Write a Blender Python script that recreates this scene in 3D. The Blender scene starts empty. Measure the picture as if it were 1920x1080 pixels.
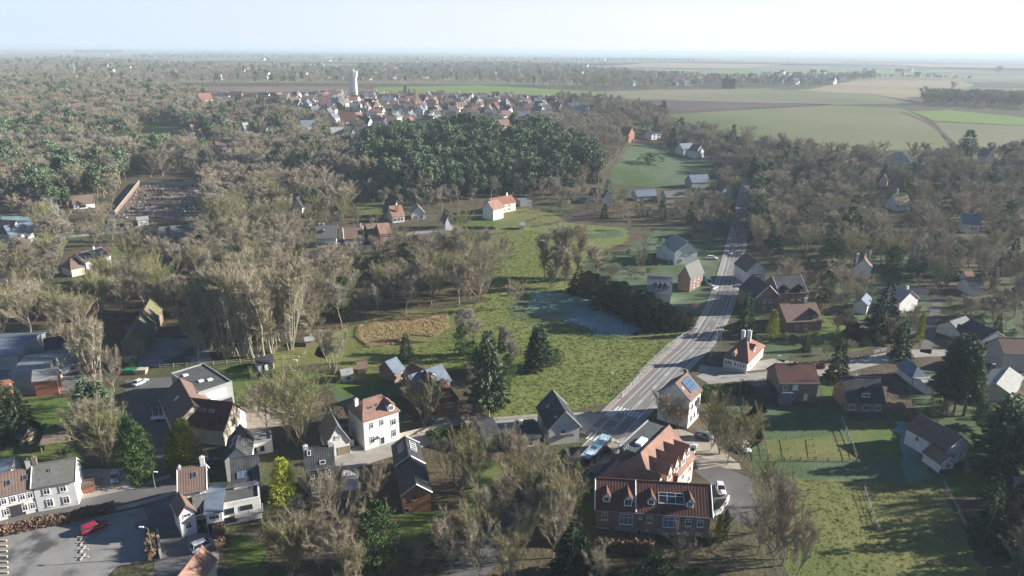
import bpy, bmesh, math, random
import numpy as np
from mathutils import Matrix, Vector
R = math.radians
rnd = random.Random(7)
nrs = np.random.RandomState(11)
sc = bpy.context.scene
col = sc.collection

# ------------------------------------------------------------------ camera, sky, sun, exposure
CAMH = 85.0
FPX = 1330.0                      # focal length in pixels of the 1920 frame
PITCH, ROLL = R(18.55), R(0.62)
cd = bpy.data.cameras.new('camera'); cam = bpy.data.objects.new('camera', cd); col.objects.link(cam)
sc.camera = cam
cd.sensor_width = 36.0; cd.lens = 36.0 * FPX / 1920.0
cd.clip_start = 1.0; cd.clip_end = 80000.0
F_ = np.array([0, math.cos(PITCH), -math.sin(PITCH)])
R0 = np.array([1.0, 0, 0]); U0 = np.array([0, math.sin(PITCH), math.cos(PITCH)])
R_ = R0 * math.cos(ROLL) + U0 * math.sin(ROLL)
U_ = -R0 * math.sin(ROLL) + U0 * math.cos(ROLL)
cam.matrix_world = Matrix(((R_[0], U_[0], -F_[0], 0), (R_[1], U_[1], -F_[1], 0), (R_[2], U_[2], -F_[2], CAMH), (0, 0, 0, 1)))

SUN_EL, SUN_AZ = R(20.0), R(8.0)   # sun stands to the right (+X), turned SUN_AZ towards +Y
SKY_STRENGTH, SUN_STRENGTH, EXPOSURE = 0.05, 5.0, 1.20
HZ_BLUE, HZ_WHITE = (6.3, 7.5, 9.2), (8.9, 9.1, 9.3)      # physical sky values, scaled by SKY_STRENGTH
w = bpy.data.worlds.new('World'); sc.world = w; w.use_nodes = True
nt = w.node_tree; nt.nodes.clear()
sky = nt.nodes.new('ShaderNodeTexSky'); sky.sky_type = 'NISHITA'; sky.sun_disc = False
sky.sun_elevation = SUN_EL; sky.sun_rotation = R(90) - SUN_AZ
sky.altitude = 100; sky.air_density = 0.8; sky.dust_density = 0.3; sky.ozone_density = 5.0
bg = nt.nodes.new('ShaderNodeBackground'); bg.inputs['Strength'].default_value = SKY_STRENGTH
wo = nt.nodes.new('ShaderNodeOutputWorld')
# pale band of winter haze low over the horizon, whiter towards the sun's side
tcw = nt.nodes.new('ShaderNodeTexCoord'); sx = nt.nodes.new('ShaderNodeSeparateXYZ'); nt.links.new(tcw.outputs['Generated'], sx.inputs[0])
def mrange(src, a, b, c, d):
    q = nt.nodes.new('ShaderNodeMapRange'); q.interpolation_type = 'SMOOTHSTEP'; nt.links.new(src, q.inputs[0])
    for i_, v_ in zip((1, 2, 3, 4), (a, b, c, d)): q.inputs[i_].default_value = v_
    return q.outputs[0]
hzf = mrange(sx.outputs['Z'], 0.045, 0.15, .97, 0.0); azf = mrange(sx.outputs['X'], -.75, .45, 0.0, 1.0)
hc = nt.nodes.new('ShaderNodeMix'); hc.data_type = 'RGBA'; nt.links.new(azf, hc.inputs[0]); hc.inputs[6].default_value = (*HZ_BLUE, 1); hc.inputs[7].default_value = (*HZ_WHITE, 1)
hm_ = nt.nodes.new('ShaderNodeMix'); hm_.data_type = 'RGBA'; nt.links.new(hzf, hm_.inputs[0]); nt.links.new(sky.outputs[0], hm_.inputs[6]); nt.links.new(hc.outputs[2], hm_.inputs[7])
nt.links.new(hm_.outputs[2], bg.inputs[0]); nt.links.new(bg.outputs[0], wo.inputs[0])
sd = bpy.data.lights.new('sun', 'SUN'); sd.energy = SUN_STRENGTH; sd.angle = R(0.53); sd.color = (1.0, 0.945, 0.86)
sun = bpy.data.objects.new('sun', sd); col.objects.link(sun)
SD = Vector((math.cos(SUN_EL) * math.cos(SUN_AZ), math.cos(SUN_EL) * math.sin(SUN_AZ), math.sin(SUN_EL)))
sun.rotation_euler = SD.to_track_quat('Z', 'Y').to_euler(); sun.location = SD * 500
vs = sc.view_settings
vs.view_transform = 'Standard'; vs.look = 'None'; vs.gamma = 1; vs.use_curve_mapping = False; vs.exposure = EXPOSURE
sc.cycles.max_bounces = 4; sc.cycles.diffuse_bounces = 2; sc.cycles.glossy_bounces = 2; sc.cycles.volume_bounces = 0
sc.cycles.transparent_max_bounces = 4; sc.cycles.use_denoising = True
sc.cycles.caustics_reflective = False; sc.cycles.caustics_refractive = False

# ------------------------------------------------------------------ terrain and pixel <-> ground
def sm(t):
    t = np.clip(t, 0, 1); return t * t * (3 - 2 * t)
PLATEAU = 20.0
def hgt(x, y):
    x = np.asarray(x, float); y = np.asarray(y, float)
    start = 350 + 150 * sm((x + 20) / 160) - 150 * sm((x - 140) / 120)
    h = PLATEAU * sm((y - start) / (880 - start))
    h = h + 9 * np.exp(-((x + 15) / 130) ** 2 - ((y - 570) / 110) ** 2) * sm((y - 400) / 100)
    h = h + 5 * np.exp(-((x - 330) / 150) ** 2 - ((y - 480) / 120) ** 2) * sm((y - 330) / 100)
    far = sm((y - 2600) / 3000)
    h = h + far * (6 * np.sin(x / 1900 + 1) * np.sin(y / 2600) - 4)
    return h
_T = np.concatenate([np.linspace(40, 1500, 900), np.geomspace(1501, 60000, 500)])
def pix(px, py, off=0.0):
    """world point where the ray through a photo pixel meets the terrain raised by off"""
    d = F_ * FPX + R_ * (px - 960) - U_ * (py - 540); d = d / np.linalg.norm(d)
    g = CAMH + _T * d[2] - hgt(_T * d[0], _T * d[1]) - off
    k = np.argmax(g < 0)
    if g[k] >= 0: k = len(_T) - 1
    a, b = _T[max(k - 1, 0)], _T[k]
    for _ in range(18):
        m = (a + b) / 2
        if CAMH + m * d[2] - hgt(m * d[0], m * d[1]) - off < 0: b = m
        else: a = m
    t = (a + b) / 2
    return Vector((t * d[0], t * d[1], CAMH + t * d[2]))
def G(px, py, off=0.0): return pix(px, py, off)
def proj(p):
    v = np.array([p[0], p[1], p[2] - CAMH]); z = v @ F_
    if z < 1: return (-9999, -9999, 1)
    return (960 + FPX * (v @ R_) / z, 540 - FPX * (v @ U_) / z, z)
def inpoly(x, y, poly):
    c = False; n = len(poly); j = n - 1
    for i in range(n):
        xi, yi = poly[i]; xj, yj = poly[j]
        if (yi > y) != (yj > y) and x < (xj - xi) * (y - yi) / (yj - yi) + xi: c = not c
        j = i
    return c

# ------------------------------------------------------------------ materials
MATS = {}
def mat(name, c, c2=None, scale=1.0, rough=0.85, bump=0.0, bscale=None, rand=0.0, detail=4.0, c3=None, scale3=0.05, metal=0.0, spec=0.25, amt3=(0.45, 0.65), coord='Object', lohi=(0.35, 0.65), emit=None, transl=0.0):
    if name in MATS: return MATS[name]
    m = bpy.data.materials.new(name); m.use_nodes = True; n = m.node_tree; L = n.links
    b = n.nodes['Principled BSDF']; b.inputs['Roughness'].default_value = rough; b.inputs['Metallic'].default_value = metal
    b.inputs['Specular IOR Level'].default_value = spec
    tc = n.nodes.new('ShaderNodeTexCoord'); out = None
    if c2 is not None:
        nz = n.nodes.new('ShaderNodeTexNoise'); nz.inputs['Scale'].default_value = scale; nz.inputs['Detail'].default_value = detail
        L.new(tc.outputs[coord], nz.inputs['Vector'])
        mr = n.nodes.new('ShaderNodeMapRange'); mr.inputs[1].default_value = lohi[0]; mr.inputs[2].default_value = lohi[1]
        L.new(nz.outputs[0], mr.inputs[0])
        mx = n.nodes.new('ShaderNodeMix'); mx.data_type = 'RGBA'
        mx.inputs[6].default_value = (*c, 1); mx.inputs[7].default_value = (*c2, 1)
        L.new(mr.outputs[0], mx.inputs[0]); out = mx.outputs[2]
        if c3 is not None:
            nz3 = n.nodes.new('ShaderNodeTexNoise'); nz3.inputs['Scale'].default_value = scale3; nz3.inputs['Detail'].default_value = 5
            L.new(tc.outputs[coord], nz3.inputs['Vector'])
            mr3 = n.nodes.new('ShaderNodeMapRange'); mr3.inputs[1].default_value = amt3[0]; mr3.inputs[2].default_value = amt3[1]
            L.new(nz3.outputs[0], mr3.inputs[0])
            mx3 = n.nodes.new('ShaderNodeMix'); mx3.data_type = 'RGBA'
            L.new(out, mx3.inputs[6]); mx3.inputs[7].default_value = (*c3, 1); L.new(mr3.outputs[0], mx3.inputs[0]); out = mx3.outputs[2]
    if rand > 0:
        oi = n.nodes.new('ShaderNodeObjectInfo'); hs = n.nodes.new('ShaderNodeHueSaturation')
        ma = n.nodes.new('ShaderNodeMapRange'); ma.inputs[3].default_value = 1 - rand; ma.inputs[4].default_value = 1 + rand
        L.new(oi.outputs['Random'], ma.inputs[0]); L.new(ma.outputs[0], hs.inputs['Value'])
        mu = n.nodes.new('ShaderNodeMath'); mu.operation = 'MULTIPLY'; mu.inputs[1].default_value = 7.31; L.new(oi.outputs['Random'], mu.inputs[0])
        fr = n.nodes.new('ShaderNodeMath'); fr.operation = 'FRACT'; L.new(mu.outputs[0], fr.inputs[0])
        mb = n.nodes.new('ShaderNodeMapRange'); mb.inputs[3].default_value = 0.5 - rand * .07; mb.inputs[4].default_value = 0.5 + rand * .07
        L.new(fr.outputs[0], mb.inputs[0]); L.new(mb.outputs[0], hs.inputs['Hue'])
        if out is None: hs.inputs['Color'].default_value = (*c, 1)
        else: L.new(out, hs.inputs['Color'])
        out = hs.outputs[0]
    if out is None: b.inputs['Base Color'].default_value = (*c, 1)
    else: L.new(out, b.inputs['Base Color'])
    if bump > 0:
        nb = n.nodes.new('ShaderNodeTexNoise'); nb.inputs['Scale'].default_value = bscale or scale * 3; nb.inputs['Detail'].default_value = 3
        L.new(tc.outputs[coord], nb.inputs['Vector'])
        bp = n.nodes.new('ShaderNodeBump'); bp.inputs['Strength'].default_value = 1.0; bp.inputs['Distance'].default_value = bump
        L.new(nb.outputs[0], bp.inputs['Height']); L.new(bp.outputs[0], b.inputs['Normal'])
    m.diffuse_color = (*c, 1)
    MATS[name] = m; return m
M = {}
M['litter'] = mat('leaf_litter', (.075, .058, .038), (.13, .10, .06), .25, bump=.25, bscale=1.2, c3=(.07, .09, .035), scale3=.02)
M['meadow'] = mat('meadow_grass', (.115, .155, .034), (.19, .21, .06), .55, bump=.18, bscale=1.6, c3=(.19, .20, .06), scale3=.03, amt3=(.45, .75))
M['rough'] = mat('rough_grass', (.135, .145, .042), (.19, .185, .062), .4, bump=.14, bscale=1.8, c3=(.11, .14, .035), scale3=.03)
M['reed'] = mat('dry_reed_grass', (.20, .195, .06), (.36, .29, .15), .8, bump=.5, bscale=2.2, c3=(.14, .18, .045), scale3=.09, amt3=(.5, .62))
M['lawn'] = mat('lawn', (.075, .125, .022), (.11, .16, .034), .3, bump=.1, bscale=2.0, c3=(.14, .155, .05), scale3=.05)
M['frost'] = mat('frosted_grass', (.17, .29, .30), (.26, .37, .38), .25, bump=.15, bscale=1.5, c3=(.12, .20, .12), scale3=.035)
M['thinfrost'] = mat('lightly_frosted_grass', (.075, .115, .05), (.12, .155, .095), .2, bump=.15, bscale=1.5, c3=(.06, .105, .03), scale3=.03)
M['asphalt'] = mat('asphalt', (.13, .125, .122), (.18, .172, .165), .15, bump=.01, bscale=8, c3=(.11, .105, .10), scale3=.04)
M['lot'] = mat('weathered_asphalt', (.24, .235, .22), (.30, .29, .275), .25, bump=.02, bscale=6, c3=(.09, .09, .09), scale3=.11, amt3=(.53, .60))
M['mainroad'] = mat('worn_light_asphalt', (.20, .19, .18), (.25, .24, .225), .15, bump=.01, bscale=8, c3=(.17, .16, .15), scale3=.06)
M['lane'] = mat('shade_toned_asphalt', (.11, .105, .10), (.15, .14, .135), .3)  # dark lane asphalt; on the main road its tone carries painted tree shade
M['redpath'] = mat('red_cycle_path', (.22, .185, .17), (.26, .215, .20), .5)
M['pave'] = mat('concrete_paving', (.30, .28, .25), (.37, .35, .31), .5, bump=.01)
M['gravel'] = mat('gravel', (.36, .31, .24), (.45, .40, .32), .6, bump=.04, bscale=7)
M['line'] = mat('road_paint', (.75, .75, .73), (.6, .6, .58), 2.0)
M['soil'] = mat('ploughed_soil', (.16, .115, .085), (.21, .155, .115), .02, c3=(.13, .10, .08), scale3=.004)
M['darksoil'] = mat('dark_ploughed_soil', (.095, .07, .065), (.13, .10, .09), .02, c3=(.11, .085, .08), scale3=.004)
M['field_green'] = mat('winter_crop', (.12, .155, .055), (.15, .18, .07), .01, c3=(.19, .19, .10), scale3=.004)
M['field_grey'] = mat('stubble_field', (.19, .18, .10), (.23, .21, .13), .01, c3=(.15, .16, .08), scale3=.003)
M['field_bright'] = mat('young_grass_field', (.14, .21, .045), (.17, .23, .06), .01)
M['field_tan'] = mat('dry_field', (.30, .235, .15), (.35, .275, .185), .01, c3=(.25, .22, .13), scale3=.005)
M['water'] = mat('pond_water', (.03, .04, .05), rough=.08, spec=.6)
# buildings
M['white'] = mat('white_render', (.70, .68, .64), (.79, .77, .73), .6, bump=.01, c3=(.56, .53, .48), scale3=.5, amt3=(.52, .78))
M['cream'] = mat('cream_render', (.60, .52, .40), (.68, .60, .48), .6)
M['greyr'] = mat('grey_render', (.33, .32, .31), (.40, .39, .37), .7)
M['brick'] = mat('red_brick', (.28, .13, .085), (.38, .19, .13), 3.0, bump=.02, c3=(.22, .12, .09), scale3=.5)
M['brickb'] = mat('brown_brick', (.20, .14, .11), (.29, .21, .165), 3.0, bump=.02, c3=(.17, .13, .11), scale3=.4)
M['orange_brick'] = mat('orange_brick', (.29, .13, .085), (.36, .17, .11), 3.0, bump=.02)
M['redtile'] = mat('red_roof_tiles', (.22, .105, .08), (.29, .145, .11), 1.6, bump=.03, c3=(.25, .11, .08), scale3=.4)
M['pinktile'] = mat('orange_roof_tiles', (.28, .155, .115), (.35, .21, .16), 1.6, bump=.03, c3=(.23, .145, .115), scale3=.4)
M['darkred'] = mat('dark_red_roof_tiles', (.115, .052, .043), (.17, .078, .062), 1.6, bump=.03, c3=(.10, .055, .045), scale3=.4)
M['browntile'] = mat('brown_roof_tiles', (.165, .11, .09), (.225, .15, .12), 1.6, bump=.03, c3=(.17, .12, .10), scale3=.4)
M['slate'] = mat('dark_slate', (.035, .037, .042), (.06, .063, .07), 1.4, rough=.55, bump=.02, c3=(.08, .08, .085), scale3=.4)
M['greyslate'] = mat('grey_slate', (.13, .13, .13), (.19, .185, .18), 1.4, bump=.02, c3=(.15, .155, .12), scale3=.4)
M['lightroof'] = mat('light_fibre_cement', (.30, .30, .29), (.38, .38, .36), 1.0, bump=.02)
M['blueroof'] = mat('blue_grey_roof', (.13, .165, .21), (.18, .22, .27), .8, rough=.5)
M['mossroof'] = mat('mossy_roof', (.20, .17, .12), (.15, .16, .07), .5, bump=.03)
M['bitumen'] = mat('flat_roof_felt', (.085, .09, .09), (.12, .125, .12), .5, bump=.01)
M['zinc'] = mat('zinc_cladding', (.38, .39, .38), (.46, .47, .46), .8, rough=.45, metal=.3)
M['frame'] = mat('white_frame', (.78, .78, .76))
M['darkframe'] = mat('dark_frame', (.05, .05, .055))
M['glass'] = mat('window_glass', (.03, .035, .045), rough=.06, spec=.9)
M['wood'] = mat('weathered_timber', (.22, .17, .12), (.30, .24, .17), 2.0, bump=.02)
M['palewood'] = mat('pale_timber', (.52, .43, .30), (.60, .50, .36), 2.0)
M['stone'] = mat('stone_wall', (.34, .31, .26), (.44, .41, .35), 1.5, bump=.04)
M['metal'] = mat('galvanised_metal', (.42, .43, .44), rough=.4, metal=.6)
M['solar'] = mat('solar_cells', (.02, .028, .055), rough=.15, spec=.8)
M['solarb'] = mat('pale_blue_solar_cells', (.10, .16, .24), rough=.12, spec=.9)
M['tyre'] = mat('tyre_rubber', (.02, .02, .02))
M['rim'] = mat('wheel_rim', (.4, .4, .4), rough=.3, metal=.7)
M['lamp'] = mat('lamp_glass', (.7, .7, .65), rough=.2)
M['taill'] = mat('red_lamp_glass', (.35, .02, .02), rough=.2)
for k, c in dict(white=(.75, .75, .75), red=(.38, .015, .04), silver=(.45, .47, .5), blue=(.05, .10, .22), black=(.02, .02, .025), grey=(.16, .17, .18), paleblue=(.24, .35, .47), green=(.04, .22, .13)).items():
    M['car_' + k] = mat('car_paint_' + k, c, rough=.25, spec=.6)
# plants
def leaf(name, c, c2, rand=.25): return mat(name, c, c2, .6, rough=.8, rand=rand)
M['bark'] = mat('brown_bark', (.25, .21, .155), (.34, .29, .22), 1.0, rand=.2)
M['palebark'] = mat('pale_bark', (.36, .32, .24), (.44, .40, .32), 1.0, rand=.15)
M['birchbark'] = mat('birch_bark', (.55, .52, .46), (.66, .63, .58), 1.0, rand=.1)
M['redbark'] = mat('pine_bark', (.22, .15, .11), (.30, .20, .15), 1.0, rand=.2)
M['twig'] = leaf('brown_twigs', (.27, .23, .165), (.36, .31, .22), .25)
M['greytwig'] = leaf('grey_twigs', (.28, .25, .20), (.37, .335, .27), .22)
M['paletwig'] = leaf('pale_straw_twigs', (.34, .30, .20), (.44, .39, .27), .15)
M['olivetwig'] = leaf('olive_twigs', (.20, .195, .085), (.28, .265, .12), .25)
M['redtwig'] = leaf('reddish_twigs', (.20, .115, .075), (.28, .165, .11), .2)
M['spruce'] = leaf('spruce_needles', (.03, .058, .022), (.065, .10, .038), .3)
M['darkneedle'] = leaf('dark_needles', (.012, .028, .014), (.028, .048, .02), .25)
M['pineneedle'] = leaf('pine_needles', (.09, .135, .07), (.165, .21, .115), .3)
M['yellowgreen'] = leaf('golden_thuja_sprays', (.30, .34, .04), (.44, .46, .07), .15)
M['ivy'] = leaf('ivy_leaves', (.035, .075, .02), (.07, .12, .03), .25)
M['beech'] = leaf('dead_beech_leaves', (.19, .125, .08), (.26, .175, .11), .15)
M['tuft'] = leaf('grass_tuft_blades', (.20, .25, .065), (.30, .31, .12), .25)
M['reedblade'] = leaf('reed_blades', (.46, .36, .19), (.55, .44, .25), .2)

# ------------------------------------------------------------------ mesh helpers
class MB:
    def __init__(s): s.v = []; s.f = []; s.m = []
    def add(s, vs, fs, mi=0):
        o = len(s.v); s.v += [tuple(p) for p in vs]; s.f += [tuple(i + o for i in f) for f in fs]; s.m += [mi] * len(fs); return s
    def box(s, x0, y0, z0, x1, y1, z1, mi=0, M4=None):
        vs = [(x0, y0, z0), (x1, y0, z0), (x1, y1, z0), (x0, y1, z0), (x0, y0, z1), (x1, y0, z1), (x1, y1, z1), (x0, y1, z1)]
        if M4 is not None: vs = [M4 @ Vector(p) for p in vs]
        return s.add(vs, [(3, 2, 1, 0), (4, 5, 6, 7), (0, 1, 5, 4), (1, 2, 6, 5), (2, 3, 7, 6), (3, 0, 4, 7)], mi)
    def tube(s, a, b, r0, r1, n=6, mi=0):
        a = Vector(a); b = Vector(b); d = (b - a)
        q = d.to_track_quat('Z', 'Y'); vs = []
        for c, r in ((a, r0), (b, r1)):
            for i in range(n):
                t = 2 * math.pi * i / n; vs.append(c + q @ Vector((r * math.cos(t), r * math.sin(t), 0)))
        fs = [(i, (i + 1) % n, n + (i + 1) % n, n + i) for i in range(n)] + [tuple(range(n, 2 * n)), tuple(range(n - 1, -1, -1))]
        return s.add(vs, fs, mi)
    def prism(s, poly, z0, z1, mi=0):
        n = len(poly)
        return s.add([(x, y, z0) for x, y in poly] + [(x, y, z1) for x, y in poly], [tuple(range(n - 1, -1, -1)), tuple(range(n, 2 * n))] + [(i, (i + 1) % n, n + (i + 1) % n, n + i) for i in range(n)], mi)
    def mesh(s, name, mats, smooth=False):
        me = bpy.data.meshes.new(name); me.from_pydata(s.v, [], s.f)
        for mm in (mats if isinstance(mats, (list, tuple)) else [mats]): me.materials.append(mm)
        if max(s.m, default=0) > 0: me.polygons.foreach_set('material_index', s.m)
        if smooth: me.polygons.foreach_set('use_smooth', [True] * len(s.f))
        me.update(); return me
def link(name, data, parent=None, loc=(0, 0, 0), rot=(0, 0, 0), scale=None, mw=None):
    o = bpy.data.objects.new(name, data); col.objects.link(o)
    if parent is not None: o.parent = parent
    if mw is not None: o.matrix_local = mw
    else:
        o.location = loc; o.rotation_euler = rot
        if scale is not None: o.scale = scale if hasattr(scale, '__len__') else (scale,) * 3
    return o
def empty(name, loc, rz=0, label=None, cat=None, group=None):
    o = link(name, None, None, loc, (0, 0, rz)); o.empty_display_size = .5
    tag(o, label, cat, group); return o
def tag(o, label=None, cat=None, group=None, kind=None):
    if label: o['label'] = label
    if cat: o['category'] = cat
    if group: o['group'] = group
    if kind: o['kind'] = kind
    return o
LAND = []        # landmarks: (px, py, phrase)
PROT = []        # boxes in view that small random trees must not hide: (x0,y0,x1,y1,dist)
FOOT = []        # footprints (x, y, radius)
def register(root_mw, L, depth, top, phrase, prot=True):
    cs = [root_mw @ Vector((x, y, z)) for x in (-L / 2, L / 2) for y in (0, depth) for z in (0, top)]
    ps = [proj(c) for c in cs]
    x0, x1 = min(p[0] for p in ps), max(p[0] for p in ps); y0, y1 = min(p[1] for p in ps), max(p[1] for p in ps)
    dist = min(p[2] for p in ps)
    if prot: PROT.append((x0, y0, x1, y1, dist))
    LAND.append(((x0 + x1) / 2, y1, phrase))
    c = root_mw @ Vector((0, depth / 2, 0)); FOOT.append((c.x, c.y, max(L, depth) * .55 + 1.5, L, depth, root_mw.inverted()))
# ------------------------------------------------------------------ ground sheets
def axis(a, b, step, lim, g=1.12):
    out = list(np.arange(a, b + .1, step)); s = step; x = out[-1]
    while x < lim: s *= g; x += s; out.append(x)
    return out
ys = axis(-60, 1100, 10, 30000)
ys = [-3000, -1200, -500, -200] + ys
xp = axis(0, 900, 12, 22000); xs = sorted([-x for x in xp[1:]] + xp)
XX, YY = np.meshgrid(xs, ys); ZZ = hgt(XX, YY)
nv = XX.size; nx = len(xs); ny = len(ys)
idx = np.arange(nv).reshape(ny, nx)
q = np.stack([idx[:-1, :-1], idx[:-1, 1:], idx[1:, 1:], idx[1:, :-1]], -1).reshape(-1, 4)
me = bpy.data.meshes.new('ground'); me.from_pydata(np.stack([XX, YY, ZZ], -1).reshape(-1, 3).tolist(), [], q.tolist())
me.materials.append(M['litter']); me.polygons.foreach_set('use_smooth', [True] * len(me.polygons))
tag(link('ground', me), 'brown winter ground with leaf litter under the trees', kind='structure')

SOFT = {'meadow_grass', 'rough_grass', 'dry_reed_grass', 'lawn', 'frosted_grass', 'lightly_frosted_grass', 'gravel'}
def ragged(w):
    r = random.Random(len(w) * 7 + int(abs(w[0][0]))); out = []
    for i, a in enumerate(w):
        b = w[(i + 1) % len(w)]; dx, dy = b[0] - a[0], b[1] - a[1]; l = math.hypot(dx, dy); n = max(1, min(14, int(l / 2.2))); am = min(1.5, l * .035)
        for k in range(n):
            o = r.uniform(-1, 1) * am + math.sin(k * 1.7 + i) * am * .6 if k else r.uniform(-.3, .3) * am
            out.append((a[0] + dx * k / n - dy / l * o, a[1] + dy * k / n + dx / l * o))
    return out
def sheet(name, wpts, layer, m, label=None, step=12.0, parent=None):
    """a thin ground sheet: polygon of world xy, cut on a grid and laid on the terrain"""
    if m.name in SOFT and len(wpts) < 40: wpts = ragged(wpts)
    bm = bmesh.new(); f = bm.faces.new([bm.verts.new((p[0], p[1], 0)) for p in wpts])
    bmesh.ops.triangulate(bm, faces=[f])
    x0, x1 = min(p[0] for p in wpts), max(p[0] for p in wpts); y0, y1 = min(p[1] for p in wpts), max(p[1] for p in wpts)
    if y1 > 340 and y0 < 1000:
        st = step
        for ax, lo, hi in ((0, x0, x1), (1, y0, y1)):
            n = int(min((hi - lo) / st, 70)); 
            for k in range(1, n + 1):
                c = lo + (hi - lo) * k / (n + 1); co = (c, 0, 0) if ax == 0 else (0, c, 0); no = (1, 0, 0) if ax == 0 else (0, 1, 0)
                bmesh.ops.bisect_plane(bm, geom=bm.verts[:] + bm.edges[:] + bm.faces[:], plane_co=co, plane_no=no)
    elif y1 >= 2500:
        for ax, lo, hi in ((0, x0, x1), (1, y0, y1)):
            for k in range(1, 8):
                c = lo + (hi - lo) * k / 8; co = (c, 0, 0) if ax == 0 else (0, c, 0); no = (1, 0, 0) if ax == 0 else (0, 1, 0)
                bmesh.ops.bisect_plane(bm, geom=bm.verts[:] + bm.edges[:] + bm.faces[:], plane_co=co, plane_no=no)
    for v in bm.verts:
        h = float(hgt(v.co.x, v.co.y)); hill = 1 if (345 < v.co.y < 1000) else 0
        far = max(0.0, (v.co.y - 1000) / 1000)
        v.co.z = h + .012 * layer + (.10 + .05 * layer) * hill + min(far, 4) * (.05 + .03 * layer) + (1.5 + .3 * layer if v.co.y > 2500 else 0)
    bmesh.ops.recalc_face_normals(bm, faces=bm.faces)
    for f in bm.faces:
        if f.normal.z < 0: f.normal_flip()
    me = bpy.data.meshes.new(name); bm.to_mesh(me); bm.free(); me.materials.append(m)
    o = link(name, me, parent)
    return tag(o, label, kind='structure' if parent is None else None)
def psheet(name, pp, layer, m, label=None, **k):
    return sheet(name, [G(*p)[:2] for p in pp], layer, m, label, **k)
def smooth_line(pts, n=6):
    out = []; P = [pts[0]] + list(pts) + [pts[-1]]
    for i in range(1, len(P) - 2):
        p0, p1, p2, p3 = [np.array(P[k][:2]) for k in (i - 1, i, i + 1, i + 2)]
        for k in range(n):
            t = k / n; out.append(.5 * ((2 * p1) + (-p0 + p2) * t + (2 * p0 - 5 * p1 + 4 * p2 - p3) * t * t + (-p0 + 3 * p1 - 3 * p2 + p3) * t ** 3))
    out.append(np.array(P[-2][:2])); return out
def offs(line, d):
    out = []
    for i, p in enumerate(line):
        a = line[max(i - 1, 0)]; b = line[min(i + 1, len(line) - 1)]; t = (b - a) / max(np.linalg.norm(b - a), 1e-6)
        out.append(p + np.array([-t[1], t[0]]) * d)      # left of travel
    return out
def ribbon(name, line, d0, d1, layer, m, label=None, kerb=0, parent=None, st=None):
    A = offs(line, d0); B = offs(line, d1); mb = MB()
    n = len(line)
    def z(p): 
        hill = 1 if 345 < p[1] < 1000 else 0
        return float(hgt(*p)) + .012 * layer + (.10 + .05 * layer) * hill + kerb
    vs = [(a[0], a[1], z(a)) for a in A] + [(b[0], b[1], z(b)) for b in B]
    fs = [(i, n + i, n + i + 1, i + 1) for i in range(n - 1)]
    mb.add(vs, fs)
    if kerb:
        vs2 = [(a[0], a[1], z(a) - kerb - .05) for a in A] + [(b[0], b[1], z(b) - kerb - .05) for b in B]
        mb.add(vs2 + vs, [(i, i + 1, 2 * n + i + 1, 2 * n + i) for i in range(n - 1)] + [(n + i + 1, n + i, 3 * n + i, 3 * n + i + 1) for i in range(n - 1)])
    o = link(name, mb.mesh(name, m), parent)
    return tag(o, label, kind='structure' if parent is None else None)

OPEN = []   # open ground polygons (photo px) that random crowns must not cover
def opn(*pp): OPEN.append(list(pp))
# central meadow
MEADOW = [(600, 640), (640, 618), (700, 596), (850, 578), (915, 566), (905, 500), (900, 448), (960, 432), (1060, 418), (1175, 428), (1178, 452), (1100, 480), (1085, 520), (1150, 575), (1215, 612), (1290, 622), (1222, 690), (1152, 752), (1080, 768), (1000, 780), (930, 790), (905, 775), (895, 730), (860, 692), (750, 690), (640, 690), (590, 665)]
psheet('meadow', MEADOW, 1, M['meadow'], 'green valley meadow beside the road')
psheet('reed_fringe', [(640, 635), (690, 598), (770, 582), (850, 583), (858, 618), (835, 645), (770, 655), (690, 668), (640, 660)], 1.5, M['rough'], 'rough yellowish grass around the dry reeds')
psheet('dry_reeds', [(700, 602), (770, 588), (838, 588), (842, 612), (815, 632), (770, 628), (735, 648), (690, 652), (668, 632), (672, 612)], 2, M['reed'], 'tan patch of dry reeds in the meadow')
psheet('dry_reeds', [(1190, 622), (1300, 622), (1262, 650), (1175, 634)], 2, M['rough'], 'dry rough grass at the road side of the meadow')
psheet('frost_fringe', [(985, 540), (1075, 545), (1150, 572), (1225, 612), (1210, 634), (1110, 636), (1060, 612), (960, 600), (950, 575)], 1.5, M['thinfrost'], 'lightly frosted fringe around the frosted meadow patch')
psheet('frosted_meadow', [(1000, 548), (1080, 552), (1120, 570), (1165, 585), (1205, 617), (1195, 629), (1120, 630), (1100, 612), (1050, 600), (1010, 597), (985, 580)], 2, M['frost'], 'bluish frosted grass in the shade of the conifer row')
psheet('frosted_meadow', [(1085, 434), (1130, 430), (1172, 434), (1170, 444), (1100, 448), (1040, 452)], 2, M['thinfrost'], 'frosted grass at the top of the meadow')
psheet('upper_meadow', [(1180, 272), (1250, 275), (1330, 300), (1335, 325), (1300, 345), (1230, 352), (1140, 345), (1145, 320), (1170, 290)], 1, M['thinfrost'], 'lightly frosted sloping pasture below the pink house')
psheet('rough_pasture', [(900, 395), (1010, 390), (1060, 412), (960, 432), (905, 440)], 1, M['rough'], 'rough grass slope below the long hillside house')
psheet('lawn', [(862, 402), (925, 402), (935, 425), (880, 428)], 2, M['lawn'], 'lawn below the long hillside house')
psheet('lawn', [(665, 380), (722, 380), (715, 400), (670, 408)], 2, M['lawn'], 'small hillside lawn at the forest edge')
psheet('lawn', [(205, 462), (262, 464), (262, 486), (208, 484)], 2, M['lawn'], 'lawn beside the pink house with solar roof')
psheet('lawn', [(0, 740), (145, 748), (148, 830), (160, 880), (0, 885)], 1, M['lawn'], 'bright lawn behind the white farmhouses')
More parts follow.
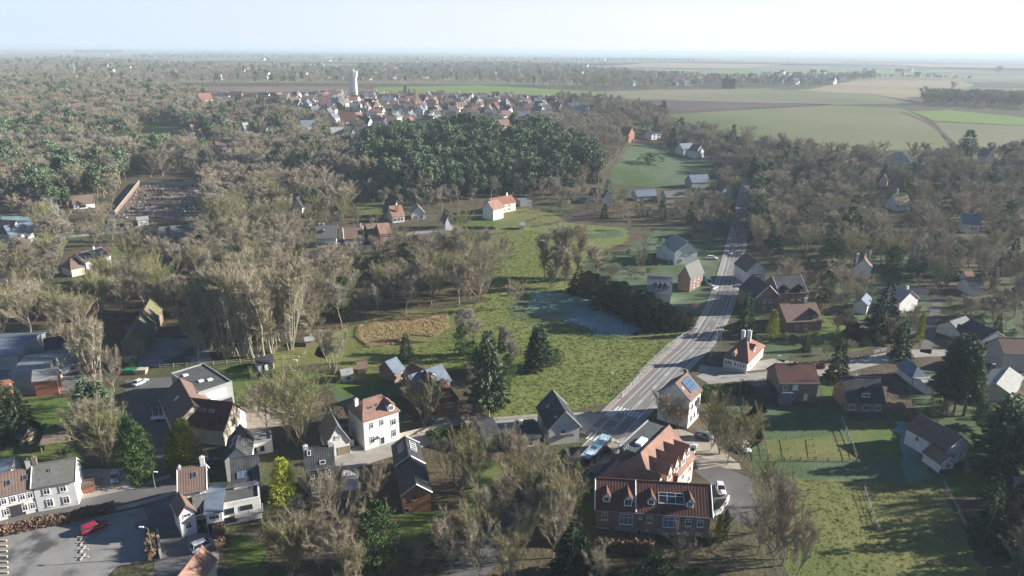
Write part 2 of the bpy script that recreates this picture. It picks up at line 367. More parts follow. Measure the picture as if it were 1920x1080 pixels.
psheet('lawn', [(405, 690), (520, 688), (600, 700), (600, 730), (560, 760), (440, 762), (432, 700)], 1, M['lawn'], 'lawn right of the flat roofed house')
psheet('garden', [(610, 712), (660, 700), (740, 700), (770, 790), (740, 812), (690, 770), (640, 760)], 1, M['thinfrost'], 'shaded frosted garden behind the white house')
psheet('garden', [(600, 700), (680, 690), (740, 700), (690, 735), (640, 745)], 2, M['lawn'], 'green garden by the small sheds')
psheet('goat_field', [(500, 650), (600, 640), (620, 680), (510, 690)], 1, M['rough'], 'bare worn paddock by the goat shelter')
psheet('garden', [(1370, 790), (1420, 760), (1700, 770), (1730, 780), (1780, 880), (1770, 920), (1500, 905), (1420, 880)], 1, M['thinfrost'], 'shaded gardens below the brick houses')
psheet('allotment', [(1428, 825), (1585, 815), (1606, 862), (1440, 866)], 2, M['rough'], 'fenced vegetable plots')
psheet('lawn', [(1590, 792), (1680, 786), (1690, 865), (1608, 866)], 2, M['lawn'], 'bright green lawn right of the fenced plots')
psheet('frosted_garden', [(1680, 790), (1708, 790), (1752, 895), (1700, 905), (1690, 865)], 3, M['frost'], 'blue frosted strip beside the hedge')
psheet('pasture', [(1480, 900), (1760, 905), (1790, 960), (1850, 1100), (1480, 1100), (1475, 1000)], 2, M['rough'], 'rough fenced pasture at the lower right')
psheet('garden', [(1765, 880), (1870, 880), (1875, 915), (1780, 935)], 2, M['lawn'], 'lawn in front of the small white garden house')
psheet('garden', [(1510, 640), (1500, 590), (1600, 590), (1640, 650), (1560, 668)], 1, M['lawn'], 'dark garden beside the brick house')
psheet('garden', [(1790, 590), (1900, 600), (1920, 645), (1800, 655)], 1, M['thinfrost'], 'garden around the white bungalow')
psheet('garden', [(1540, 700), (1570, 700), (1590, 735), (1560, 745), (1545, 742)], 2, M['lawn'], 'grass between the two brick houses')
psheet('garden', [(1230, 430), (1360, 425), (1345, 600), (1290, 600), (1210, 560), (1120, 500), (1170, 470)], 1, M['thinfrost'], 'frosty gardens left of the main road')
psheet('lawn', [(1060, 940), (1110, 940), (1115, 1010), (1240, 1012), (1240, 1040), (1080, 1030)], 1, M['lawn'], 'dark lawn left of the apartment building')
psheet('lawn', [(745, 960), (830, 955), (850, 1010), (760, 1030)], 1, M['lawn'], 'shaded lawn below the long brick house')
psheet('lawn', [(880, 870), (950, 870), (950, 950), (880, 950)], 1, M['lawn'], 'shaded grass between the bare trees')
psheet('lawn', [(430, 1010), (500, 1000), (500, 1090), (440, 1090)], 1, M['lawn'], 'grass below the beech hedge')
psheet('lawn', [(320, 430), (420, 415), (470, 440), (400, 460)], 1, M['lawn'], 'grass behind the dark roofed house')
psheet('hill_lawn', [(250, 232), (330, 232), (360, 262), (290, 272), (245, 262)], 2, M['lawn'], 'grass clearing on the wooded hill')
psheet('garden', [(1580, 450), (1660, 445), (1655, 456), (1585, 466)], 2, M['rough'], 'strip of sunlit grass in the right wood')
psheet('garden', [(0, 405), (60, 408), (60, 425), (0, 420)], 2, M['frost'], 'frosted garden behind the white villa')
psheet('garden', [(1560, 500), (1620, 505), (1600, 520), (1540, 512)], 2, M['gravel'], 'pale drive below the white house in the wood')
psheet('garden', [(1690, 690), (1830, 700), (1920, 720), (1920, 900), (1870, 900), (1790, 850), (1755, 800), (1715, 770)], 1, M['thinfrost'], 'dark shaded ground under the tall pines and around the white garden house')
psheet('garden', [(1405, 590), (1470, 610), (1500, 650), (1470, 680), (1400, 650)], 1, M['thinfrost'], 'garden slope behind the cottage with two white chimneys')
psheet('garden', [(1560, 470), (1700, 480), (1740, 560), (1700, 640), (1600, 640), (1540, 560)], 1, M['thinfrost'], 'shaded gardens among the white houses of the right wood')
psheet('garden', [(1345, 740), (1440, 735), (1425, 830), (1400, 850), (1350, 830)], 1, M['thinfrost'], 'shaded grass behind the gravel court')
# hard ground
psheet('car_park', [(-60, 1010), (60, 992), (215, 962), (285, 948), (278, 1050), (220, 1062), (180, 1100), (-100, 1100)], 2, M['lot'], 'stained asphalt car park at the lower left')
psheet('yard', [(300, 1000), (400, 1000), (412, 1025), (405, 1100), (270, 1100), (302, 1040)], 1, M['lot'], 'asphalt yard with the white car')
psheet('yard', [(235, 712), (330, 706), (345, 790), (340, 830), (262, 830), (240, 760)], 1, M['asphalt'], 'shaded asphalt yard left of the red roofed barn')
psheet('yard', [(150, 908), (155, 880), (240, 880), (248, 920), (190, 930), (152, 932)], 1, M['gravel'], 'sandy parking court right of the farmhouse')
psheet('gravel_court', [(1255, 800), (1345, 828), (1390, 880), (1310, 880), (1270, 830)], 1, M['gravel'], 'sunlit gravel court behind the apartments')
psheet('parking_court', [(1300, 882), (1350, 874), (1405, 895), (1425, 955), (1395, 985), (1350, 960), (1330, 905)], 2, M['asphalt'], 'asphalt parking court beside the apartments')
psheet('forecourt', [(1345, 690), (1450, 672), (1560, 690), (1480, 706), (1330, 720), (1305, 705)], 1, M['pave'], 'pale forecourt below the turret house')
psheet('farm_yard', [(0, 640), (120, 640), (165, 650), (165, 735), (60, 740), (0, 735)], 1, M['lot'], 'works yard at the left edge')
psheet('farm_yard', [(255, 635), (380, 630), (400, 680), (260, 690)], 1, M['lot'], 'muddy yard by the red containers')
psheet('cemetery_ground', [(215, 405), (258, 348), (385, 345), (382, 415), (262, 415)], 1, M['soil'], 'gravel ground of the walled cemetery')
psheet('yard', [(1150, 905), (1115, 895), (1155, 850), (1240, 795), (1262, 800), (1240, 900)], 1, M['asphalt'], 'shaded strip between main road and apartments')
psheet('drive', [(805, 780), (850, 770), (870, 800), (830, 812)], 2, M['pave'], 'paved drive of the red brick villa')
psheet('yard', [(430, 760), (520, 765), (540, 795), (470, 812), (440, 790)], 1, M['gravel'], 'pale yard right of the red roofed barn')
opn(*MEADOW); opn((1180, 272), (1250, 275), (1330, 300), (1335, 325), (1300, 345), (1230, 352), (1140, 345), (1170, 290))
opn((60, 760), (145, 760), (145, 815), (60, 820)); opn((1430, 830), (1690, 795), (1760, 895), (1800, 1000), (1850, 1080), (1520, 1080), (1505, 900), (1440, 870))
opn((0, 1000), (285, 945), (400, 1000), (400, 1080), (0, 1080)); opn((430, 690), (600, 690), (560, 740), (440, 740))
opn((230, 345), (385, 345), (382, 412), (262, 415), (215, 405)); opn((210, 465), (262, 465), (262, 485), (210, 485)); opn((870, 402), (925, 402), (930, 422), (880, 422))
opn((1300, 880), (1350, 874), (1405, 895), (1420, 955), (1380, 965), (1335, 905)); opn((240, 715), (320, 715), (330, 790), (260, 790))
opn((150, 880), (245, 880), (248, 925), (155, 932)); opn((1500, 690), (1560, 690), (1680, 660), (1680, 672), (1560, 700)); opn((610, 712), (660, 700), (740, 700), (760, 750), (690, 765), (640, 755))
opn((255, 232), (325, 232), (345, 258), (290, 268), (250, 260)); opn((745, 965), (825, 960), (845, 1005), (765, 1010)); opn((665, 382), (720, 382), (712, 396), (672, 402))
# main road
RL = smooth_line([G(*p)[:2] for p in [(830, 1120), (985, 965), (1093, 866), (1165, 790), (1222, 732), (1268, 684), (1308, 645), (1335, 605), (1352, 570), (1367, 520), (1379, 470), (1391, 410), (1400, 365), (1407, 335)]], 8)
CW = 3.2
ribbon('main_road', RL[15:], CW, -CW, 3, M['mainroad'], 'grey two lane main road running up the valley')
ribbon('main_road', RL[:16], CW, -CW, 3, M['lane'], 'bottom stretch of the main road hidden by trees, darkened for their shade')  # same road in darker asphalt: the shade of the trees is put into the colour
RU = RL[15:]; RC = RL[20:54]
ribbon('cycle_path', RC, CW + 1.6, CW, 3, M['redpath'], 'pale reddish cycle strip along the main road', kerb=.0)
ribbon('pavement', RC, CW + 3.1, CW + 1.6, 3, M['pave'], 'pale pavement on the meadow side of the main road', kerb=.12)
ribbon('pavement', RL[53:], CW + 1.7, CW, 3, M['pave'], 'pale pavement on the left of the upper main road', kerb=.12)
ribbon('pavement', RU, -CW, -CW - 1.4, 3, M['pave'], 'pavement on the right of the main road', kerb=.12)
cum = [0]
for i in range(1, len(RL)): cum.append(cum[-1] + float(np.linalg.norm(RL[i] - RL[i - 1])))
def at_len(s, line=RL, cu=cum):
    s = max(0, min(s, cu[-1] - .01)); i = max(k for k in range(len(cu)) if cu[k] <= s); i = min(i, len(line) - 2)
    t = (s - cu[i]) / (cu[i + 1] - cu[i]); p = line[i] * (1 - t) + line[i + 1] * t; d = line[i + 1] - line[i]; return p, d / np.linalg.norm(d)
for d, lab in ((CW - .25, 'left'), (-CW + .25, 'right')):
    ribbon('edge_line', RL[14:], d + .09, d - .09, 4, M['line'], 'white edge line on the %s side of the main road' % lab)
ribbon('centre_line', RL[22:50], .32, .20, 4, M['line'], 'white centre line of the lower main road')
ribbon('centre_line', RL[22:50], -.20, -.32, 4, M['line'], 'second white centre line of the lower main road')
for d_ in (1.5, -1.7): ribbon('lane_line', RL[30:], d_ + .06, d_ - .06, 4, M['line'], 'thin worn lane line on the main road, ' + ('left' if d_ > 0 else 'right') + ' side')
s = 0; mbl = []
while s < cum[-1] - 4:
    seg = [at_len(s + k)[0] for k in (0, 1.5, 3)]
    if s > 45: ribbon('lane_dash', seg, .07, -.07, 4, M['line'])
    s += 10
def s_of(px, py):
    p = np.array(G(px, py)[:2]); d = [np.linalg.norm(p - r) for r in RL]; return cum[int(np.argmin(d))]
for (qx, qy), off in (((1180, 770), 0), ((1130, 826), 0)):      # zebra crossings
    s0 = s_of(qx, qy) + off
    for k in range(9):
        p, t = at_len(s0); nrm = np.array([-t[1], t[0]]); c0 = p + nrm * (-3.6 + k * .9)
        ribbon('zebra_stripe', [c0 - t * 1.6, c0 + t * 1.6], .24, -.24, 5, M['line'])
for k in range(6):                                                   # zebra across the side street
    a = np.array(G(1122 + k * 4.2, 783 - k * 2.3)[:2]); b = np.array(G(1146 + k * 4.2, 783 - k * 2.6)[:2])
    ribbon('zebra_stripe', [a, b], .25, -.25, 6, M['line'])
def street(name, pp, wd, label, layer=2, m=None, pv=0):
    ln = smooth_line([G(*p)[:2] for p in pp], 6)
    ribbon(name, ln, wd / 2, -wd / 2, layer, m or M['asphalt'], label)
    if pv: 
        ribbon('pavement', ln, wd / 2 + pv, wd / 2, layer, M['pave'], 'narrow pavement of the ' + name.replace('_', ' '), kerb=.12)
        ribbon('pavement', ln, -wd / 2, -wd / 2 - pv, layer, M['pave'], 'far narrow pavement of the ' + name.replace('_', ' '), kerb=.12)
    return ln
street('village_street', [(1150, 800), (1110, 790), (1060, 790), (1000, 793), (930, 799), (870, 806), (800, 818), (730, 838), (655, 862), (630, 885)], 5.4, 'side street passing the white house with the red roof', pv=1.3, m=M['pave'])
street('farm_street', [(-120, 1010), (0, 985), (90, 965), (180, 945), (270, 925), (330, 905)], 5.6, 'street in front of the white farmhouses', pv=1.2)
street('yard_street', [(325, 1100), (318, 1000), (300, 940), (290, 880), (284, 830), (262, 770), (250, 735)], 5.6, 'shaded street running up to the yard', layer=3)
street('side_road', [(1310, 690), (1380, 700), (1450, 702), (1540, 698), (1620, 680), (1700, 664), (1780, 662), (1960, 668)], 5.2, 'side road running right past the turret house', m=M['pave'])
street('hill_lane', [(1735, 662), (1745, 620), (1758, 560), (1768, 500), (1775, 470)], 3.0, 'lane climbing into the right wood', m=M['lane'])
street('drive', [(1330, 735), (1400, 722), (1455, 712)], 3.0, 'narrow drive behind the tall gabled house', m=M['gravel'])
street('hillside_street', [(-60, 470), (60, 450), (150, 442), (260, 432), (300, 432), (380, 440), (440, 445), (500, 455), (590, 460), (640, 456), (760, 440), (830, 430)], 5, 'street below the cemetery', m=M['pave'])
street('cemetery_lane', [(205, 440), (215, 405), (232, 375), (252, 345)], 4.5, 'lane up along the cemetery wall', layer=4)
street('cemetery_path', [(262, 402), (300, 382), (340, 362), (368, 352)], 2.2, 'reddish path across the cemetery', layer=4, m=M['redpath'])
street('field_track', [(1130, 178), (1120, 186), (1095, 193)], 4, 'pale track leaving the village', m=M['gravel'], layer=4)
street('field_track', [(1690, 210), (1720, 222), (1755, 240), (1780, 262)], 4, 'curving farm track between green fields', m=M['litter'], layer=4)
# farmland on the plateau
flds = [
 ('field', [(700, 164), (900, 160), (1120, 172), (1120, 180), (900, 176), (700, 174)], 'field_bright', 'light green field behind the water tower village'),
 ('field', [(270, 163), (640, 162), (700, 168), (700, 174), (300, 171)], 'soil', 'reddish brown field left of the water tower'),
 ('field', [(1120, 172), (1230, 168), (1440, 166), (1640, 178), (1715, 194), (1560, 197), (1240, 187), (1130, 187)], 'field_grey', 'pale grey green field right of the village'),
 ('field', [(1140, 188), (1240, 187), (1560, 196), (1400, 204), (1250, 214), (1190, 210)], 'darksoil', 'long dark ploughed field'),
 ('field', [(1250, 216), (1400, 206), (1560, 198), (1690, 203), (1712, 212), (1760, 245), (1780, 278), (1560, 290), (1420, 268), (1330, 245)], 'field_green', 'large grey green field beyond the right wood'),
 ('field', [(1440, 168), (1515, 168), (1600, 151), (1795, 151), (1828, 160), (1726, 191), (1640, 177)], 'field_tan', 'large tan dry field'),
 ('field', [(1708, 209), (1780, 207), (1920, 221), (1990, 228), (1990, 238), (1920, 236), (1750, 227)], 'field_bright', 'bright green strip field at the right'),
 ('field', [(1750, 229), (1990, 240), (1990, 275), (1800, 276), (1776, 255)], 'field_grey', 'dull green field below the bright strip'),
 ('field', [(1800, 163), (1990, 167), (1990, 184), (1800, 180), (1770, 176)], 'field_green', 'green field behind the hedgerow wood'),
 ('field', [(1825, 154), (1990, 158), (1990, 165), (1825, 161)], 'darksoil', 'dark strip field near the horizon'),
 ('field', [(1800, 138), (1990, 140), (1990, 156), (1838, 152)], 'field_green', 'pale green far field at the right'),
 ('field', [(1100, 138), (1360, 132), (1700, 134), (1790, 137), (1700, 140), (1300, 140)], 'field_bright', 'thin bright far field'),
 ('field', [(1085, 143), (1142, 141), (1142, 151), (1095, 153)], 'field_bright', 'small green field among the far trees'),
 ('field', [(0, 108), (300, 104), (470, 108), (250, 116), (0, 120)], 'soil', 'reddish far field at the left'),
 ('field', [(1100, 120), (1300, 112), (1500, 118), (1400, 130), (1180, 128)], 'field_tan', 'tan far field near the horizon'),
 ('field', [(700, 118), (1000, 112), (1100, 118), (900, 126)], 'field_green', 'green far field near the horizon'),
 ('field', [(1480, 120), (1800, 118), (1960, 124), (1700, 132)], 'field_green', 'wide green far field near the horizon'),
]
for nm, pp, mm, lab in flds: psheet(nm, pp, 2, M[mm], lab)
psheet('plateau_ground', [(-400, 152), (600, 156), (1100, 160), (1500, 150), (2300, 160), (2300, 106), (960, 96.5), (-400, 92)], 1, M['field_grey'], 'wide farmland reaching the horizon')
fr = random.Random(3)
for i in range(46):
    yy = fr.uniform(3500, 15000); xx = fr.uniform(-.9, .9) * yy; a = fr.uniform(-.5, .5)
    wd = fr.uniform(300, 1300); dp = fr.uniform(200, 700); c, s_ = math.cos(a), math.sin(a)
    sheet('field', [(xx + c * u * wd - s_ * v * dp, yy + s_ * u * wd + c * v * dp) for u, v in ((-1, -1), (1, -1), (1, 1), (-1, 1))], 2 + i * .35, M[fr.choice(['soil', 'field_green', 'field_tan', 'field_bright', 'field_grey', 'soil'])], 'far field fading into the haze', step=9999)
# ------------------------------------------------------------------ building kit
WINM = {}
def win_mesh(w, h, style):
    k = (round(w, 2), round(h, 2), style)
    if k in WINM: return WINM[k]
    fm = MB(); b = .09; bars = {'plain': 0, 'two': 1, 'three': 2, 'cross': 1, 'door': 0, 'garage': 0, 'sky': 0, 'four': 3}.get(style, 0)
    fm.box(-w / 2, -.10, 0, -w / 2 + b, .05, h); fm.box(w / 2 - b, -.10, 0, w / 2, .05, h)
    fm.box(-w / 2 + b, -.10, 0, w / 2 - b, .05, b); fm.box(-w / 2 + b, -.10, h - b, w / 2 - b, .05, h)
    for i in range(bars):
        x = -w / 2 + w * (i + 1) / (bars + 1); fm.box(x - .035, -.09, b, x + .035, .04, h - b)
    if style in ('cross', 'three'): fm.box(-w / 2 + b, -.085, h * .66, w / 2 - b, .03, h * .66 + .07)
    if style not in ('door', 'garage', 'sky'): fm.box(-w / 2 - .08, -.16, -.08, w / 2 + .08, .03, 0)
    pm = MB(); pm.box(-w / 2 + b, -.05, b, w / 2 - b, .02, h - b)
    WINM[k] = (fm, pm, {}); return WINM[k]
def add_window(parent, mw, w, h, style='plain', fr='frame', gl='glass', name='window', pane='pane'):
    fm, pm, c = win_mesh(w, h, style)
    if fr not in c: c[fr] = fm.mesh('window_frame', M[fr])
    if 'p' + gl not in c: c['p' + gl] = pm.mesh('pane', M[gl])
    o = link(name, c[fr], parent, mw=mw)
    link(pane, c['p' + gl], o)
    return o
class House:
    pass
def house(name, label, A, B, eave, depth, rise, ridge='x', wall='white', roof='redtile', hips=(0, 0), flat=False, base=0.0, cat=None, group=None,
          rib=0.0, over=.35, phrase=None, prot=True, AB=None, vis=4.0, verge=None, nogable=False):
    if AB is None:
        a = pix(A[0], A[1], eave); b = pix(B[0], B[1], eave)
    else: a, b = AB
    zz = float(hgt((a.x + b.x) / 2, (a.y + b.y) / 2)) + base
    L = math.hypot(b.x - a.x, b.y - a.y); yaw = math.atan2(b.y - a.y, b.x - a.x)
    H = House(); H.L = L; H.d = depth; H.e = eave - base; H.rise = rise; H.ridge = ridge; H.flat = flat
    root = empty(name, ((a.x + b.x) / 2, (a.y + b.y) / 2, zz), yaw, label, cat or 'house', group)
    H.root = root; H.mw = Matrix.Translation(root.location) @ Matrix.Rotation(yaw, 4, 'Z')
    e = H.e; X = L / 2; D = depth; r = 0 if flat else rise
    mb = MB(); zb = -3.0 - base if base else -3.0
    v = [(-X, 0, zb), (X, 0, zb), (X, D, zb), (-X, D, zb), (-X, 0, e), (X, 0, e), (X, D, e), (-X, D, e)]
    f = [(3, 2, 1, 0)]
    if flat: 
        f += [(0, 1, 5, 4), (1, 2, 6, 5), (2, 3, 7, 6), (3, 0, 4, 7), (4, 5, 6, 7)]
    elif ridge == 'x':
        g0 = 1 - 0 if hips[0] == 0 else 0
        v += [(-X, D / 2, e + r * (hips[0] == 0)), (X, D / 2, e + r * (hips[1] == 0))]
        f += [(0, 1, 5, 4), (2, 3, 7, 6), (1, 2, 6, 9, 5), (3, 0, 4, 8, 7), (4, 5, 9, 8), (6, 7, 8, 9)]
    else:
        v += [(0, 0, e + r * (hips[0] == 0)), (0, D, e + r * (hips[1] == 0))]
        f += [(0, 1, 5, 8, 4), (2, 3, 7, 9, 6), (1, 2, 6, 5), (3, 0, 4, 7), (4, 8, 9, 7), (8, 5, 6, 9)]
    v = [(p[0], p[1], p[2] - (.10 if p[2] >= e else 0)) for p in v]
    H.wall = link('wall', MB().add(v, f).mesh('wall', M[wall]), root)
    # roof
    rb = MB(); o = over; th = .22
    if flat:
        p = .35
        rb.box(-X + .25, .25, e - .05, X - .25, D - .25, e + .04, 0)
        pr = MB()
        for bx in ((-X - .05, -.05, X + .05, .25), (-X - .05, D - .25, X + .05, D + .05), (-X - .05, .25, -X + .25, D - .25), (X - .25, .25, X + .05, D - .25)):
            pr.box(bx[0], bx[1], e - .12, bx[2], bx[3], e + p)
        link('parapet', pr.mesh('parapet', M[verge or 'zinc']), root)
        H.roof = link('roof', rb.mesh('roof', M[roof]), root)
    else:
        if ridge == 'x': half, run, ang = X, D / 2, 0
        else: half, run, ang = D / 2, X, math.pi / 2
        sl = r / run; eo = o; z0 = e - sl * eo; zr = e + r + .02
        # frame: s along ridge, t across (-(run+eo) .. run+eo)
        def P3(s, t, z):
            return (s, D / 2 + t, z) if ridge == 'x' else (-t, D / 2 + s, z)
        h0, h1 = hips
        # ridge='y': s axis runs +y, s=-half is the camera side
        se0 = -half - (o if True else 0); se1 = half + o
        rs0 = -half + h0 if h0 else se0; rs1 = half - h1 if h1 else se1
        if rib and not h0 and not h1:
            n = max(2, int((se1 - se0) / rib)) * 2
            for sd_ in (-1, 1):
                vs = []
                for k in range(n + 1):
                    s_ = se0 + (se1 - se0) * k / n; dz = .035 * (k % 2)
                    vs.append(P3(s_, sd_ * (run + eo), z0 + dz + .05)); vs.append(P3(s_, 0, zr + dz + .05))
                for k in range(n + 1):
                    s_ = se0 + (se1 - se0) * k / n
                    vs.append(P3(s_, sd_ * (run + eo), z0 - th * .6)); vs.append(P3(s_, 0, zr - th * .6))
                m = 2 * (n + 1); fs = []
                for k in range(n):
                    q1 = (2 * k, 2 * k + 2, 2 * k + 3, 2 * k + 1); fs += [q1, (m + 2 * k, m + 2 * k + 1, m + 2 * k + 3, m + 2 * k + 2), (2 * k, m + 2 * k, m + 2 * k + 2, 2 * k + 2)]
                fs += [(0, 1, m + 1, m), (2 * n, m + 2 * n, m + 2 * n + 1, 2 * n + 1)]
                if (sd_ == 1) != (ridge == 'y'): pass
                rb.add(vs, fs)
        else:
            c = [P3(se0, -(run + eo), z0), P3(se1, -(run + eo), z0), P3(se1, run + eo, z0), P3(se0, run + eo, z0)]
            ri = [P3(rs0, 0, zr), P3(rs1, 0, zr)]
            up = [(x, y, z + .06) for x, y, z in c + ri]; dn = [(x, y, z - th) for x, y, z in c]
            rb.add(up + dn, [(0, 1, 5, 4), (2, 3, 4, 5), (1, 2, 5), (3, 0, 4), (0, 6, 7, 1), (1, 7, 8, 2), (2, 8, 9, 3), (3, 9, 6, 0)] + ([(6, 9, 8, 7)] if (h0 or h1) else []))
            if not h0 and not h1:      # open gables: fill with wall gable already there, roof as thick shell
                rb = MB()
                for sd_ in (-1, 1):
                    q = [P3(se0, sd_ * (run + eo), z0 + .06), P3(se1, sd_ * (run + eo), z0 + .06), P3(se1, 0, zr + .06), P3(se0, 0, zr + .06)]
                    q2 = [(x, y, z - th) for x, y, z in q]
                    rb.add(q + q2, [(0, 1, 2, 3), (7, 6, 5, 4), (0, 4, 5, 1), (1, 5, 6, 2), (2, 6, 7, 3), (3, 7, 4, 0)])
        me_ = rb.mesh('roof', M[roof])
        H.roof = link('roof', me_, root)
        # ridge cap and verge boards
        cap = MB(); a3, b3 = P3(rs0, 0, zr + .10), P3(rs1, 0, zr + .10)
        cap.tube(a3, b3, .13, .13, 5)
        link('ridge_tiles', cap.mesh('ridge_tiles', M[roof]), H.roof)
        if verge and not h0 and not h1:
            for s_ in (se0, se1):
                vb = MB()
                for sd_ in (-1, 1):
                    p0, p1 = Vector(P3(s_, sd_ * (run + eo), z0 + .06)), Vector(P3(s_, 0, zr + .06))
                    vb.tube(p0, p1, .11, .11, 4)
                link('verge_board', vb.mesh('verge_board', M[verge]), H.roof)
        # gutters
        if rib:
            gm = MB()
            for sd_ in (-1, 1): gm.tube(P3(-half, sd_ * (run + eo + .06), z0 + .02), P3(half, sd_ * (run + eo + .06), z0 + .02), .07, .07, 5)
            link('gutter', gm.mesh('gutter', M['metal']), root)
    register(H.mw, L, depth, e + r, phrase or label, prot)
    return H
def face_frame(H, face):
    L, D = H.L, H.d
    c = {'f': (0, 0, 0), 'r': (L / 2, D / 2, 90), 'b': (0, D, 180), 'l': (-L / 2, D / 2, -90)}[face]
    W = L if face in 'fb' else D
    return Matrix.Translation((c[0], c[1], 0)) @ Matrix.Rotation(R(c[2]), 4, 'Z'), W
def wins(H, face, us, zs, w=1.0, h=1.4, style='cross', fr='frame', gl='glass', parent=None, name='window'):
    """windows on a wall: us = fractions across the face as seen from outside, zs = sill heights"""
    Fm, W = face_frame(H, face)
    for z in (zs if hasattr(zs, '__len__') else [zs]):
        for u in us:
            add_window(parent or H.root, Fm @ Matrix.Translation(((u - .5) * W, -.01, z)), w, h, style, fr, gl, name, 'door_leaf' if name.endswith('door') else 'pane')
def slope_mw(H, face, u, v, lift=.12):
    Fm, W = face_frame(H, face); run = (H.d if face in 'fb' else H.L) / 2; th = math.atan2(H.rise, run); ln = math.hypot(H.rise, run)
    return Fm @ Matrix.Translation(((u - .5) * W, 0, H.e)) @ Matrix.Rotation(-(math.pi / 2 - th), 4, 'X') @ Matrix.Translation((0, -lift, v * ln)), ln
def skylight(H, face, u, v, w=.8, h=1.1, fr='metal', gl='glass'):
    mw, ln = slope_mw(H, face, u, v); add_window(H.roof, mw, w, h, 'sky', fr, gl, 'skylight')
def panels(H, face, u0, v0, nu, nv, w=1.0, h=1.65, m='solar', gap=.06):
    pm = MB().box(0, -.06, 0, w, .0, h, 0).mesh('solar_panel', M[m]); fm = None
    for i in range(nu):
        for j in range(nv):
            mw, ln = slope_mw(H, face, u0, v0, .2)
            link('solar_panel', pm, H.roof, mw=mw @ Matrix.Translation((i * (w + gap), 0, j * (h + gap))))
            if m == 'solarb' : pass
def chimney(H, u, off=0.0, h=1.6, w=.8, d=.6, m='brick', pots=1):
    """on the ridge at fraction u (from left / from the camera side), moved off metres across"""
    if H.ridge == 'x': x, y = (u - .5) * H.L, H.d / 2 + off
    else: x, y = off, u * H.d
    run = (H.d if H.ridge == 'x' else H.L) / 2; zt = H.e + H.rise * (1 - min(abs(off) / run, 1)) 
    mb = MB().box(x - w / 2, y - d / 2, zt - 1.0, x + w / 2, y + d / 2, H.e + H.rise + h).box(x - w / 2 - .06, y - d / 2 - .06, H.e + H.rise + h, x + w / 2 + .06, y + d / 2 + .06, H.e + H.rise + h + .12)
    for k in range(pots): mb.tube((x + (k - (pots - 1) / 2) * .35, y, H.e + H.rise + h + .1), (x + (k - (pots - 1) / 2) * .35, y, H.e + H.rise + h + .5), .12, .10, 6)
    link('chimney', mb.mesh('chimney', M[m]), H.roof)
def dormer(H, face, u, t0=.6, w=1.6, h=1.5, rise=.9, wall='white', roof=None, win=('cross', 1.0, 1.1), flat=False, name='dormer', over=.2):
    Fm, W = face_frame(H, face); run = (H.d if face in 'fb' else H.L) / 2; sl = H.rise / run
    zf = H.e + sl * t0; zt = zf + h; tl = min((h + (0 if flat else rise)) / sl, run - t0 + .2); tw = min(h / sl, run - t0 + .1)
    mb = MB(); x0, x1 = -w / 2, w / 2
    if flat:
        mb.box(x0, t0, zf - .4, x1, t0 + tw, zt)
    else:
        v = [(x0, t0, zf - .4), (x1, t0, zf - .4), (x1, t0, zt), (0, t0, zt + rise), (x0, t0, zt)]
        v += [(p[0], t0 + tl, p[2]) for p in v]
        mb.add(v, [(0, 1, 2, 3, 4), (9, 8, 7, 6, 5), (1, 6, 7, 2), (4, 9, 5, 0), (0, 5, 6, 1), (2, 7, 8, 3), (3, 8, 9, 4)])
    mw = Fm @ Matrix.Translation(((u - .5) * W, 0, 0))
    d = link(name, mb.mesh('dormer', M[wall]), H.root, mw=mw)
    rm = MB()
    if flat: rm.box(x0 - over, t0 - over, zt + .003, x1 + over, t0 + tw + .1, zt + .18)
    else:
        for sx in (-1, 1):
            q = [(sx * (w / 2 + over), t0 - over, zt - rise / (w / 2) * over + .05), (0, t0 - over, zt + rise + .08), (0, t0 + tl, zt + rise + .08), (sx * (w / 2 + over), t0 + tl, zt - rise / (w / 2) * over + .05)]
            rm.add(q + [(a, b, c - .14) for a, b, c in q], [(0, 1, 2, 3), (7, 6, 5, 4), (0, 4, 5, 1), (1, 5, 6, 2), (2, 6, 7, 3), (3, 7, 4, 0)])
    link('dormer_roof', rm.mesh('dormer_roof', roof if roof and not isinstance(roof, str) else (M[roof] if roof else H.roof.data.materials[0])), d)
    if win: add_window(d, Matrix.Translation((0, t0 - .01, zf + (h - win[2]) / 2 + .05)), win[1], win[2], win[0])
    return d
def block(H, name, x0, y0, z0, x1, y1, z1, m, parent=None):
    return link(name, MB().box(x0, y0, z0, x1, y1, z1).mesh(name, M[m]), parent or H.root)
def balcony(H, face, u, z, w, d=1.3, m='darkframe'):
    Fm, W = face_frame(H, face); mb = MB()
    mb.box(-w / 2, -d, z - .15, w / 2, 0.02, z)
    b = link('balcony', mb.mesh('balcony', M['pave']), H.root, mw=Fm @ Matrix.Translation(((u - .5) * W, 0, 0)))
    rl = MB(); rl.box(-w / 2, -d, z + .95, w / 2, -d + .06, z + 1.02); rl.box(-w / 2, -d, z + .95, -w / 2 + .06, 0, z + 1.02); rl.box(w / 2 - .06, -d, z + .95, w / 2, 0, z + 1.02)
    n = int(w / .25)
    for i in range(n + 1): x = -w / 2 + w * i / n; rl.box(x - .02, -d + .01, z, x + .02, -d + .05, z + .95)
    link('railing', rl.mesh('railing', M[m]), b)

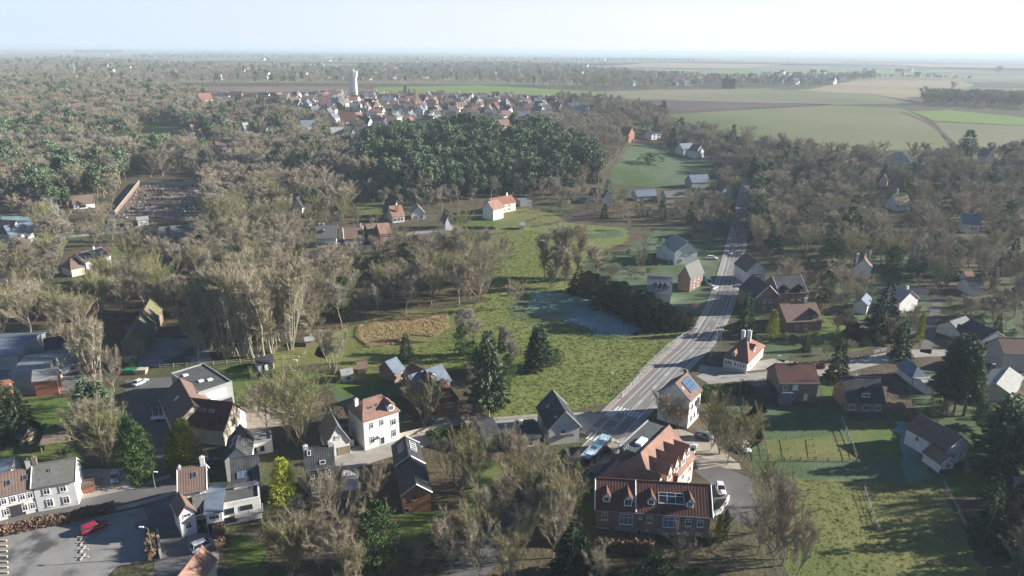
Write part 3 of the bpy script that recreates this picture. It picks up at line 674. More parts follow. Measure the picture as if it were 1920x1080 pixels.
# ------------------------------------------------------------------ foreground houses, lower left
H = house('farmhouse', 'long white farmhouse with red-brown roof at the left edge', (-38, 937), (60, 914), 5.4, 6.4, 2.5, roof='browntile', rib=.5, phrase='the white farmhouse with the red-brown roof')
wins(H, 'f', (.42, .60, .78, .93), (3.3,), .9, 1.3); wins(H, 'f', (.42, .78, .93), (.9,), .9, 1.4)
skylight(H, 'f', .55, .35); skylight(H, 'f', .88, .42); wins(H, 'f', (.62,), (0,), 2.6, 2.6, 'garage', 'wood', 'darkframe', name='barn_door')
chimney(H, .97, m='greyr')
H = house('farmhouse', 'tall white farmhouse with grey slate roof, gable end towards the parking court', (61, 912), (138, 899), 5.7, 6.6, 2.7, roof='greyslate', verge='white', phrase='the white farmhouse with the grey roof')
wins(H, 'f', (.30, .70), (3.5,), 1.1, 1.4); wins(H, 'f', (.32, .72), (.8,), 1.1, 1.6, 'cross'); wins(H, 'r', (.25,), (1.0,), .8, 1.2); wins(H, 'r', (.5,), (4.4,), .7, 1.0)
chimney(H, .03, m='brickb'); skylight(H, 'f', .4, .55, .5, .6)
H = house('outbuilding', 'small blue-grey roofed outbuilding behind the left farmhouse', (-20, 888), (16, 884), 2.6, 5, 1.4, roof='blueroof', cat='outbuilding')
H = house('shed', 'low brick bin shelter beside the grey roofed farmhouse', (153, 912), (172, 909), 1.8, 3, .4, wall='orange_brick', roof='browntile', cat='shed')
# white cluster
H = house('white_house', 'tall narrow white house with brown ribbed roof left of the blue roofed annex', (336, 923), (384, 915), 6.6, 7.0, 2.9, roof='browntile', rib=.45, phrase='the narrow white house with the brown roof', verge='white')
wins(H, 'f', (.22, .70), (4.6,), .8, 1.3); skylight(H, 'f', .6, .5); chimney(H, .95, h=1.6, m='white'); chimney(H, .03, h=.3, w=.4, m='white')
H2 = house('white_annex', 'white two storey annex with brown hipped roof and motorbikes at its foot', (335, 965), (364, 955), 5.0, 5.0, 1.6, ridge='y', roof='browntile', cat='annex', rib=.45)
wins(H2, 'f', (.5,), (4.0,), 1.2, .7, 'two'); wins(H2, 'f', (.5,), (1.5,), 1.0, 1.3)
H3 = house('white_annex', 'white balcony block with dark openings between annex and garages', (365, 950), (385, 946), 4.8, 3.6, 1.0, roof='greyslate', cat='annex')
wins(H3, 'f', (.5,), (2.9,), 2.0, 1.5, 'two'); wins(H3, 'f', (.5,), (.4,), 2.0, 1.6, 'garage', 'frame', 'darkframe'); balcony(H3, 'f', .5, 2.6, 2.4, 1.0, 'frame')
H4 = house('white_annex', 'white garage annex with blue-grey sloping metal roof', (385, 962), (415, 957), 4.6, 9.0, 1.0, roof='blueroof', cat='annex', ridge='x')
wins(H4, 'f', (.5,), (3.0,), 1.8, 1.0, 'three'); wins(H4, 'f', (.55,), (.1,), 2.8, 2.2, 'garage', 'wood', 'darkframe', name='garage_door')
H5 = house('white_annex', 'white flat roofed wing with rows of small windows at the right of the cluster', (416, 948), (487, 934), 4.4, 5.5, 0, flat=True, roof='bitumen', cat='annex', verge='white')
wins(H5, 'f', (.17,), (2.4,), 1.8, 1.1, 'three', 'darkframe'); wins(H5, 'f', (.62,), (2.4,), 2.2, 1.1, 'four', 'darkframe'); wins(H5, 'f', (.15,), (.2,), 2.6, 1.6, 'garage', 'frame', 'darkframe'); balcony(H5, 'f', .68, 2.2, 5, 1.4, 'frame')
H = house('white_house', 'white house with dark grey ribbed roof behind the flat roofed wing', (437, 905), (484, 897), 6.0, 6.6, 3.2, roof='slate', rib=.45, phrase='the white house with dark ribbed roof')
wins(H, 'f', (.30, .37), (2.8,), .5, 1.4, 'plain', 'darkframe'); wins(H, 'f', (.8,), (3.8,), .6, .8, 'plain', 'darkframe'); skylight(H, 'f', .28, .12, .9, 1.3, 'metal', 'solarb'); skylight(H, 'f', .48, .12, .9, 1.3, 'metal', 'solarb')
H = house('white_house', 'white gabled house with dark blue slate roof and two skylights', (421, 862), (468, 856), 5.2, 9, 2.6, ridge='y', roof='slate', phrase='the white gable with the dark blue roof')
skylight(H, 'l', .45, .5, .6, 1.3, 'frame', 'solarb'); skylight(H, 'l', .7, .4, .6, 1.3, 'frame', 'solarb'); skylight(H, 'r', .3, .5, .9, .9)
H = house('garden_room', 'small cream flat roofed house right of the blue slate gable', (470, 832), (510, 825), 3.0, 4, 0, flat=True, wall='white', roof='lightroof', cat='outbuilding')
wins(H, 'f', (.12, .5), (.8,), .9, 1.1, 'plain', 'darkframe')
# modern house and red barn
H = house('modern_house', 'modern zinc clad house with flat grey roof and wide lit window', (372, 738), (435, 717), 6.2, 15.5, 0, flat=True, wall='zinc', roof='bitumen', phrase='the flat roofed zinc house', verge='zinc')
wins(H, 'f', (.50,), (3.4,), 5.2, 2.2, 'plain', 'frame', 'frame'); wins(H, 'f', (.65,), (.2,), 5.0, 2.2, 'three', 'darkframe')
for u, v in ((-.25, 11.5), (-.1, 5.5), (.12, 4.6)): link('roof_light', MB().box(u * H.L - .6, v, H.e, u * H.L + .6, v + 1, H.e + .35).mesh('roof_light', M['frame']), H.roof)
H = house('red_roof_barn', 'barn house with dark red ribbed roof and cream gable at its right end', (341, 797), (418, 806), 4.2, 9.0, 4.4, roof='darkred', wall='cream', rib=.5, phrase='the dark red roofed barn')
wins(H, 'r', (.45,), (3.2,), 1.2, 1.8, 'two', 'wood'); wins(H, 'r', (.55,), (.1,), 1.0, 2.1, 'door', 'wood', name='door'); skylight(H, 'f', .33, .55, .5, .8); skylight(H, 'f', .42, .55, .4, .8); skylight(H, 'f', .55, .55, .5, .8); skylight(H, 'f', .63, .55, .4, .8)
rn, rf = pix(360, 752, 8.4), pix(336, 709, 8.4); du = Vector((rf.x - rn.x, rf.y - rn.y, 0)).normalized(); pr_ = Vector((du.y, -du.x, 0))
H = house('blue_roof_barn', 'long barn wing with dark blue shaded roof running up to the flat roofed house', None, None, 4.4, 9.6, 4.0, wall='cream', roof='browntile', rib=.5, cat='barn', AB=(rn - du * 2 + pr_ * 4.8, rf + pr_ * 4.8), phrase='the long barn wing')
skylight(H, 'b', .45, .45, .8, 1.4, 'frame', 'frame')
# big white house and neighbours
H = house('white_villa', 'big white three storey house with orange-red tiled mansard roof', (681, 788), (747, 768), 7.6, 8.5, 2.5, hips=(2.0, 2.0), roof='pinktile', phrase='the big white house with the orange-red roof')
wins(H, 'f', (.22, .51), (5.0,), .9, 1.5); wins(H, 'f', (.22, .84), (1.2, ), 1.1, 1.8); wins(H, 'f', (.50,), (.2,), 1.1, 2.2, 'door', name='door'); wins(H, 'f', (.84,), (4.2,), 1.2, 1.5)
dormer(H, 'f', .80, .15, 1.6, 1.6, .5, win=('two', 1.0, 1.2)); skylight(H, 'f', .32, .45, .9, .6); skylight(H, 'f', .52, .5, .6, .6, 'metal'); chimney(H, .05, m='white', h=.6)
link('canopy', MB().box(-1.1, -1.1, 2.6, 1.3, -.02, 2.75).mesh('canopy', M['frame']), H.root)
H = house('white_garage_house', 'small white steep gabled house with garage left of the big white villa', (613, 832), (655, 823), 3.6, 8, 4.2, ridge='y', roof='greyslate', phrase='the small white steep gable')
wins(H, 'f', (.42, .58), (4.2,), .5, .9); wins(H, 'f', (.72,), (.0,), 2.6, 2.1, 'garage', 'stone', 'wood', name='garage_door')
H = house('brick_townhouse', 'tall brown brick house with dark ribbed roof and ivy at its right corner', (573, 879), (625, 872), 7.4, 6.0, 2.7, wall='brickb', roof='slate', rib=.45, phrase='the tall brown brick house')
wins(H, 'f', (.22, .5, .80), (5.0,), .8, 1.5, 'two'); wins(H, 'f', (.22, .80), (1.8,), .8, 1.7, 'two'); wins(H, 'f', (.5,), (.4,), 1.0, 2.8, 'door', gl='solarb', name='door'); skylight(H, 'f', .15, .6, .7, 1.1, 'frame'); skylight(H, 'f', .62, .1, 1.1, .8, 'frame'); chimney(H, .04, m='white', h=.5); chimney(H, .95, m='white', h=.8)
H = house('greenhouse_shed', 'low shed with light grey ribbed roof right of the tall brick house', (641, 918), (668, 916), 2.2, 6.5, .7, roof='lightroof', wall='wood', rib=.6, cat='shed')
H = house('brick_house', 'red brick house with dark roof and skylights behind the long brick house', (742, 872), (792, 866), 4.6, 7.6, 1.8, ridge='y', wall='orange_brick', roof='slate', phrase='the red brick house with skylights', verge='frame')
for v_ in (.2, .32, .44, .56): skylight(H, 'l', v_, .35, .7, 1.5, 'metal', 'solarb'); skylight(H, 'r', 1 - v_, .3, .8, 1.6, 'frame')
H = house('brick_barn', 'long red brick house with dark roof slopes and a small window in its gable', (754, 927), (807, 920), 4.4, 9.6, 2.0, ridge='y', wall='orange_brick', roof='slate', phrase='the long red brick gable house', verge='metal')
wins(H, 'f', (.42,), (2.8,), 1.0, 1.2, 'plain', 'wood'); wins(H, 'f', (.15,), (.2,), .9, 1.0, 'plain', 'wood')
# houses behind
H = house('blue_roof_house', 'dark house with frosted blue-grey roof beside the pointed dark spruce', (752, 714), (784, 733), 4.2, 10, 2.8, ridge='y', wall='brickb', roof='blueroof', phrase='the frosted blue roof house')
H = house('blue_roof_annex', 'small lower frosted wing left of the dark blue-grey roof house', (739, 698), (757, 690), 3.2, 6, 2.2, wall='brickb', roof='blueroof', cat='annex'); wins(H, 'f', (.8,), (.3,), .8, 1.8, 'door', name='door')
H = house('red_villa', 'brick villa with dark red hipped roofs and white garage door by the sloping drive', (825, 752), (858, 746), 4.6, 9, 3.4, hips=(2, 2), wall='orange_brick', roof='darkred', phrase='the red brick villa')
wins(H, 'f', (.55,), (2.6,), 1.8, 1.3, 'three'); wins(H, 'f', (.62,), (-1.5,), 2.8, 2.1, 'garage', 'frame', 'solarb', name='garage_door')
H = house('red_villa_wing', 'gabled dormer wing of dark red tiles left of the red villa', (803, 743), (829, 738), 4.4, 8, 3.2, ridge='y', wall='orange_brick', roof='darkred', cat='house', verge='frame'); wins(H, 'f', (.55,), (3.0,), 2.2, 1.2, 'plain', 'frame', 'solarb')
H = house('red_villa_wing', 'low rear wing with pale edged red gable behind the red villa', (795, 724), (826, 712), 3.8, 9, 2.6, ridge='y', wall='brickb', roof='redtile', cat='house', verge='frame')
# sheds and shelters in the middle
H = house('garden_shed', 'white garden shed with pale flat roof at the end of the frosted garden', (642, 703), (661, 700), 2.3, 3.6, .7, roof='lightroof', cat='shed'); wins(H, 'f', (.6,), (.4,), 1.2, 1.3, 'two')
H = house('garden_shed', 'small brown tiled garden shed behind the white garden shed', (672, 690), (688, 688), 2.0, 3.0, 1.2, wall='wood', roof='browntile', cat='shed')
H = house('garden_cabin', 'small blue-white cabin with grey roof at the wood edge', (484, 683), (513, 677), 2.3, 4.5, .9, wall='white', roof='slate', cat='cabin', phrase='the small garden cabin'); wins(H, 'f', (.3,), (.1,), .9, 1.9, 'door', name='door'); wins(H, 'f', (.8,), (.1,), 1.2, 1.9, 'plain', 'darkframe')
H = house('goat_shelter', 'small open timber shelter on the worn paddock', (573, 639), (588, 637), 2.0, 3, .4, wall='wood', roof='lightroof', cat='shelter')
H = house('farm_barn', 'long barn with mossy brown roof behind the pale poplar', (226, 646), (270, 642), 4.4, 30, 3.0, ridge='y', wall='wood', roof='mossroof', cat='barn', phrase='the mossy roofed barn')
for i, (x0, lab) in enumerate(((224, 'left'), (250, 'right'))):
    a, b = pix(x0, 648, 2.6), pix(x0 + 22, 646, 2.6)
    H = house('shipping_container', 'dark red shipping container, the %s one of the two by the barn' % lab, None, None, 2.6, 2.5, 0, flat=True, wall='car_red', roof='car_red', verge='car_red', cat='container', AB=(a, b))
for k, (x0, y0, x1, y1, dp, rf, wl, lab) in enumerate([(-60, 668, 32, 664, 16, 'blueroof', 'zinc', 'large blue-grey roofed works hall at the left edge'), (18, 700, 72, 702, 13, 'lightroof', 'greyr', 'grey roofed works hall with frosted strips'), (62, 712, 105, 708, 3, 'lightroof', 'orange_brick', 'low orange brick workshop in front of the works halls'), (86, 655, 132, 647, 7, 'slate', 'greyr', 'dark roofed shed at the back of the works yard'), (-20, 738, 14, 733, 5, 'orange_brick', 'orange_brick', 'orange tiled shed at the left edge behind the spruce'), (22, 815, 38, 822, 4, 'slate', 'wood', 'small dark garden shed on the bright lawn')]):
    H = house('workshop', lab, (x0, y0), (x1, y1), 4.6 if k != 5 else 2.2, dp, 1.8, wall=wl, roof=rf, cat='workshop' if k < 5 else 'shed', phrase='the works halls' if k < 3 else lab)
# bottom edge
H = house('red_roof_house', 'house cut by the bottom edge with orange-red and dark slate roof slopes', (299, 1122), (345, 1126), 3.6, 9.5, 2.2, ridge='y', roof='pinktile', wall='cream', phrase='the orange-red roof at the bottom edge')
H = house('black_roof_house', 'white gabled house with steep black slate roof beside the meadow', (1030, 803), (1087, 797), 4.4, 10.5, 3.9, ridge='y', roof='slate', phrase='the black roofed white house', verge='lightroof')
wins(H, 'f', (.45,), (2.6,), 1.0, 1.2); skylight(H, 'l', .35, .35, .8, .8, 'frame', 'solarb'); skylight(H, 'l', .9, .45, .6, .6, 'frame', 'solarb'); link('awning', MB().box(-2.2, -1.0, 2.3, 2.0, -.02, 2.42).mesh('awning', M['darkframe']), H.root)
for v_ in (.3, .45, .6): skylight(H, 'r', v_, .4, .9, 1.4, 'metal')
H = house('slate_annex', 'low dark roofed annex left of the black roofed white house', (982, 822), (1013, 819), 3.0, 8, 1.4, roof='slate', wall='greyr', cat='annex'); wins(H, 'f', (.4,), (1.0,), 1.2, 1.0, 'two'); chimney(H, .05, h=.8, m='white')
H = house('glazed_workshop', 'small pale blue fronted building with dark roof by the side street', (911, 817), (937, 810), 3.4, 8, 1.6, roof='slate', wall='blueroof', cat='workshop', phrase='the pale blue workshop'); wins(H, 'f', (.55,), (.2,), 3.2, 1.2, 'four', 'metal')
# ------------------------------------------------------------------ apartments and houses along the main road
H = house('apartment_building', 'brown brick apartment block with long dark red ribbed roof and five small dormers', (1119, 953), (1333, 967), 6.2, 8.6, 3.5, wall='brickb', roof='darkred', rib=.55, phrase='the brick apartment block', verge='frame')
A = H
wins(H, 'f', (.075,), (3.9,), 1.1, 1.5, 'cross'); wins(H, 'f', (.065,), (.9,), 2.4, 1.2, 'four'); wins(H, 'f', (.47,), (3.9,), 1.0, 1.4); wins(H, 'f', (.46,), (1.0,), .9, 1.3); wins(H, 'f', (.385,), (.1,), .9, 2.2, 'door', name='door')
wins(H, 'f', (.39,), (4.6,), .6, .5, 'plain'); wins(H, 'f', (.81, .915), (3.7,), 1.1, 1.5); wins(H, 'f', (.80, .91), (.9,), 1.0, 1.4)
wins(H, 'f', (.265,), (3.2,), 2.4, 2.2, 'three', gl='solarb'); wins(H, 'f', (.66,), (3.2,), 2.9, 2.2, 'three', gl='solarb'); wins(H, 'f', (.265,), (.1,), 1.8, 2.2, 'two', 'darkframe'); wins(H, 'f', (.66,), (.1,), 2.6, 2.2, 'three')
balcony(H, 'f', .265, 3.0, 4.4, 1.5); balcony(H, 'f', .66, 3.0, 4.8, 1.5)
for u in (.085, .275, .48, .82): dormer(H, 'f', u, 1.0 if u != .275 else .6, 1.4, 1.1 if u != .275 else 1.5, .9, wall='frame', roof='darkred', win=('two', .9, .95) if u != .275 else ('two', 1.2, 1.35))
mw, ln = slope_mw(H, 'f', .66, .30, .05); add_window(H.roof, mw, 4.6, 2.0, 'three', 'frame', 'glass', 'terrace_window')
mw, ln = slope_mw(H, 'f', .325, .28, .05); add_window(H.roof, mw, .8, .9, 'sky', 'frame', 'glass', 'skylight')
link('party_wall', MB().box(-H.L * .155 - .1, -.25, 6.0, -H.L * .155 + .1, .2, 6.25).mesh('party_wall', M['frame']), H.root)
mb = MB(); half = H.d / 2; mb.tube((-H.L * .155, -.3, H.e - .05), (-H.L * .155, half, H.e + H.rise + .2), .11, .11, 4)
link('roof_seam', mb.mesh('roof_seam', M['frame']), H.roof)
chimney(H, .72, 2.4, h=.2, m='brick')
# diagonal wing with grey left slope and orange lit right slope
WE = 5.8; RH = 10.8; HF = 6.0
rn, rf = pix(1201, 850, RH), pix(1254, 799, RH); du = Vector((rf.x - rn.x, rf.y - rn.y, 0)).normalized(); pr_ = Vector((du.y, -du.x, 0))
w0 = rn - du * 4.5 + pr_ * HF; w1 = rf + pr_ * HF
W2 = house('apartment_wing', 'diagonal apartment wing with orange tiled slope and pointed dormers facing the gravel court', None, None, WE, 2 * HF, RH - WE, hips=(4.5, 0), wall='cream', roof='pinktile', AB=(w0, w1), cat='apartment building', phrase='the diagonal apartment wing')
for u, big in ((.14, 0), (.34, 1), (.52, 1), (.72, 1), (.9, 0)):
    dormer(W2, 'f', u, .3 if big else .7, 2.2 if big else 1.7, 2.2 if big else 1.6, 1.7 if big else 1.2, wall='cream', roof='pinktile', win=('cross', 1.2, 1.5))
wins(W2, 'f', (.2, .45, .7, .9), (.8, 3.2), 1.1, 1.5)
balcony(W2, 'f', .3, 3.0, 3.4, 1.6, 'frame')
zt_ = W2.e + W2.rise - .3; xa_, xb_ = -W2.L / 2 + 4.6, W2.L / 2 - .1; D2 = W2.d
fr_ = link('flat_roof', MB().box(xa_, D2 / 2 + .25, W2.e - 1, xb_, D2 / 2 + 4.6, zt_).mesh('flat_roof', M['bitumen']), W2.root)
link('parapet', MB().box(xa_, D2 / 2 + 4.6, zt_ - .6, xb_, D2 / 2 + 4.85, zt_ + .25).mesh('parapet', M['lightroof']), fr_)
link('roof_light', MB().box(-1.6, D2 / 2 + 1.2, zt_, 1.4, D2 / 2 + 2.6, zt_ + .5).mesh('roof_light', M['frame']), fr_)
for k in range(3): link('roof_vent', MB().box(-5 + k * .8, D2 / 2 + 3.2, zt_, -4.6 + k * .8, D2 / 2 + 3.6, zt_ + .5).mesh('roof_vent', M['metal']), fr_)
a0, a1 = pix(1161, 893, 5.4), pix(1206, 903, 5.4)
W3 = house('apartment_wing', 'short hipped apartment wing with orange tiles and one dormer behind the brick block', (1163, 888), (1213, 893), 5.6, 9, 4.4, hips=(3.2, 0), wall='brickb', roof='pinktile', cat='apartment building', phrase='the short orange hipped wing')
dormer(W3, 'r', .4, .5, 1.5, 1.4, 1.1, wall='cream', roof='pinktile')
H = house('traffic_kiosk', 'small round roofed cream shelter on the verge by the bus stop', (1148, 842), (1166, 836), 1.5, 3.4, .3, wall='cream', roof='cream', cat='shelter')
# tall house with solar roof: shaded gable left, lit wall right
h0, h1 = pix(1293, 750, 8.0), pix(1316, 733, 8.0)
H = house('solar_house', 'tall gabled house beside the main road with light solar panels on its brown roof', (1236, 733), (1294, 750), 7.6, 7.0, 3.2, ridge='y', wall='white', roof='browntile', phrase='the tall house with solar panels', verge='lightroof')
wins(H, 'r', (.25, .55, .85), (1.4, 4.6), .8, 1.3, 'plain', 'wood')
panels(H, 'r', .30, .20, 4, 3, 1.0, 1.05, 'solarb', .10)
skylight(H, 'r', .1, .55, .6, .6, 'frame', 'frame'); chimney(H, .97, -.3, h=.8, m='brickb')
# turret house
H = house('turret_house', 'white cottage with wide pyramid of red tiles and two tall white chimneys', (1358, 668), (1402, 679), 3.6, 15, 4.2, hips=(3.2, 3.2), wall='white', roof='redtile', phrase='the cottage with two white chimneys')
wins(H, 'f', (.10, .2, .3), (1.5,), .6, 1.2, 'plain'); wins(H, 'f', (.50, .62, .74, .86), (1.5,), .6, 1.2, 'plain'); wins(H, 'r', (.2, .6), (1.0,), .9, 1.4)
dormer(H, 'r', .45, .4, 1.8, 1.6, .8, wall='white', win=('two', .9, 1.1)); dormer(H, 'f', .35, .8, 1.0, .9, .5)
chimney(H, .36, 0, h=1.7, w=1.0, m='white'); chimney(H, .62, 0, h=2.1, w=1.1, m='white')
H = house('brick_house', 'dark brick house with red and brown roof and pale blue porch', (1462, 717), (1535, 717), 5.6, 8.4, 3.2, wall='brickb', roof='darkred', rib=.5, phrase='the dark brick house with red roof')
wins(H, 'f', (.16,), (3.5,), 1.0, 1.4, 'two'); wins(H, 'f', (.42,), (3.5,), 1.4, 1.4, 'two', gl='frame'); wins(H, 'f', (.37,), (1.0,), 1.1, 1.6, 'two'); wins(H, 'f', (.72,), (.6,), .9, 1.8, 'plain', gl='frame'); chimney(H, .56, h=.4, w=.5, m='brick')
block(H, 'porch', -H.L / 2 + .4, -1.6, 0, -H.L / 2 + 3.2, -.01, 3.4, 'blueroof'); wins(H, 'f', (.17,), (0,), 1.1, 2.1, 'door', name='door')
block(H, 'red_roof_patch', .1, .4, H.e + .65, H.L / 2 + .3, .5, H.e + .7, 'redtile')
H = house('shed', 'open black shed left of the dark brick house', (1436, 740), (1461, 735), 2.6, 7, .5, wall='darkframe', roof='slate', cat='shed')
H = house('dark_brick_house', 'low dark brick house with blue-black roof and white dormer window', (1590, 750), (1658, 752), 3.4, 9, 4.2, wall='brickb', roof='slate', phrase='the low dark brick house')
dormer(H, 'f', .50, .5, 2.4, 1.5, .6, wall='brickb', roof='slate', win=('three', 1.8, 1.0)); wins(H, 'f', (.15, .55, .85), (.8,), 1.6, 1.5, 'three'); chimney(H, .33, h=.5, m='greyr')
H = house('blue_hip_house', 'low house with pale frosted blue hipped roof behind the tall pines', (1712, 706), (1739, 706), 2.6, 7.5, 2.0, ridge='y', hips=(2, 0), wall='white', roof='blueroof', phrase='the frosted blue hipped roof')
H = house('white_garden_house', 'white house with shaded brown roof beside the big dark conifers', (1775, 842), (1817, 831), 4.2, 10, 2.6, ridge='y', roof='browntile', phrase='the small white garden house')
wins(H, 'f', (.28,), (1.0,), 2.0, 1.6, 'three'); wins(H, 'f', (.7,), (.8,), .7, 1.8, 'plain', 'frame'); wins(H, 'f', (.62,), (4.4,), .9, 1.2); wins(H, 'l', (.3, .6), (2.2,), .9, 1.3)
H = house('white_playhouse', 'little white gabled annex with blue base in front of the white garden house', (1765, 868), (1790, 865), 2.6, 5, 1.3, ridge='y', roof='browntile', cat='annex', verge='frame'); wins(H, 'f', (.55,), (1.2,), 1.2, 1.0, 'two'); block(H, 'blue_base', -H.L / 2 - .05, -.06, 0, H.L / 2 + .05, -.01, .9, 'car_blue')
H = house('bungalow', 'white bungalow with steep black hipped roof at the right edge', (1842, 636), (1886, 633), 3.0, 9.5, 2.4, ridge='y', roof='slate', phrase='the white bungalow', verge='lightroof')
wins(H, 'f', (.3,), (.1,), 2.6, 2.0, 'two', 'darkframe'); wins(H, 'l', (.2, .4, .6, .8), (.8,), .9, 1.2)
H = house('bungalow_wing', 'low side wing of the white bungalow with the same dark roof', (1800, 622), (1828, 612), 2.6, 7, 2.4, roof='slate', cat='annex')
H = house('edge_house', 'rendered grey house cut by the right edge', (1884, 662), (1950, 664), 5.6, 8, 3, wall='greyr', roof='browntile')
H = house('roadside_hall', 'grey metal roofed hall below the side road at the right edge', (1838, 722), (1895, 738), 3.2, 14, 1.6, ridge='y', wall='greyr', roof='lightroof', cat='hall')
H = house('white_shed', 'white shed with pale roof under the tall pines', (1738, 724), (1768, 722), 2.4, 5, .8, roof='lightroof', cat='shed')
H = house('edge_shed', 'small teal roofed shed at the right edge low down', (1906, 912), (1940, 920), 2.4, 4, .6, roof='blueroof', wall='wood', cat='shed')
# brick pair right of road
H = house('brown_brick_house', 'grey-brown brick gabled house right of the main road with white verge', (1417, 558), (1462, 556), 6.0, 12, 4.2, ridge='y', wall='brickb', roof='slate', phrase='the grey-brown brick gable', verge='frame')
wins(H, 'f', (.4, .75), (1.2,), 1.0, 1.2); wins(H, 'f', (.4, .62), (4.0,), .9, 1.2)
H = house('pink_brick_house', 'pinkish brick house with black roof and two small gables', (1462, 550), (1513, 548), 5.0, 12, 4.6, wall='brick', roof='slate', phrase='the pinkish brick house', verge='frame')
wins(H, 'f', (.25, .5, .75), (1.0,), 1.1, 1.4); dormer(H, 'f', .25, -.02, 1.8, 1.2, 1.0, wall='brick'); dormer(H, 'f', .8, -.02, 1.8, 1.2, 1.0, wall='brick')
H = house('brown_roof_house', 'low brick house with wide brown roof in front of the pinkish brick house', (1476, 603), (1542, 600), 3.6, 11, 4.0, wall='brick', roof='browntile', phrase='the low brick house with wide brown roof')
dormer(H, 'f', .78, .2, 2.4, 1.4, 1.3, wall='brick', roof='slate'); wins(H, 'f', (.3, .55), (.8,), 1.4, 1.5, 'three'); chimney(H, .72, h=1.6, m='white')
H = house('white_sign_house', 'white gabled roadside house with dark pink roof and pale wall lettering bands', (1400, 508), (1437, 507), 5.4, 11, 4.0, ridge='y', roof='browntile', phrase='the white roadside house')
for z in (1.2, 2.4, 3.6): link('wall_band', MB().box(-2.0, -.06, z, 2.2, -.01, z + .35).mesh('wall_band', M['paleband'] if 'paleband' in M else M['blueroof']), H.root)
H = house('white_farm_villa', 'large pale house with two grey roofs left of the main road', (1266, 472), (1308, 470), 5.8, 13, 4.0, ridge='y', roof='lightroof', phrase='the large pale house left of the road'); wins(H, 'f', (.3,), (1.2,), .9, 1.4); wins(H, 'f', (.45, .6, .75), (4.2,), .8, .9)
H = house('pale_wing', 'lower wing of the large pale house with grey roof', (1265, 471), (1290, 462), 4.6, 9, 2.0, roof='lightroof', cat='annex')
H = house('pink_gable_house', 'tall pinkish gabled house with grey roof in front of the large pale house', (1272, 516), (1295, 521), 5.6, 11, 4.2, ridge='y', wall='brickb', roof='greyslate', phrase='the tall pinkish gable', verge='frame')
wins(H, 'r', (.3, .6), (1.0, 3.5), 1.0, 1.3)
H = house('dormer_house', 'house with pale tiled roof and three dark dormers beside the conifer row', (1214, 548), (1258, 551), 3.4, 10, 4.6, roof='lightroof', phrase='the house with three dark dormers')
for u in (.38, .58, .78): dormer(H, 'f', u, 1.2, 1.7, 1.4, .5, wall='slate', roof='slate')
H = house('small_dark_house', 'small dark roofed house with brown timber end, uppermost left of the road', (1301, 434), (1337, 436), 3.6, 9, 4.0, roof='slate', wall='brickb', phrase='the dark roofed house near the bend')
H = house('white_wood_house', 'white gabled house with brown roof and conservatory in the right wood', (1602, 499), (1634, 503), 4.6, 10, 3.6, ridge='y', roof='browntile', phrase='the white house in the right wood'); wins(H, 'r', (.3, .5, .7), (2.6,), .9, 1.2); chimney(H, .05, -2.5, h=1.4, m='white'); chimney(H, .8, 2, h=1.2, m='white'); wins(H, 'f', (.5,), (1.5,), .8, 1.6)
H = house('white_wood_house', 'white house with pale green roof half hidden behind the dark conifer', (1648, 553), (1688, 566), 4.2, 10, 3.2, roof='lightroof', phrase='the half hidden white house'); chimney(H, .8, h=1.2, m='white')
H = house('white_flat_house', 'small white flat fronted house left of the dark conifer', (1601, 567), (1627, 572), 3.6, 8, 1.6, roof='blueroof', ridge='y')
H = house('garage_row', 'low dark garage among the right wood', (1705, 547), (1741, 551), 2.8, 7, .8, roof='slate', wall='greyr', cat='garage')
H = house('steep_roof_house', 'olive mossy steep roof with narrow white gable high in the right wood', (1682, 386), (1708, 384), 3.0, 9, 6.0, ridge='x', roof='mossroof', phrase='the mossy steep roof'); chimney(H, .3, h=2.2, m='white')
H = house('wood_villa', 'pale villa with blue-grey roof high in the right wood', (1805, 418), (1838, 421), 4.6, 9, 4, roof='blueroof', phrase='the pale villa high in the right wood'); wins(H, 'f', (.6, .8), (1.4,), 1.2, 1.4)
H = house('wood_villa', 'narrow white gabled villa between far trees at the upper right', (1850, 293), (1863, 293), 6, 9, 5, ridge='y', roof='greyslate')
H = house('wood_house', 'broad grey roofed house at the far edge of the right wood', (1668, 300), (1706, 301), 4, 12, 5, roof='lightroof', hips=(4, 4))
H = house('wood_house', 'pale end wall of a house lower in the right wood', (1650, 337), (1664, 338), 4.5, 8, 3.4, ridge='y', roof='browntile', wall='cream')
H = house('wood_house', 'roof of a low house with white trim in the shade at the right', (1822, 540), (1846, 540), 3, 8, 2.6, roof='greyslate')
H = house('garden_shed', 'small pink tiled shed under trees at the right', (1812, 517), (1826, 517), 2.4, 4, 1.4, roof='pinktile', cat='shed')
# upper valley
H = house('white_gable_house', 'white gabled house with long dark roof below the upper pasture', (1131, 370), (1147, 370), 3.6, 8, 4, ridge='y', roof='slate', phrase='the white gable below the upper pasture'); 
H = house('white_gable_wing', 'long dark roofed wing of the white gabled house below the pasture', (1104, 365), (1131, 368), 3.2, 8, 3.4, roof='slate', cat='annex')
H = house('pink_house', 'narrow salmon pink gabled house at the top of the pasture', (1179, 250), (1190, 249), 8, 9, 5, ridge='y', roof='browntile', wall='brick', phrase='the narrow pink gable')
H = house('white_block_house', 'white house with dark roof and little gables above the pasture', (1222, 251), (1240, 250), 5.5, 9, 3, roof='slate', phrase='the white house above the pasture'); wins(H, 'f', (.3, .7), (1.0, 3.2), 1.6, 1.4, 'plain', 'darkframe')
H = house('blue_shade_house', 'pale blue shaded house among trees at the right end of the pasture', (1281, 280), (1303, 278), 5, 9, 4, roof='blueroof')
H = house('white_villa_small', 'white villa between trees right of the pale blue shaded house', (1306, 283), (1320, 281), 6, 8, 4, ridge='y', roof='browntile')
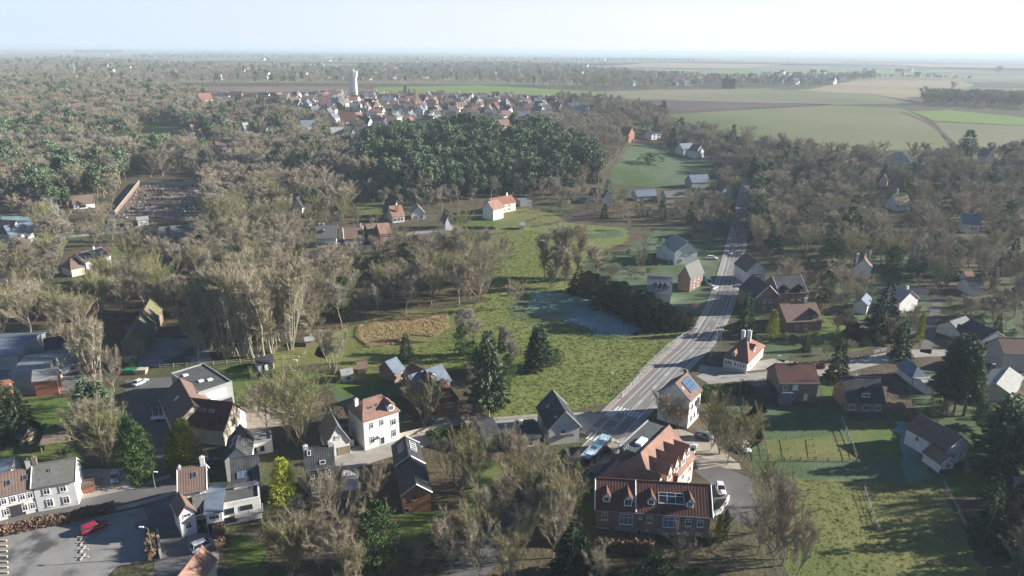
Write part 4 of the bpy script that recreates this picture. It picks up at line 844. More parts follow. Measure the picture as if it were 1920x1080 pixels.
H = house('red_brick_villa', 'house with orange-pink gable beside the road bend', (1355, 358), (1373, 357), 6, 9, 5, ridge='y', roof='browntile', wall='cream', phrase='the orange-pink gable at the bend')
H = house('grey_house', 'long grey roofed house in the frosty hollow near the bend', (1298, 342), (1332, 340), 4, 9, 4, roof='blueroof', wall='greyr')
H = house('grey_house', 'small grey house left of the long grey roofed house', (1250, 370), (1288, 368), 3.4, 8, 3, roof='greyslate', wall='greyr')
H = house('grey_house', 'half hidden frosted roof left of the small grey house', (1195, 368), (1232, 366), 3, 8, 3, roof='blueroof', wall='greyr')
# hillside row
H = house('hillside_villa', 'long cream villa with red roof and white gable below the pine forest', (905, 389), (925, 393), 6, 8, 3.6, ridge='y', roof='pinktile', wall='white', phrase='the long cream hillside villa')
H = house('hillside_villa', 'long middle part of the hillside villa with red tiled roof', (926, 385), (967, 378), 5.2, 8, 3.0, roof='redtile', wall='cream', cat='house'); wins(H, 'f', (.2, .45, .7), (1.0, 3.2), 1.4, 1.3); chimney(H, .8, h=1.6, m='white')
H = house('dark_garden_room', 'low blue-grey glazed pavilion right of the hillside villa', (976, 378), (998, 377), 3, 8, 0, flat=True, roof='blueroof', wall='greyr', cat='pavilion')
H = house('white_pergola_house', 'small white flat framed garden house below the hillside villa', (921, 398), (937, 397), 3, 4, 0, flat=True, roof='white', cat='pavilion', verge='white')
H = house('white_gable_house', 'white gabled house with brown roof left of the hillside lawn', (835, 417), (850, 416), 4.2, 9, 5, ridge='y', roof='browntile', phrase='the white gable left of the hillside lawn')
H = house('white_shed', 'tiny white boathouse like hut at the foot of the hillside', (975, 422), (983, 422), 2.4, 4, 1.2, roof='lightroof', cat='hut')
H = house('triple_gable_house', 'white fronted house with pale pink and red tile roof on the hillside', (736, 406), (758, 404), 3.4, 10, 4.4, roof='pinktile', wall='white', phrase='the pale pink roofed hillside house'); wins(H, 'f', (.2, .5, .8), (.8,), 1.6, 1.6, 'two'); chimney(H, .5, -3, h=.5, w=1.6, m='orange_brick')
H = house('slate_gable_house', 'steep dark slate roof left of the pale pink roofed hillside house', (719, 398), (738, 399), 3.2, 9, 6, roof='slate', wall='greyr')
H = house('white_garage_house', 'low white gabled house at the right of the hillside group', (772, 401), (797, 400), 3.2, 9, 4, ridge='y', roof='greyslate', phrase='the low white gable of the hillside group'); wins(H, 'f', (.35, .75), (.3,), 1.4, 1.8)
H = house('grey_roof_house', 'white house with broad slate grey roof above the valley wood', (593, 446), (630, 445), 4.6, 9, 4.8, roof='greyslate', wall='white', phrase='the broad slate grey roof'); dormer(H, 'f', .35, 1.6, 1.4, 1.0, .6, wall='darkframe'); wins(H, 'f', (.15, .4, .62, .85), (.6,), 1.8, 1.8, 'two', 'frame'); chimney(H, .15, h=.4, m='white'); chimney(H, .35, h=.4, m='white')
H = house('brown_roof_house', 'long house with brown tiled roof right of the broad slate grey roof', (646, 447), (681, 445), 3.4, 9, 4.0, roof='browntile', wall='greyr', verge='frame'); chimney(H, .95, h=1.2, m='white')
H = house('brick_terrace', 'purple-brown brick terrace house with small dormers', (692, 440), (712, 438), 4.0, 9, 4.0, roof='browntile', wall='brickb'); wins(H, 'f', (.3, .7), (1.4,), 1.2, 1.2)
H = house('brick_terrace', 'pinkish brick terrace house stepping up with pale window bands', (713, 438), (733, 436), 5.4, 9, 3.6, roof='pinktile', wall='brick', phrase='the pinkish brick terrace house'); wins(H, 'f', (.5,), (1.0, 3.4), 2.4, 1.2, 'three')
H = house('slate_triangle_house', 'dark roofed house with white lit triangular gable in the shade of the wood', (548, 388), (566, 388), 3.4, 10, 5, ridge='y', roof='slate', phrase='the white triangular gable in the shade')
H = house('dark_roof_house', 'long low house with two flat dark roofs left of the valley wood', (296, 438), (320, 437), 3.8, 10, 2.0, roof='greyslate', wall='stone', phrase='the long low dark roofed house')
H = house('dark_roof_house', 'longer part of the low dark roofed house with dark doorways', (321, 437), (374, 433), 4.0, 9, 2.2, roof='greyslate', wall='stone'); wins(H, 'f', (.15, .38), (.2,), 1.6, 2.0, 'two', 'darkframe')
H = house('solar_roof_house', 'pale pink house with a dark solar roof at the left', (160, 491), (207, 477), 5.0, 9, 2.6, roof='browntile', wall='white', phrase='the pale pink house with solar roof'); panels(H, 'f', .05, .12, 10, 3, 1.05, 1.3, 'solar', .02); wins(H, 'f', (.5, .85), (.4,), 1.4, 2.0, 'two'); chimney(H, .7, h=.8, m='white')
H = house('brown_roof_wing', 'square wing with brown tiled roof beside the solar roofed house', (133, 504), (164, 497), 3.4, 8, 2.6, roof='browntile', wall='cream', hips=(2, 2), cat='annex')
H = house('frosty_villa', 'frosted grey roofed white villa at the left edge', (18, 441), (62, 434), 4.4, 10, 3.4, roof='blueroof', wall='white', phrase='the frosted villa at the left edge'); wins(H, 'f', (.3, .6), (.4,), 2.2, 2.0, 'two', 'darkframe')
H = house('frosty_villa', 'dark left half of the frosted villa with red topped gable', (-30, 436), (18, 437), 5.0, 10, 4.4, roof='slate', wall='greyr')
H = house('white_cottage', 'white cottage with brown roof among trees left of the cemetery', (137, 383), (177, 379), 3.0, 9, 3.6, roof='browntile', wall='white', phrase='the white cottage left of the cemetery'); wins(H, 'f', (.35, .5), (.8,), 1.6, 1.4, 'two', 'darkframe')
H = house('white_hut', 'small white hut with rounded roof at the cemetery foot', (258, 413), (278, 411), 3.0, 6, .8, roof='lightroof', wall='white', cat='hut')
H = house('edge_cottage', 'cream cottage cut by the left edge above the valley wood', (-30, 545), (10, 541), 3.4, 7, 3, roof='slate', wall='cream')
# upper left hill houses
for nm, lab, A_, B_, ev, dp, rs, rd, wl, rf in [
 ('white_modern_house', 'low white modern house on the wooded hill', (497, 240), (520, 238), 5, 9, 0, 'x', 'white', 'lightroof'),
 ('glass_roof_house', 'white house with pale blue roof on the wooded hill', (566, 238), (594, 236), 5, 10, 5, 'x', 'white', 'blueroof'),
 ('white_hill_villa', 'bright white villa with gables and grey roof above the bare wood', (622, 252), (645, 250), 5, 9, 5, 'x', 'white', 'lightroof'),
 ('white_hill_villa', 'bright white gable right of the white hill villa', (659, 250), (671, 249), 5, 10, 6, 'y', 'white', 'slate'),
 ('dark_hill_house', 'long brown roofed house with pale gable in front of the village', (640, 226), (664, 225), 5, 10, 7, 'x', 'cream', 'darkred'),
 ('cream_forest_villa', 'cream villa with white chimney at the top edge of the pine forest', (941, 237), (960, 236), 6, 10, 5, 'x', 'cream', 'browntile'),
 ('red_roof_hall', 'house with bright red roof left of the village', (376, 187), (400, 186), 5, 14, 7, 'x', 'white', 'redtile'),
 ('cream_hut', 'small cream gabled house on the hill clearing', (353, 245), (362, 245), 4, 8, 5, 'y', 'cream', 'browntile'),
 ('cream_hut', 'larger cream gable just below the small one on the hill clearing', (366, 257), (376, 257), 4, 8, 6, 'y', 'cream', 'browntile'),
 ('white_tree_house', 'white house front seen between tall pines on the hill', (405, 275), (432, 273), 7, 9, 4, 'x', 'white', 'browntile'),
 ('pale_tower_house', 'small house with grey tower like front on the hill at the left', (458, 240), (468, 239), 6, 8, 4, 'x', 'greyr', 'lightroof'),
 ('long_pale_roof_house', 'long pale roof right of the village among bare trees', (1072, 207), (1098, 210), 4, 12, 5, 'x', 'greyr', 'lightroof'),
 ('farm_roof', 'dark farm roofs at the edge of the bare wood below the village', (1075, 203), (1100, 200), 4, 18, 5, 'x', 'greyr', 'slate')]:
    H = house(nm, lab, A_, B_, ev, dp, rs, rd, wl, rf, flat=(rs == 0), phrase=lab)
    wins(H, 'f', (.3, .7), (1.0, 3.2) if ev > 4.5 else (1.0,), 1.3, 1.3, 'plain', 'darkframe')

# water tower: tall slab tower with a slimmer stair shaft and a cross bar
def tower(px, py, top, wpx, label, big=True):
    g = G(px, py); d = proj(g)[2]; hpx = (py - top)
    k = FPX / d; Ht = hpx / (k * .995); W = wpx / k
    r = empty('water_tower', g, 0, label, 'water tower')
    wl = mat('white_concrete', (.74, .73, .70), (.80, .79, .76), .1)
    mb = MB(); w = W / 2
    mb.prism([(-w, -w * .7), (-w * .1, -w), (w * .75, -w * .85), (w, 0), (w * .7, w), (-w * .8, w)], -2, Ht * .93)
    link('shaft', mb.mesh('shaft', wl), r)
    hd = MB(); hd.prism([(w * .15, -w * 1.12), (w * 1.12, -w * .9), (w * 1.12, w * .6), (w * .15, w * .6)], Ht * .72, Ht * .95)
    link('tank_head', hd.mesh('tank_head', wl), r)
    tp = MB(); tp.prism([(-w * .12, -w * .5), (w * .3, -w * .5), (w * .3, w * .3), (-w * .12, w * .3)], Ht * .93, Ht)
    link('stair_head', tp.mesh('stair_head', wl), r)
    if big:
        gb = MB(); gb.box(w * .10, -w * 1.0, 0, w * .18, -w * .8, Ht * .9); link('facade_groove', gb.mesh('facade_groove', M['greyr']), r)
    PROT.append((px - wpx / 2, top, px + wpx / 2, py - 10, d)); LAND.append((px, py, 'the white water tower'))
tower(664, 178, 133, 13.5, 'tall white water tower above the village')
tower(1506, 150, 137, 5, 'small distant white tower at the far village on the right', False)

# village houses behind the pine forest
VH = []
vr = random.Random(21)
vmats = [('white', 'slate'), ('brickb', 'slate'), ('white', 'greyslate'), ('brickb', 'darkred'), ('cream', 'slate'), ('white', 'browntile'), ('white', 'browntile'), ('brickb', 'browntile'), ('cream', 'darkred'), ('white', 'blueroof')]
cn = {'white': 'white', 'brickb': 'brown brick', 'brick': 'red brick', 'cream': 'cream', 'greyr': 'grey', 'slate': 'dark slate', 'browntile': 'brown tiled', 'darkred': 'dark red', 'greyslate': 'grey', 'pinktile': 'orange tiled', 'blueroof': 'blue-grey', 'greyr': 'grey', 'lightroof': 'pale'}
def mini_house_meshes(L, D, e, r, wl, rf):
    wm = MB().add([(-L/2, -D/2, -3), (L/2, -D/2, -3), (L/2, D/2, -3), (-L/2, D/2, -3), (-L/2, -D/2, e), (L/2, -D/2, e), (L/2, D/2, e), (-L/2, D/2, e), (-L/2, 0, e + r), (L/2, 0, e + r)],
                  [(0, 1, 5, 4), (2, 3, 7, 6), (1, 2, 6, 9, 5), (3, 0, 4, 8, 7)]).mesh('wall', M[wl])
    rm = MB(); o = .4; sl = r / (D / 2)
    for s_ in (-1, 1):
        q = [(-L/2 - o, s_ * (D/2 + o), e - sl * o + .1), (L/2 + o, s_ * (D/2 + o), e - sl * o + .1), (L/2 + o, 0, e + r + .1), (-L/2 - o, 0, e + r + .1)]
        rm.add(q + [(a, b, c - .25) for a, b, c in q], [(0, 1, 2, 3), (7, 6, 5, 4), (0, 4, 5, 1), (1, 5, 6, 2), (2, 6, 7, 3), (3, 7, 4, 0)])
    cm = MB().box(L * .3, -.4, e + r - 1, L * .3 + .9, .4, e + r + 1.3).mesh('chimney', M['brick' if wl != 'white' else 'white'])
    wn = MB()
    for x in (-.3, .05, .32): 
        for z in ((1.0, 3.6) if e > 4 else (1.0,)): wn.box(x * L - .6, -D/2 - .05, z, x * L + .6, -D/2 + .05, z + 1.4)
    wn2 = MB().box(-.55, -.05, -.7, .55, .05, .7).mesh('window', M['glass'])
    return wm, rm.mesh('roof', M[rf]), cm, wn2
def mini_house(protos, pos, yaw, label, cat, group, name='village_house', parts=True):
    (L, D, e, r), (wm, rm, cm, wn) = protos
    h = empty(name, pos, yaw, label, cat, group)
    link('wall', wm, h); ro = link('roof', rm, h)
    if parts:
        link('chimney', cm, ro)
        for x in (-.3, .3): link('window', wn, h, (x * L, -D / 2 - .03, 1.9))
        link('window', wn, h, (L / 2 + .03, 0, e + .3 * r), (0, 0, R(90)))
    FOOT.append((pos[0], pos[1], L * .6 + 1, L, D, None))
    return h
PR = []
for i, (wl, rf) in enumerate(vmats):
    for e, r in ((3.2, 5.2), (5.2, 4.6)):
        dims = (9 + (i % 3) * 1.3, 7.2 + (i % 2), e * .9, r * .85)
        PR.append((dims, mini_house_meshes(*dims, wl, rf), wl, rf))
VPOLY = [(520, 186), (640, 178), (700, 180), (860, 182), (960, 183), (1030, 186), (1048, 198), (1035, 222), (980, 232), (900, 225), (840, 226), (790, 240), (700, 245), (640, 243), (600, 218), (560, 205)]
vp = []
for yy in np.arange(600, 1160, 23):
    for xx in np.arange(-330, 140, 19):
        x, y = xx + vr.uniform(-5, 5), yy + vr.uniform(-6, 6)
        p = proj((x, y, float(hgt(x, y))))
        if inpoly(p[0], p[1], VPOLY) and vr.random() < .88 and not any(abs(p[0] - a) < 14 and abs(p[1] - b) < 12 for a, b in ((664, 178), (631, 250), (665, 248), (650, 226), (950, 236))): vp.append((x, y, p))
seen = {}
for x, y, p in vp:
    ang = vr.choice([0.15, 0.15, 1.45, 1.2, -.5, .6]); pr = vr.choice(PR)
    zone = 'below the water tower' if p[0] < 720 else ('in the middle of the village' if p[0] < 880 else 'at the right end of the village')
    row = 'back row' if p[1] < 196 else ('middle rows' if p[1] < 218 else 'front row')
    lab = '%s house with %s roof, %s, %s' % (cn[pr[2]], cn[pr[3]], row, zone)
    mini_house((pr[0], pr[1]), (x, y, float(hgt(x, y))), ang, lab, 'house', 'houses of the plateau village')
    PROT.append((p[0] - 7, p[1] - 12, p[0] + 7, p[1] - 3, p[2]))
for k, (a, b) in enumerate([(420, 182), (445, 181), (470, 184), (495, 183), (520, 182), (548, 186), (575, 182), (600, 180), (625, 182), (515, 190), (405, 179)]):
    g = G(a, b); pr = PR[(k * 7) % len(PR)]
    h = mini_house((pr[0], pr[1]), g, vr.uniform(-.1, .3), 'low %s house with %s roof in the row left of the water tower' % (cn[pr[2]], cn[pr[3]]), 'house', 'houses left of the water tower'); h.scale = (1.6, 1, .8)
    PROT.append((a - 12, b - 8, a + 12, b, proj(g)[2]))
# far villages: tiny houses, one mesh each
farm = []
for i, (wl, rf) in enumerate(vmats):
    L, D, e, r = 13, 10, 5, 5
    m = MB().add([(-L/2, -D/2, -3), (L/2, -D/2, -3), (L/2, D/2, -3), (-L/2, D/2, -3), (-L/2, -D/2, e), (L/2, -D/2, e), (L/2, D/2, e), (-L/2, D/2, e), (-L/2, 0, e + r), (L/2, 0, e + r)],
             [(0, 1, 5, 4), (2, 3, 7, 6), (1, 2, 6, 9, 5), (3, 0, 4, 8, 7)]).add([(-L/2 - .4, -D/2 - .4, e), (L/2 + .4, -D/2 - .4, e), (L/2 + .4, 0, e + r + .3), (-L/2 - .4, 0, e + r + .3), (-L/2 - .4, D/2 + .4, e), (L/2 + .4, D/2 + .4, e)], [(0, 1, 2, 3), (3, 2, 5, 4)], 1)
    farm.append((m.mesh('far_house', [M[wl], M[rf]]), cn[wl]))
ZN = [((130, 126, 240, 146), 26, 'in the far village at the upper left'), ((245, 96, 480, 108), 16, 'near the horizon at the upper left'), ((300, 128, 480, 150), 16, 'among far trees left of the water tower'), ((480, 112, 650, 150), 26, 'among far trees behind the row of houses'), ((680, 112, 960, 152), 44, 'among far trees right of the water tower'), ((960, 108, 1140, 148), 26, 'among far trees beyond the light green field'), ((1180, 140, 1440, 166), 18, 'in the tree belt beyond the grey green field'), ((1440, 138, 1570, 158), 22, 'around the small distant tower'), ((1600, 132, 1760, 150), 8, 'beside the tan field'), ((0, 100, 250, 106), 6, 'near the horizon at the far left')]
for (x0, y0, x1, y1), n, zl in ZN:
    for k in range(n):
        g = G(vr.uniform(x0, x1), vr.uniform(y0, y1)); m, c = vr.choice(farm + [farm[0], farm[2], farm[6]]); 
        o = link('far_house', m, None, g, (0, 0, vr.uniform(-1.2, 1.2)), vr.uniform(.9, 1.7))
        tag(o, 'tiny %s house %s' % (c, zl), 'house', 'tiny far houses ' + zl)
        FOOT.append((g.x, g.y, 9, 13, 10, None)); 
# ------------------------------------------------------------------ vehicles
def yaw_of(a, b): return math.atan2(b[1] - a[1], b[0] - a[0])
CARM = {}
def car_meshes(style, paint):
    k = (style, paint)
    if k in CARM: return CARM[k]
    L, W, H = {'car': (4.3, 1.78, 1.48), 'estate': (4.7, 1.8, 1.5), 'van': (5.2, 1.95, 2.2), 'suv': (4.5, 1.85, 1.7)}[style]
    # body shell: stations along x (front +x): (x, zlow, zbelt, halfwidth)
    zb = .92 if style != 'van' else 1.1
    st = [(-L/2, .45, zb * .8, .80), (-L/2 + .12, .28, zb, .93), (-L * .3, .22, zb + .02, 1.0), (0, .2, zb, 1.0), (L * .22, .2, zb - .02, 1.0), (L * .36, .22, zb - .14, .98), (L/2 - .15, .28, zb - .28, .9), (L/2, .42, zb - .42, .72)]
    vs = []; 
    for x, z0, z1, hw in st:
        h = hw * W / 2
        vs += [(x, -h * .9, z0), (x, -h, (z0 + z1) / 2), (x, -h * .93, z1), (x, h * .93, z1), (x, h, (z0 + z1) / 2), (x, h * .9, z0)]
    fs = []
    for i in range(len(st) - 1):
        for j in range(6): fs.append((i * 6 + j, (i + 1) * 6 + j, (i + 1) * 6 + (j + 1) % 6, i * 6 + (j + 1) % 6))
    n = len(st); fs += [tuple(range(5, -1, -1)), tuple((n - 1) * 6 + j for j in range(6))]
    body = MB().add(vs, fs).mesh('body', M['car_' + paint], True)
    # glasshouse and roof
    x0, x1, x2, x3 = {'car': (-L*.40, -L*.30, L*.06, L*.24), 'estate': (-L*.47, -L*.42, L*.06, L*.24), 'suv': (-L*.47, -L*.41, L*.08, L*.25), 'van': (-L*.49, -L*.47, L*.24, L*.38)}[style]
    g = []; 
    for x, z, hw in ((x0, zb - .03, .9), (x1, H - .06, .74), (x2, H - .06, .74), (x3, zb - .05, .9)):
        g += [(x, -hw * W/2, z), (x, hw * W/2, z)]
    glass = MB().add(g, [(0, 2, 3, 1), (2, 4, 5, 3), (4, 6, 7, 5), (0, 6, 4, 2), (1, 3, 5, 7), (0, 1, 7, 6)]).mesh('windows', M['glass'])
    roof = MB(); hw = .76 * W/2
    roof.add([(x1 - .03, -hw, H - .07), (x2 + .05, -hw, H - .07), (x2 + .05, hw, H - .07), (x1 - .03, hw, H - .07), (x1 + .1, -hw * .9, H), (x2 - .12, -hw * .9, H), (x2 - .12, hw * .9, H), (x1 + .1, hw * .9, H)], [(0, 1, 5, 4), (1, 2, 6, 5), (2, 3, 7, 6), (3, 0, 4, 7), (4, 5, 6, 7)])
    for sx in (-1, 1):
        for (xa, za, xb, zb2) in ((x0, zb, x1, H - .05), (x3, zb - .03, x2, H - .05), ((x0 + x3) / 2 - .1, zb, (x1 + x2) / 2, H - .05)): roof.tube((xa, sx * .905 * W/2, za), (xb, sx * .76 * W/2, zb2), .045, .045, 4)
    if style == 'van': roof.box(x0, -W * .455, zb, x1 + L * .5, W * .455, H - .02)
    roof = roof.mesh('roof', M['car_' + paint])
    wh = MB(); wh.tube((0, -.11, 0), (0, .11, 0), .33, .33, 12); wheel = wh.mesh('wheel', M['tyre'])
    rm = MB(); rm.tube((0, -.125, 0), (0, .125, 0), .2, .2, 8); rim = rm.mesh('rim', M['rim'])
    hl = MB().box(-.06, -.17, -.07, .06, .17, .07)
    CARM[k] = (L, W, H, zb, body, glass, roof, wheel, rim, hl.mesh('headlight', M['lamp']), hl.mesh('tail_light', M['taill']))
    return CARM[k]
def car(label, p, q, style='car', paint='white', group=None, name='parked_car', cat='car', pos=None, yaw=None, prot=True):
    g = G(*p) if pos is None else pos
    if yaw is None: yaw = yaw_of(g, G(*q))
    L, W, H, zb, body, glass, roof, wheel, rim, hl, tl = car_meshes(style, paint)
    r = empty(name, (g[0], g[1], float(hgt(g[0], g[1])) + .06 + (.25 if g[1] > 345 else 0)), yaw, label, cat, group)
    link('body', body, r); link('windows', glass, r); link('roof', roof, r)
    for x in (-L * .30, L * .31):
        for y in (-W/2 + .1, W/2 - .1):
            wo_ = link('wheel', wheel, r, (x, y, .33)); link('rim', rim, wo_)
    for y in (-W * .32, W * .32):
        link('headlight', hl, r, (L/2 - .1, y, zb - .32)); link('tail_light', tl, r, (-L/2 + .08, y, zb - .14))
    if prot:
        c = proj((g[0], g[1], float(hgt(g[0], g[1])))); s = FPX / c[2]; PROT.append((c[0] - 2.2 * s, c[1] - 1.6 * s, c[0] + 2.2 * s, c[1] + 1 * s, c[2]))
    return r
car('dark red estate car standing alone on the stained car park', (178, 993), (198, 985), 'estate', 'red')
car('white car parked in the shade by the beech hedge of the asphalt yard', (382, 1027), (405, 1016), 'suv', 'white')
car('pale blue car in the sandy parking court beside the grey roofed farmhouse', (217, 899), (215, 915), 'car', 'paleblue')
car('white car in the shaded yard left of the barn wing', (264, 720), (280, 712), 'car', 'white')
car('white car in the parking court beside the apartment block', (1350, 920), (1355, 935), 'car', 'white')
car('white car on the gravel court behind the diagonal wing', (1298, 845), (1303, 832), 'car', 'white')
car('white car half hidden by the bare bushes of the gravel court', (1397, 842), (1402, 852), 'car', 'white')
car('dark grey car below the bare trees of the gravel court', (1320, 822), (1340, 826), 'suv', 'grey')
car('white car parked beside the large pale house left of the road', (1335, 486), (1350, 487), 'estate', 'white')
car('white van parked beside the drive near the main road', (1328, 532), (1334, 540), 'van', 'white', name='parked_van', cat='van')
car('white car behind the van near the main road', (1338, 542), (1352, 536), 'car', 'white')
car('silver car in front of the white bungalow', (1860, 655), (1872, 665), 'car', 'silver')
car('silver car parked at the side road near the right edge', (1865, 684), (1895, 690), 'suv', 'silver')
car('white car shaded beside the white roadside house', (1397, 538), (1408, 541), 'car', 'white')
car('dark car in the shade below the white roadside house', (1428, 540), (1436, 546), 'car', 'black')
car('pale blue car parked deep in the shade left of the pale house', (1260, 495), (1245, 497), 'car', 'paleblue')
car('silver car in the yard behind the pale poplar', (132, 700), (148, 696), 'van', 'white', cat='van', name='parked_van')
car('small blue car behind the barn near the containers', (244, 622), (255, 628), 'car', 'blue')
car('dark car beneath the dark lawn tree left of the blue slate gable', (392, 872), (402, 866), 'car', 'grey')
for py, side, pn, lab in ((383, 1.8, 'silver', 'small silver car driving on the far stretch of the main road'), (448, -1.8, 'white', 'white car driving on the main road above the pale house'), (476, 1.8, 'silver', 'grey car driving down the main road level with the pale house')):
    d = [abs(proj((p[0], p[1], float(hgt(*p))))[1] - py) for p in RL]; s0 = cum[int(np.argmin(d))]
    p, t = at_len(s0); n_ = np.array([-t[1], t[0]]); q = p + n_ * side
    car(lab, None, None, 'car', pn, pos=(q[0], q[1]), yaw=math.atan2(t[1], t[0]) + (math.pi if side > 0 else 0), name='driving_car')
# bus
s0 = s_of(1113, 862); p, t = at_len(s0); n_ = np.array([-t[1], t[0]]); q = p - n_ * 1.6
b = empty('city_bus', (q[0], q[1], .08), math.atan2(t[1], t[0]), 'dark sided city bus with pale blue roof on the main road', 'bus')
L, W, Hh = 11.5, 2.5, 3.0
bd = MB(); bd.add([(x, y, z) for x, ins in ((-L/2, .08), (-L/2 + .1, 0), (L/2 - .1, 0), (L/2, .08)) for y, z in ((-W/2 + ins, .35), (-W/2 + ins, Hh - .12), (-W/2 + .12 + ins, Hh), (W/2 - .12 - ins, Hh), (W/2 - ins, Hh - .12), (W/2 - ins, .35))], [(i * 6 + j, (i + 1) * 6 + j, (i + 1) * 6 + (j + 1) % 6, i * 6 + (j + 1) % 6) for i in range(3) for j in range(6)] + [tuple(range(5, -1, -1)), tuple(18 + j for j in range(6))])
link('body', bd.mesh('body', M['car_black']), b)
link('roof', MB().box(-L/2 + .15, -W/2 + .12, Hh + .003, L/2 - .15, W/2 - .12, Hh + .08).mesh('roof', mat('bus_roof_paint', (.36, .52, .60), rough=.4)), b)
for x0, x1 in ((-4.2, -2.6), (2.6, 4.2)): link('roof_unit', MB().box(x0, -.6, Hh + .08, x1, .6, Hh + .22).mesh('roof_unit', mat('bus_unit_paint', (.5, .62, .68), rough=.4)), b)
link('roof_hatch', MB().box(-1.3, -.6, Hh + .08, -.2, .6, Hh + .16).mesh('roof_hatch', M['car_blue']), b)
wmesh = MB().box(-.62, -.02, 0, .62, .02, 1.15).mesh('window', M['glass'])
for i in range(8):
    for y in (-W/2 - .01, W/2 + .01): link('window', wmesh, b, (-L/2 + 1.0 + i * 1.36, y, 1.35))
link('windscreen', MB().box(L/2 - .01, -1.1, 1.1, L/2 + .03, 1.1, 2.6).mesh('windscreen', M['glass']), b)
for x in (-L * .28, L * .30):
    for y in (-W/2 + .14, W/2 - .14):
        wo_ = link('wheel', CARM[('car', 'white')][7], b, (x, y, .46), scale=1.45); link('rim', CARM[('car', 'white')][8], wo_)
c = proj((q[0], q[1], 0)); PROT.append((c[0] - 28, c[1] - 34, c[0] + 28, c[1] + 20, c[2]))
# scaffold trailer in the shaded yard
g = G(299, 787); tr = empty('boat_trailer', g, .2, 'white trailer with upright poles in the shaded yard', 'trailer')
link('deck', MB().box(-1.8, -.8, .5, 1.8, .8, .7).mesh('deck', M['car_white']), tr)
for x in (-1.3, .1, 1.4):
    link('pole', MB().tube((x, 0, .7), (x, .1, 3.4), .06, .05, 6).mesh('pole', M['frame']), tr)
for y in (-.8, .8): link('wheel', CARM[('car', 'white')][7], tr, (0, y, .33))
for k, (x, y) in enumerate(((371, 992), (385, 988))):
    g = G(x, y); mo = empty('motorbike', g, .5 + k, ('left' if k == 0 else 'right') + ' motorbike parked at the foot of the white annex', 'motorbike')
    fm = MB(); fm.box(-.5, -.12, .45, .45, .12, .8); fm.tube((.45, 0, .8), (.75, 0, .35), .05, .05); fm.box(-.7, -.14, .75, -.1, .14, .9); fm.tube((.42, -.35, 1.0), (.42, .35, 1.0), .03, .03)
    link('frame', fm.mesh('frame', M['car_silver']), mo)
    for x2 in (-.68, .75): link('wheel', MB().tube((x2, -.06, .33), (x2, .06, .33), .33, .33, 12).mesh('wheel', M['tyre']), mo)
# ------------------------------------------------------------------ street furniture
def lamp(px, py, top, label, arm=1.4, yaw=0.0, m='metal'):
    g = G(px, py); d = proj(g); Hh = (py - top) / (FPX / d[2]) / .93
    r = empty('street_lamp', g, yaw, label, 'street lamp', 'street lamps')
    link('pole', MB().tube((0, 0, -.3), (0, 0, Hh), .10, .06, 8).mesh('pole', M[m]), r)
    a = link('arm', MB().tube((0, 0, Hh - .05), (arm, 0, Hh + .15), .05, .04, 6).mesh('arm', M[m]), r)
    link('lamp_head', MB().box(arm - .3, -.16, Hh + .08, arm + .5, .16, Hh + .24).mesh('lamp_head', M['frame']), r)
lamp(878, 806, 771, 'pale street lamp at the drive of the red brick villa', .3)
lamp(291, 915, 884, 'street lamp at the corner where yard street meets farm street', .5)
lamp(287, 1045, 984, 'lamp post with white head at the right end of the car park', 1.0, math.pi)
lamp(1350, 652, 612, 'tall thin street lamp at the bend of the main road', 1.2, math.pi)
lamp(1142, 740, 700, 'thin dark lamp post standing before the meadow', .5, 0, 'darkframe')
lamp(1330, 575, 545, 'street lamp left of the main road near the conifer row', 1.0)
lamp(1454, 703, 668, 'thin post beside the side road left of the brick house', .3)
lamp(1852, 715, 683, 'wooden lamp post beside the hall at the right', .5, 0, 'wood')
lamp(1888, 672, 640, 'timber pole by the side road near the right edge', .4, 0, 'wood')
lamp(756, 426, 406, 'pale lamp post by the hillside street', .3)
lamp(115, 386, 369, 'pale lamp post above the cemetery street', .3)
lamp(563, 432, 412, 'pale pole left of the broad slate grey roof', .2)
lamp(1386, 742, 712, 'grey statue like post at the corner of the forecourt', .1)
# white signposts row by the bend
for k in range(4):
    g = G(1330 + k * 4, 676 - k * 8); r = empty('flag_pole', g, 0, 'white flag pole, %s of the four beside the bend of the road' % ('first', 'second', 'third', 'last')[k], 'pole', 'white poles beside the bend')
    link('pole', MB().tube((0, 0, -.2), (0, 0, 5.2), .06, .045, 6).mesh('pole', M['frame']), r); link('finial', MB().tube((0, 0, 5.2), (0, 0, 5.35), .1, .02, 6).mesh('finial', M['frame']), r)
# fences: posts and rails as parts
def fence(label, pp, m='palewood', h=1.1, sp=3.0, rails=2, name='fence', wire=False):
    ln = [np.array(G(*p)[:2]) for p in pp]; r = empty(name, (ln[0][0], ln[0][1], float(hgt(*ln[0]))), 0, label, 'fence'); o = np.array([ln[0][0], ln[0][1], float(hgt(*ln[0]))])
    pm = MB().box(-.07, -.07, -.3, .07, .07, h + .08).mesh('post', M[m])
    for i in range(len(ln) - 1):
        a, b = ln[i], ln[i + 1]; d = np.linalg.norm(b - a); n = max(1, int(d / sp))
        for k in range(n + (i == len(ln) - 2)):
            q = a + (b - a) * k / n; z = float(hgt(*q)); link('post', pm, r, (q[0] - o[0], q[1] - o[1], z - o[2]))
        za, zb = float(hgt(*a)) - o[2], float(hgt(*b)) - o[2]; yw = math.atan2(b[1] - a[1], b[0] - a[0])
        for j in range(rails):
            z = h * (j + 1) / rails - .1; t = .03 if wire else .05
            link('rail', MB().tube((a[0] - o[0], a[1] - o[1], z + za), (b[0] - o[0], b[1] - o[1], z + zb), t, t, 4).mesh('rail', M['metal' if wire else m]), r)
fence('pale timber fence along the side road left of the tall spruce', [(1540, 690), (1560, 686)], h=1.0, sp=2)
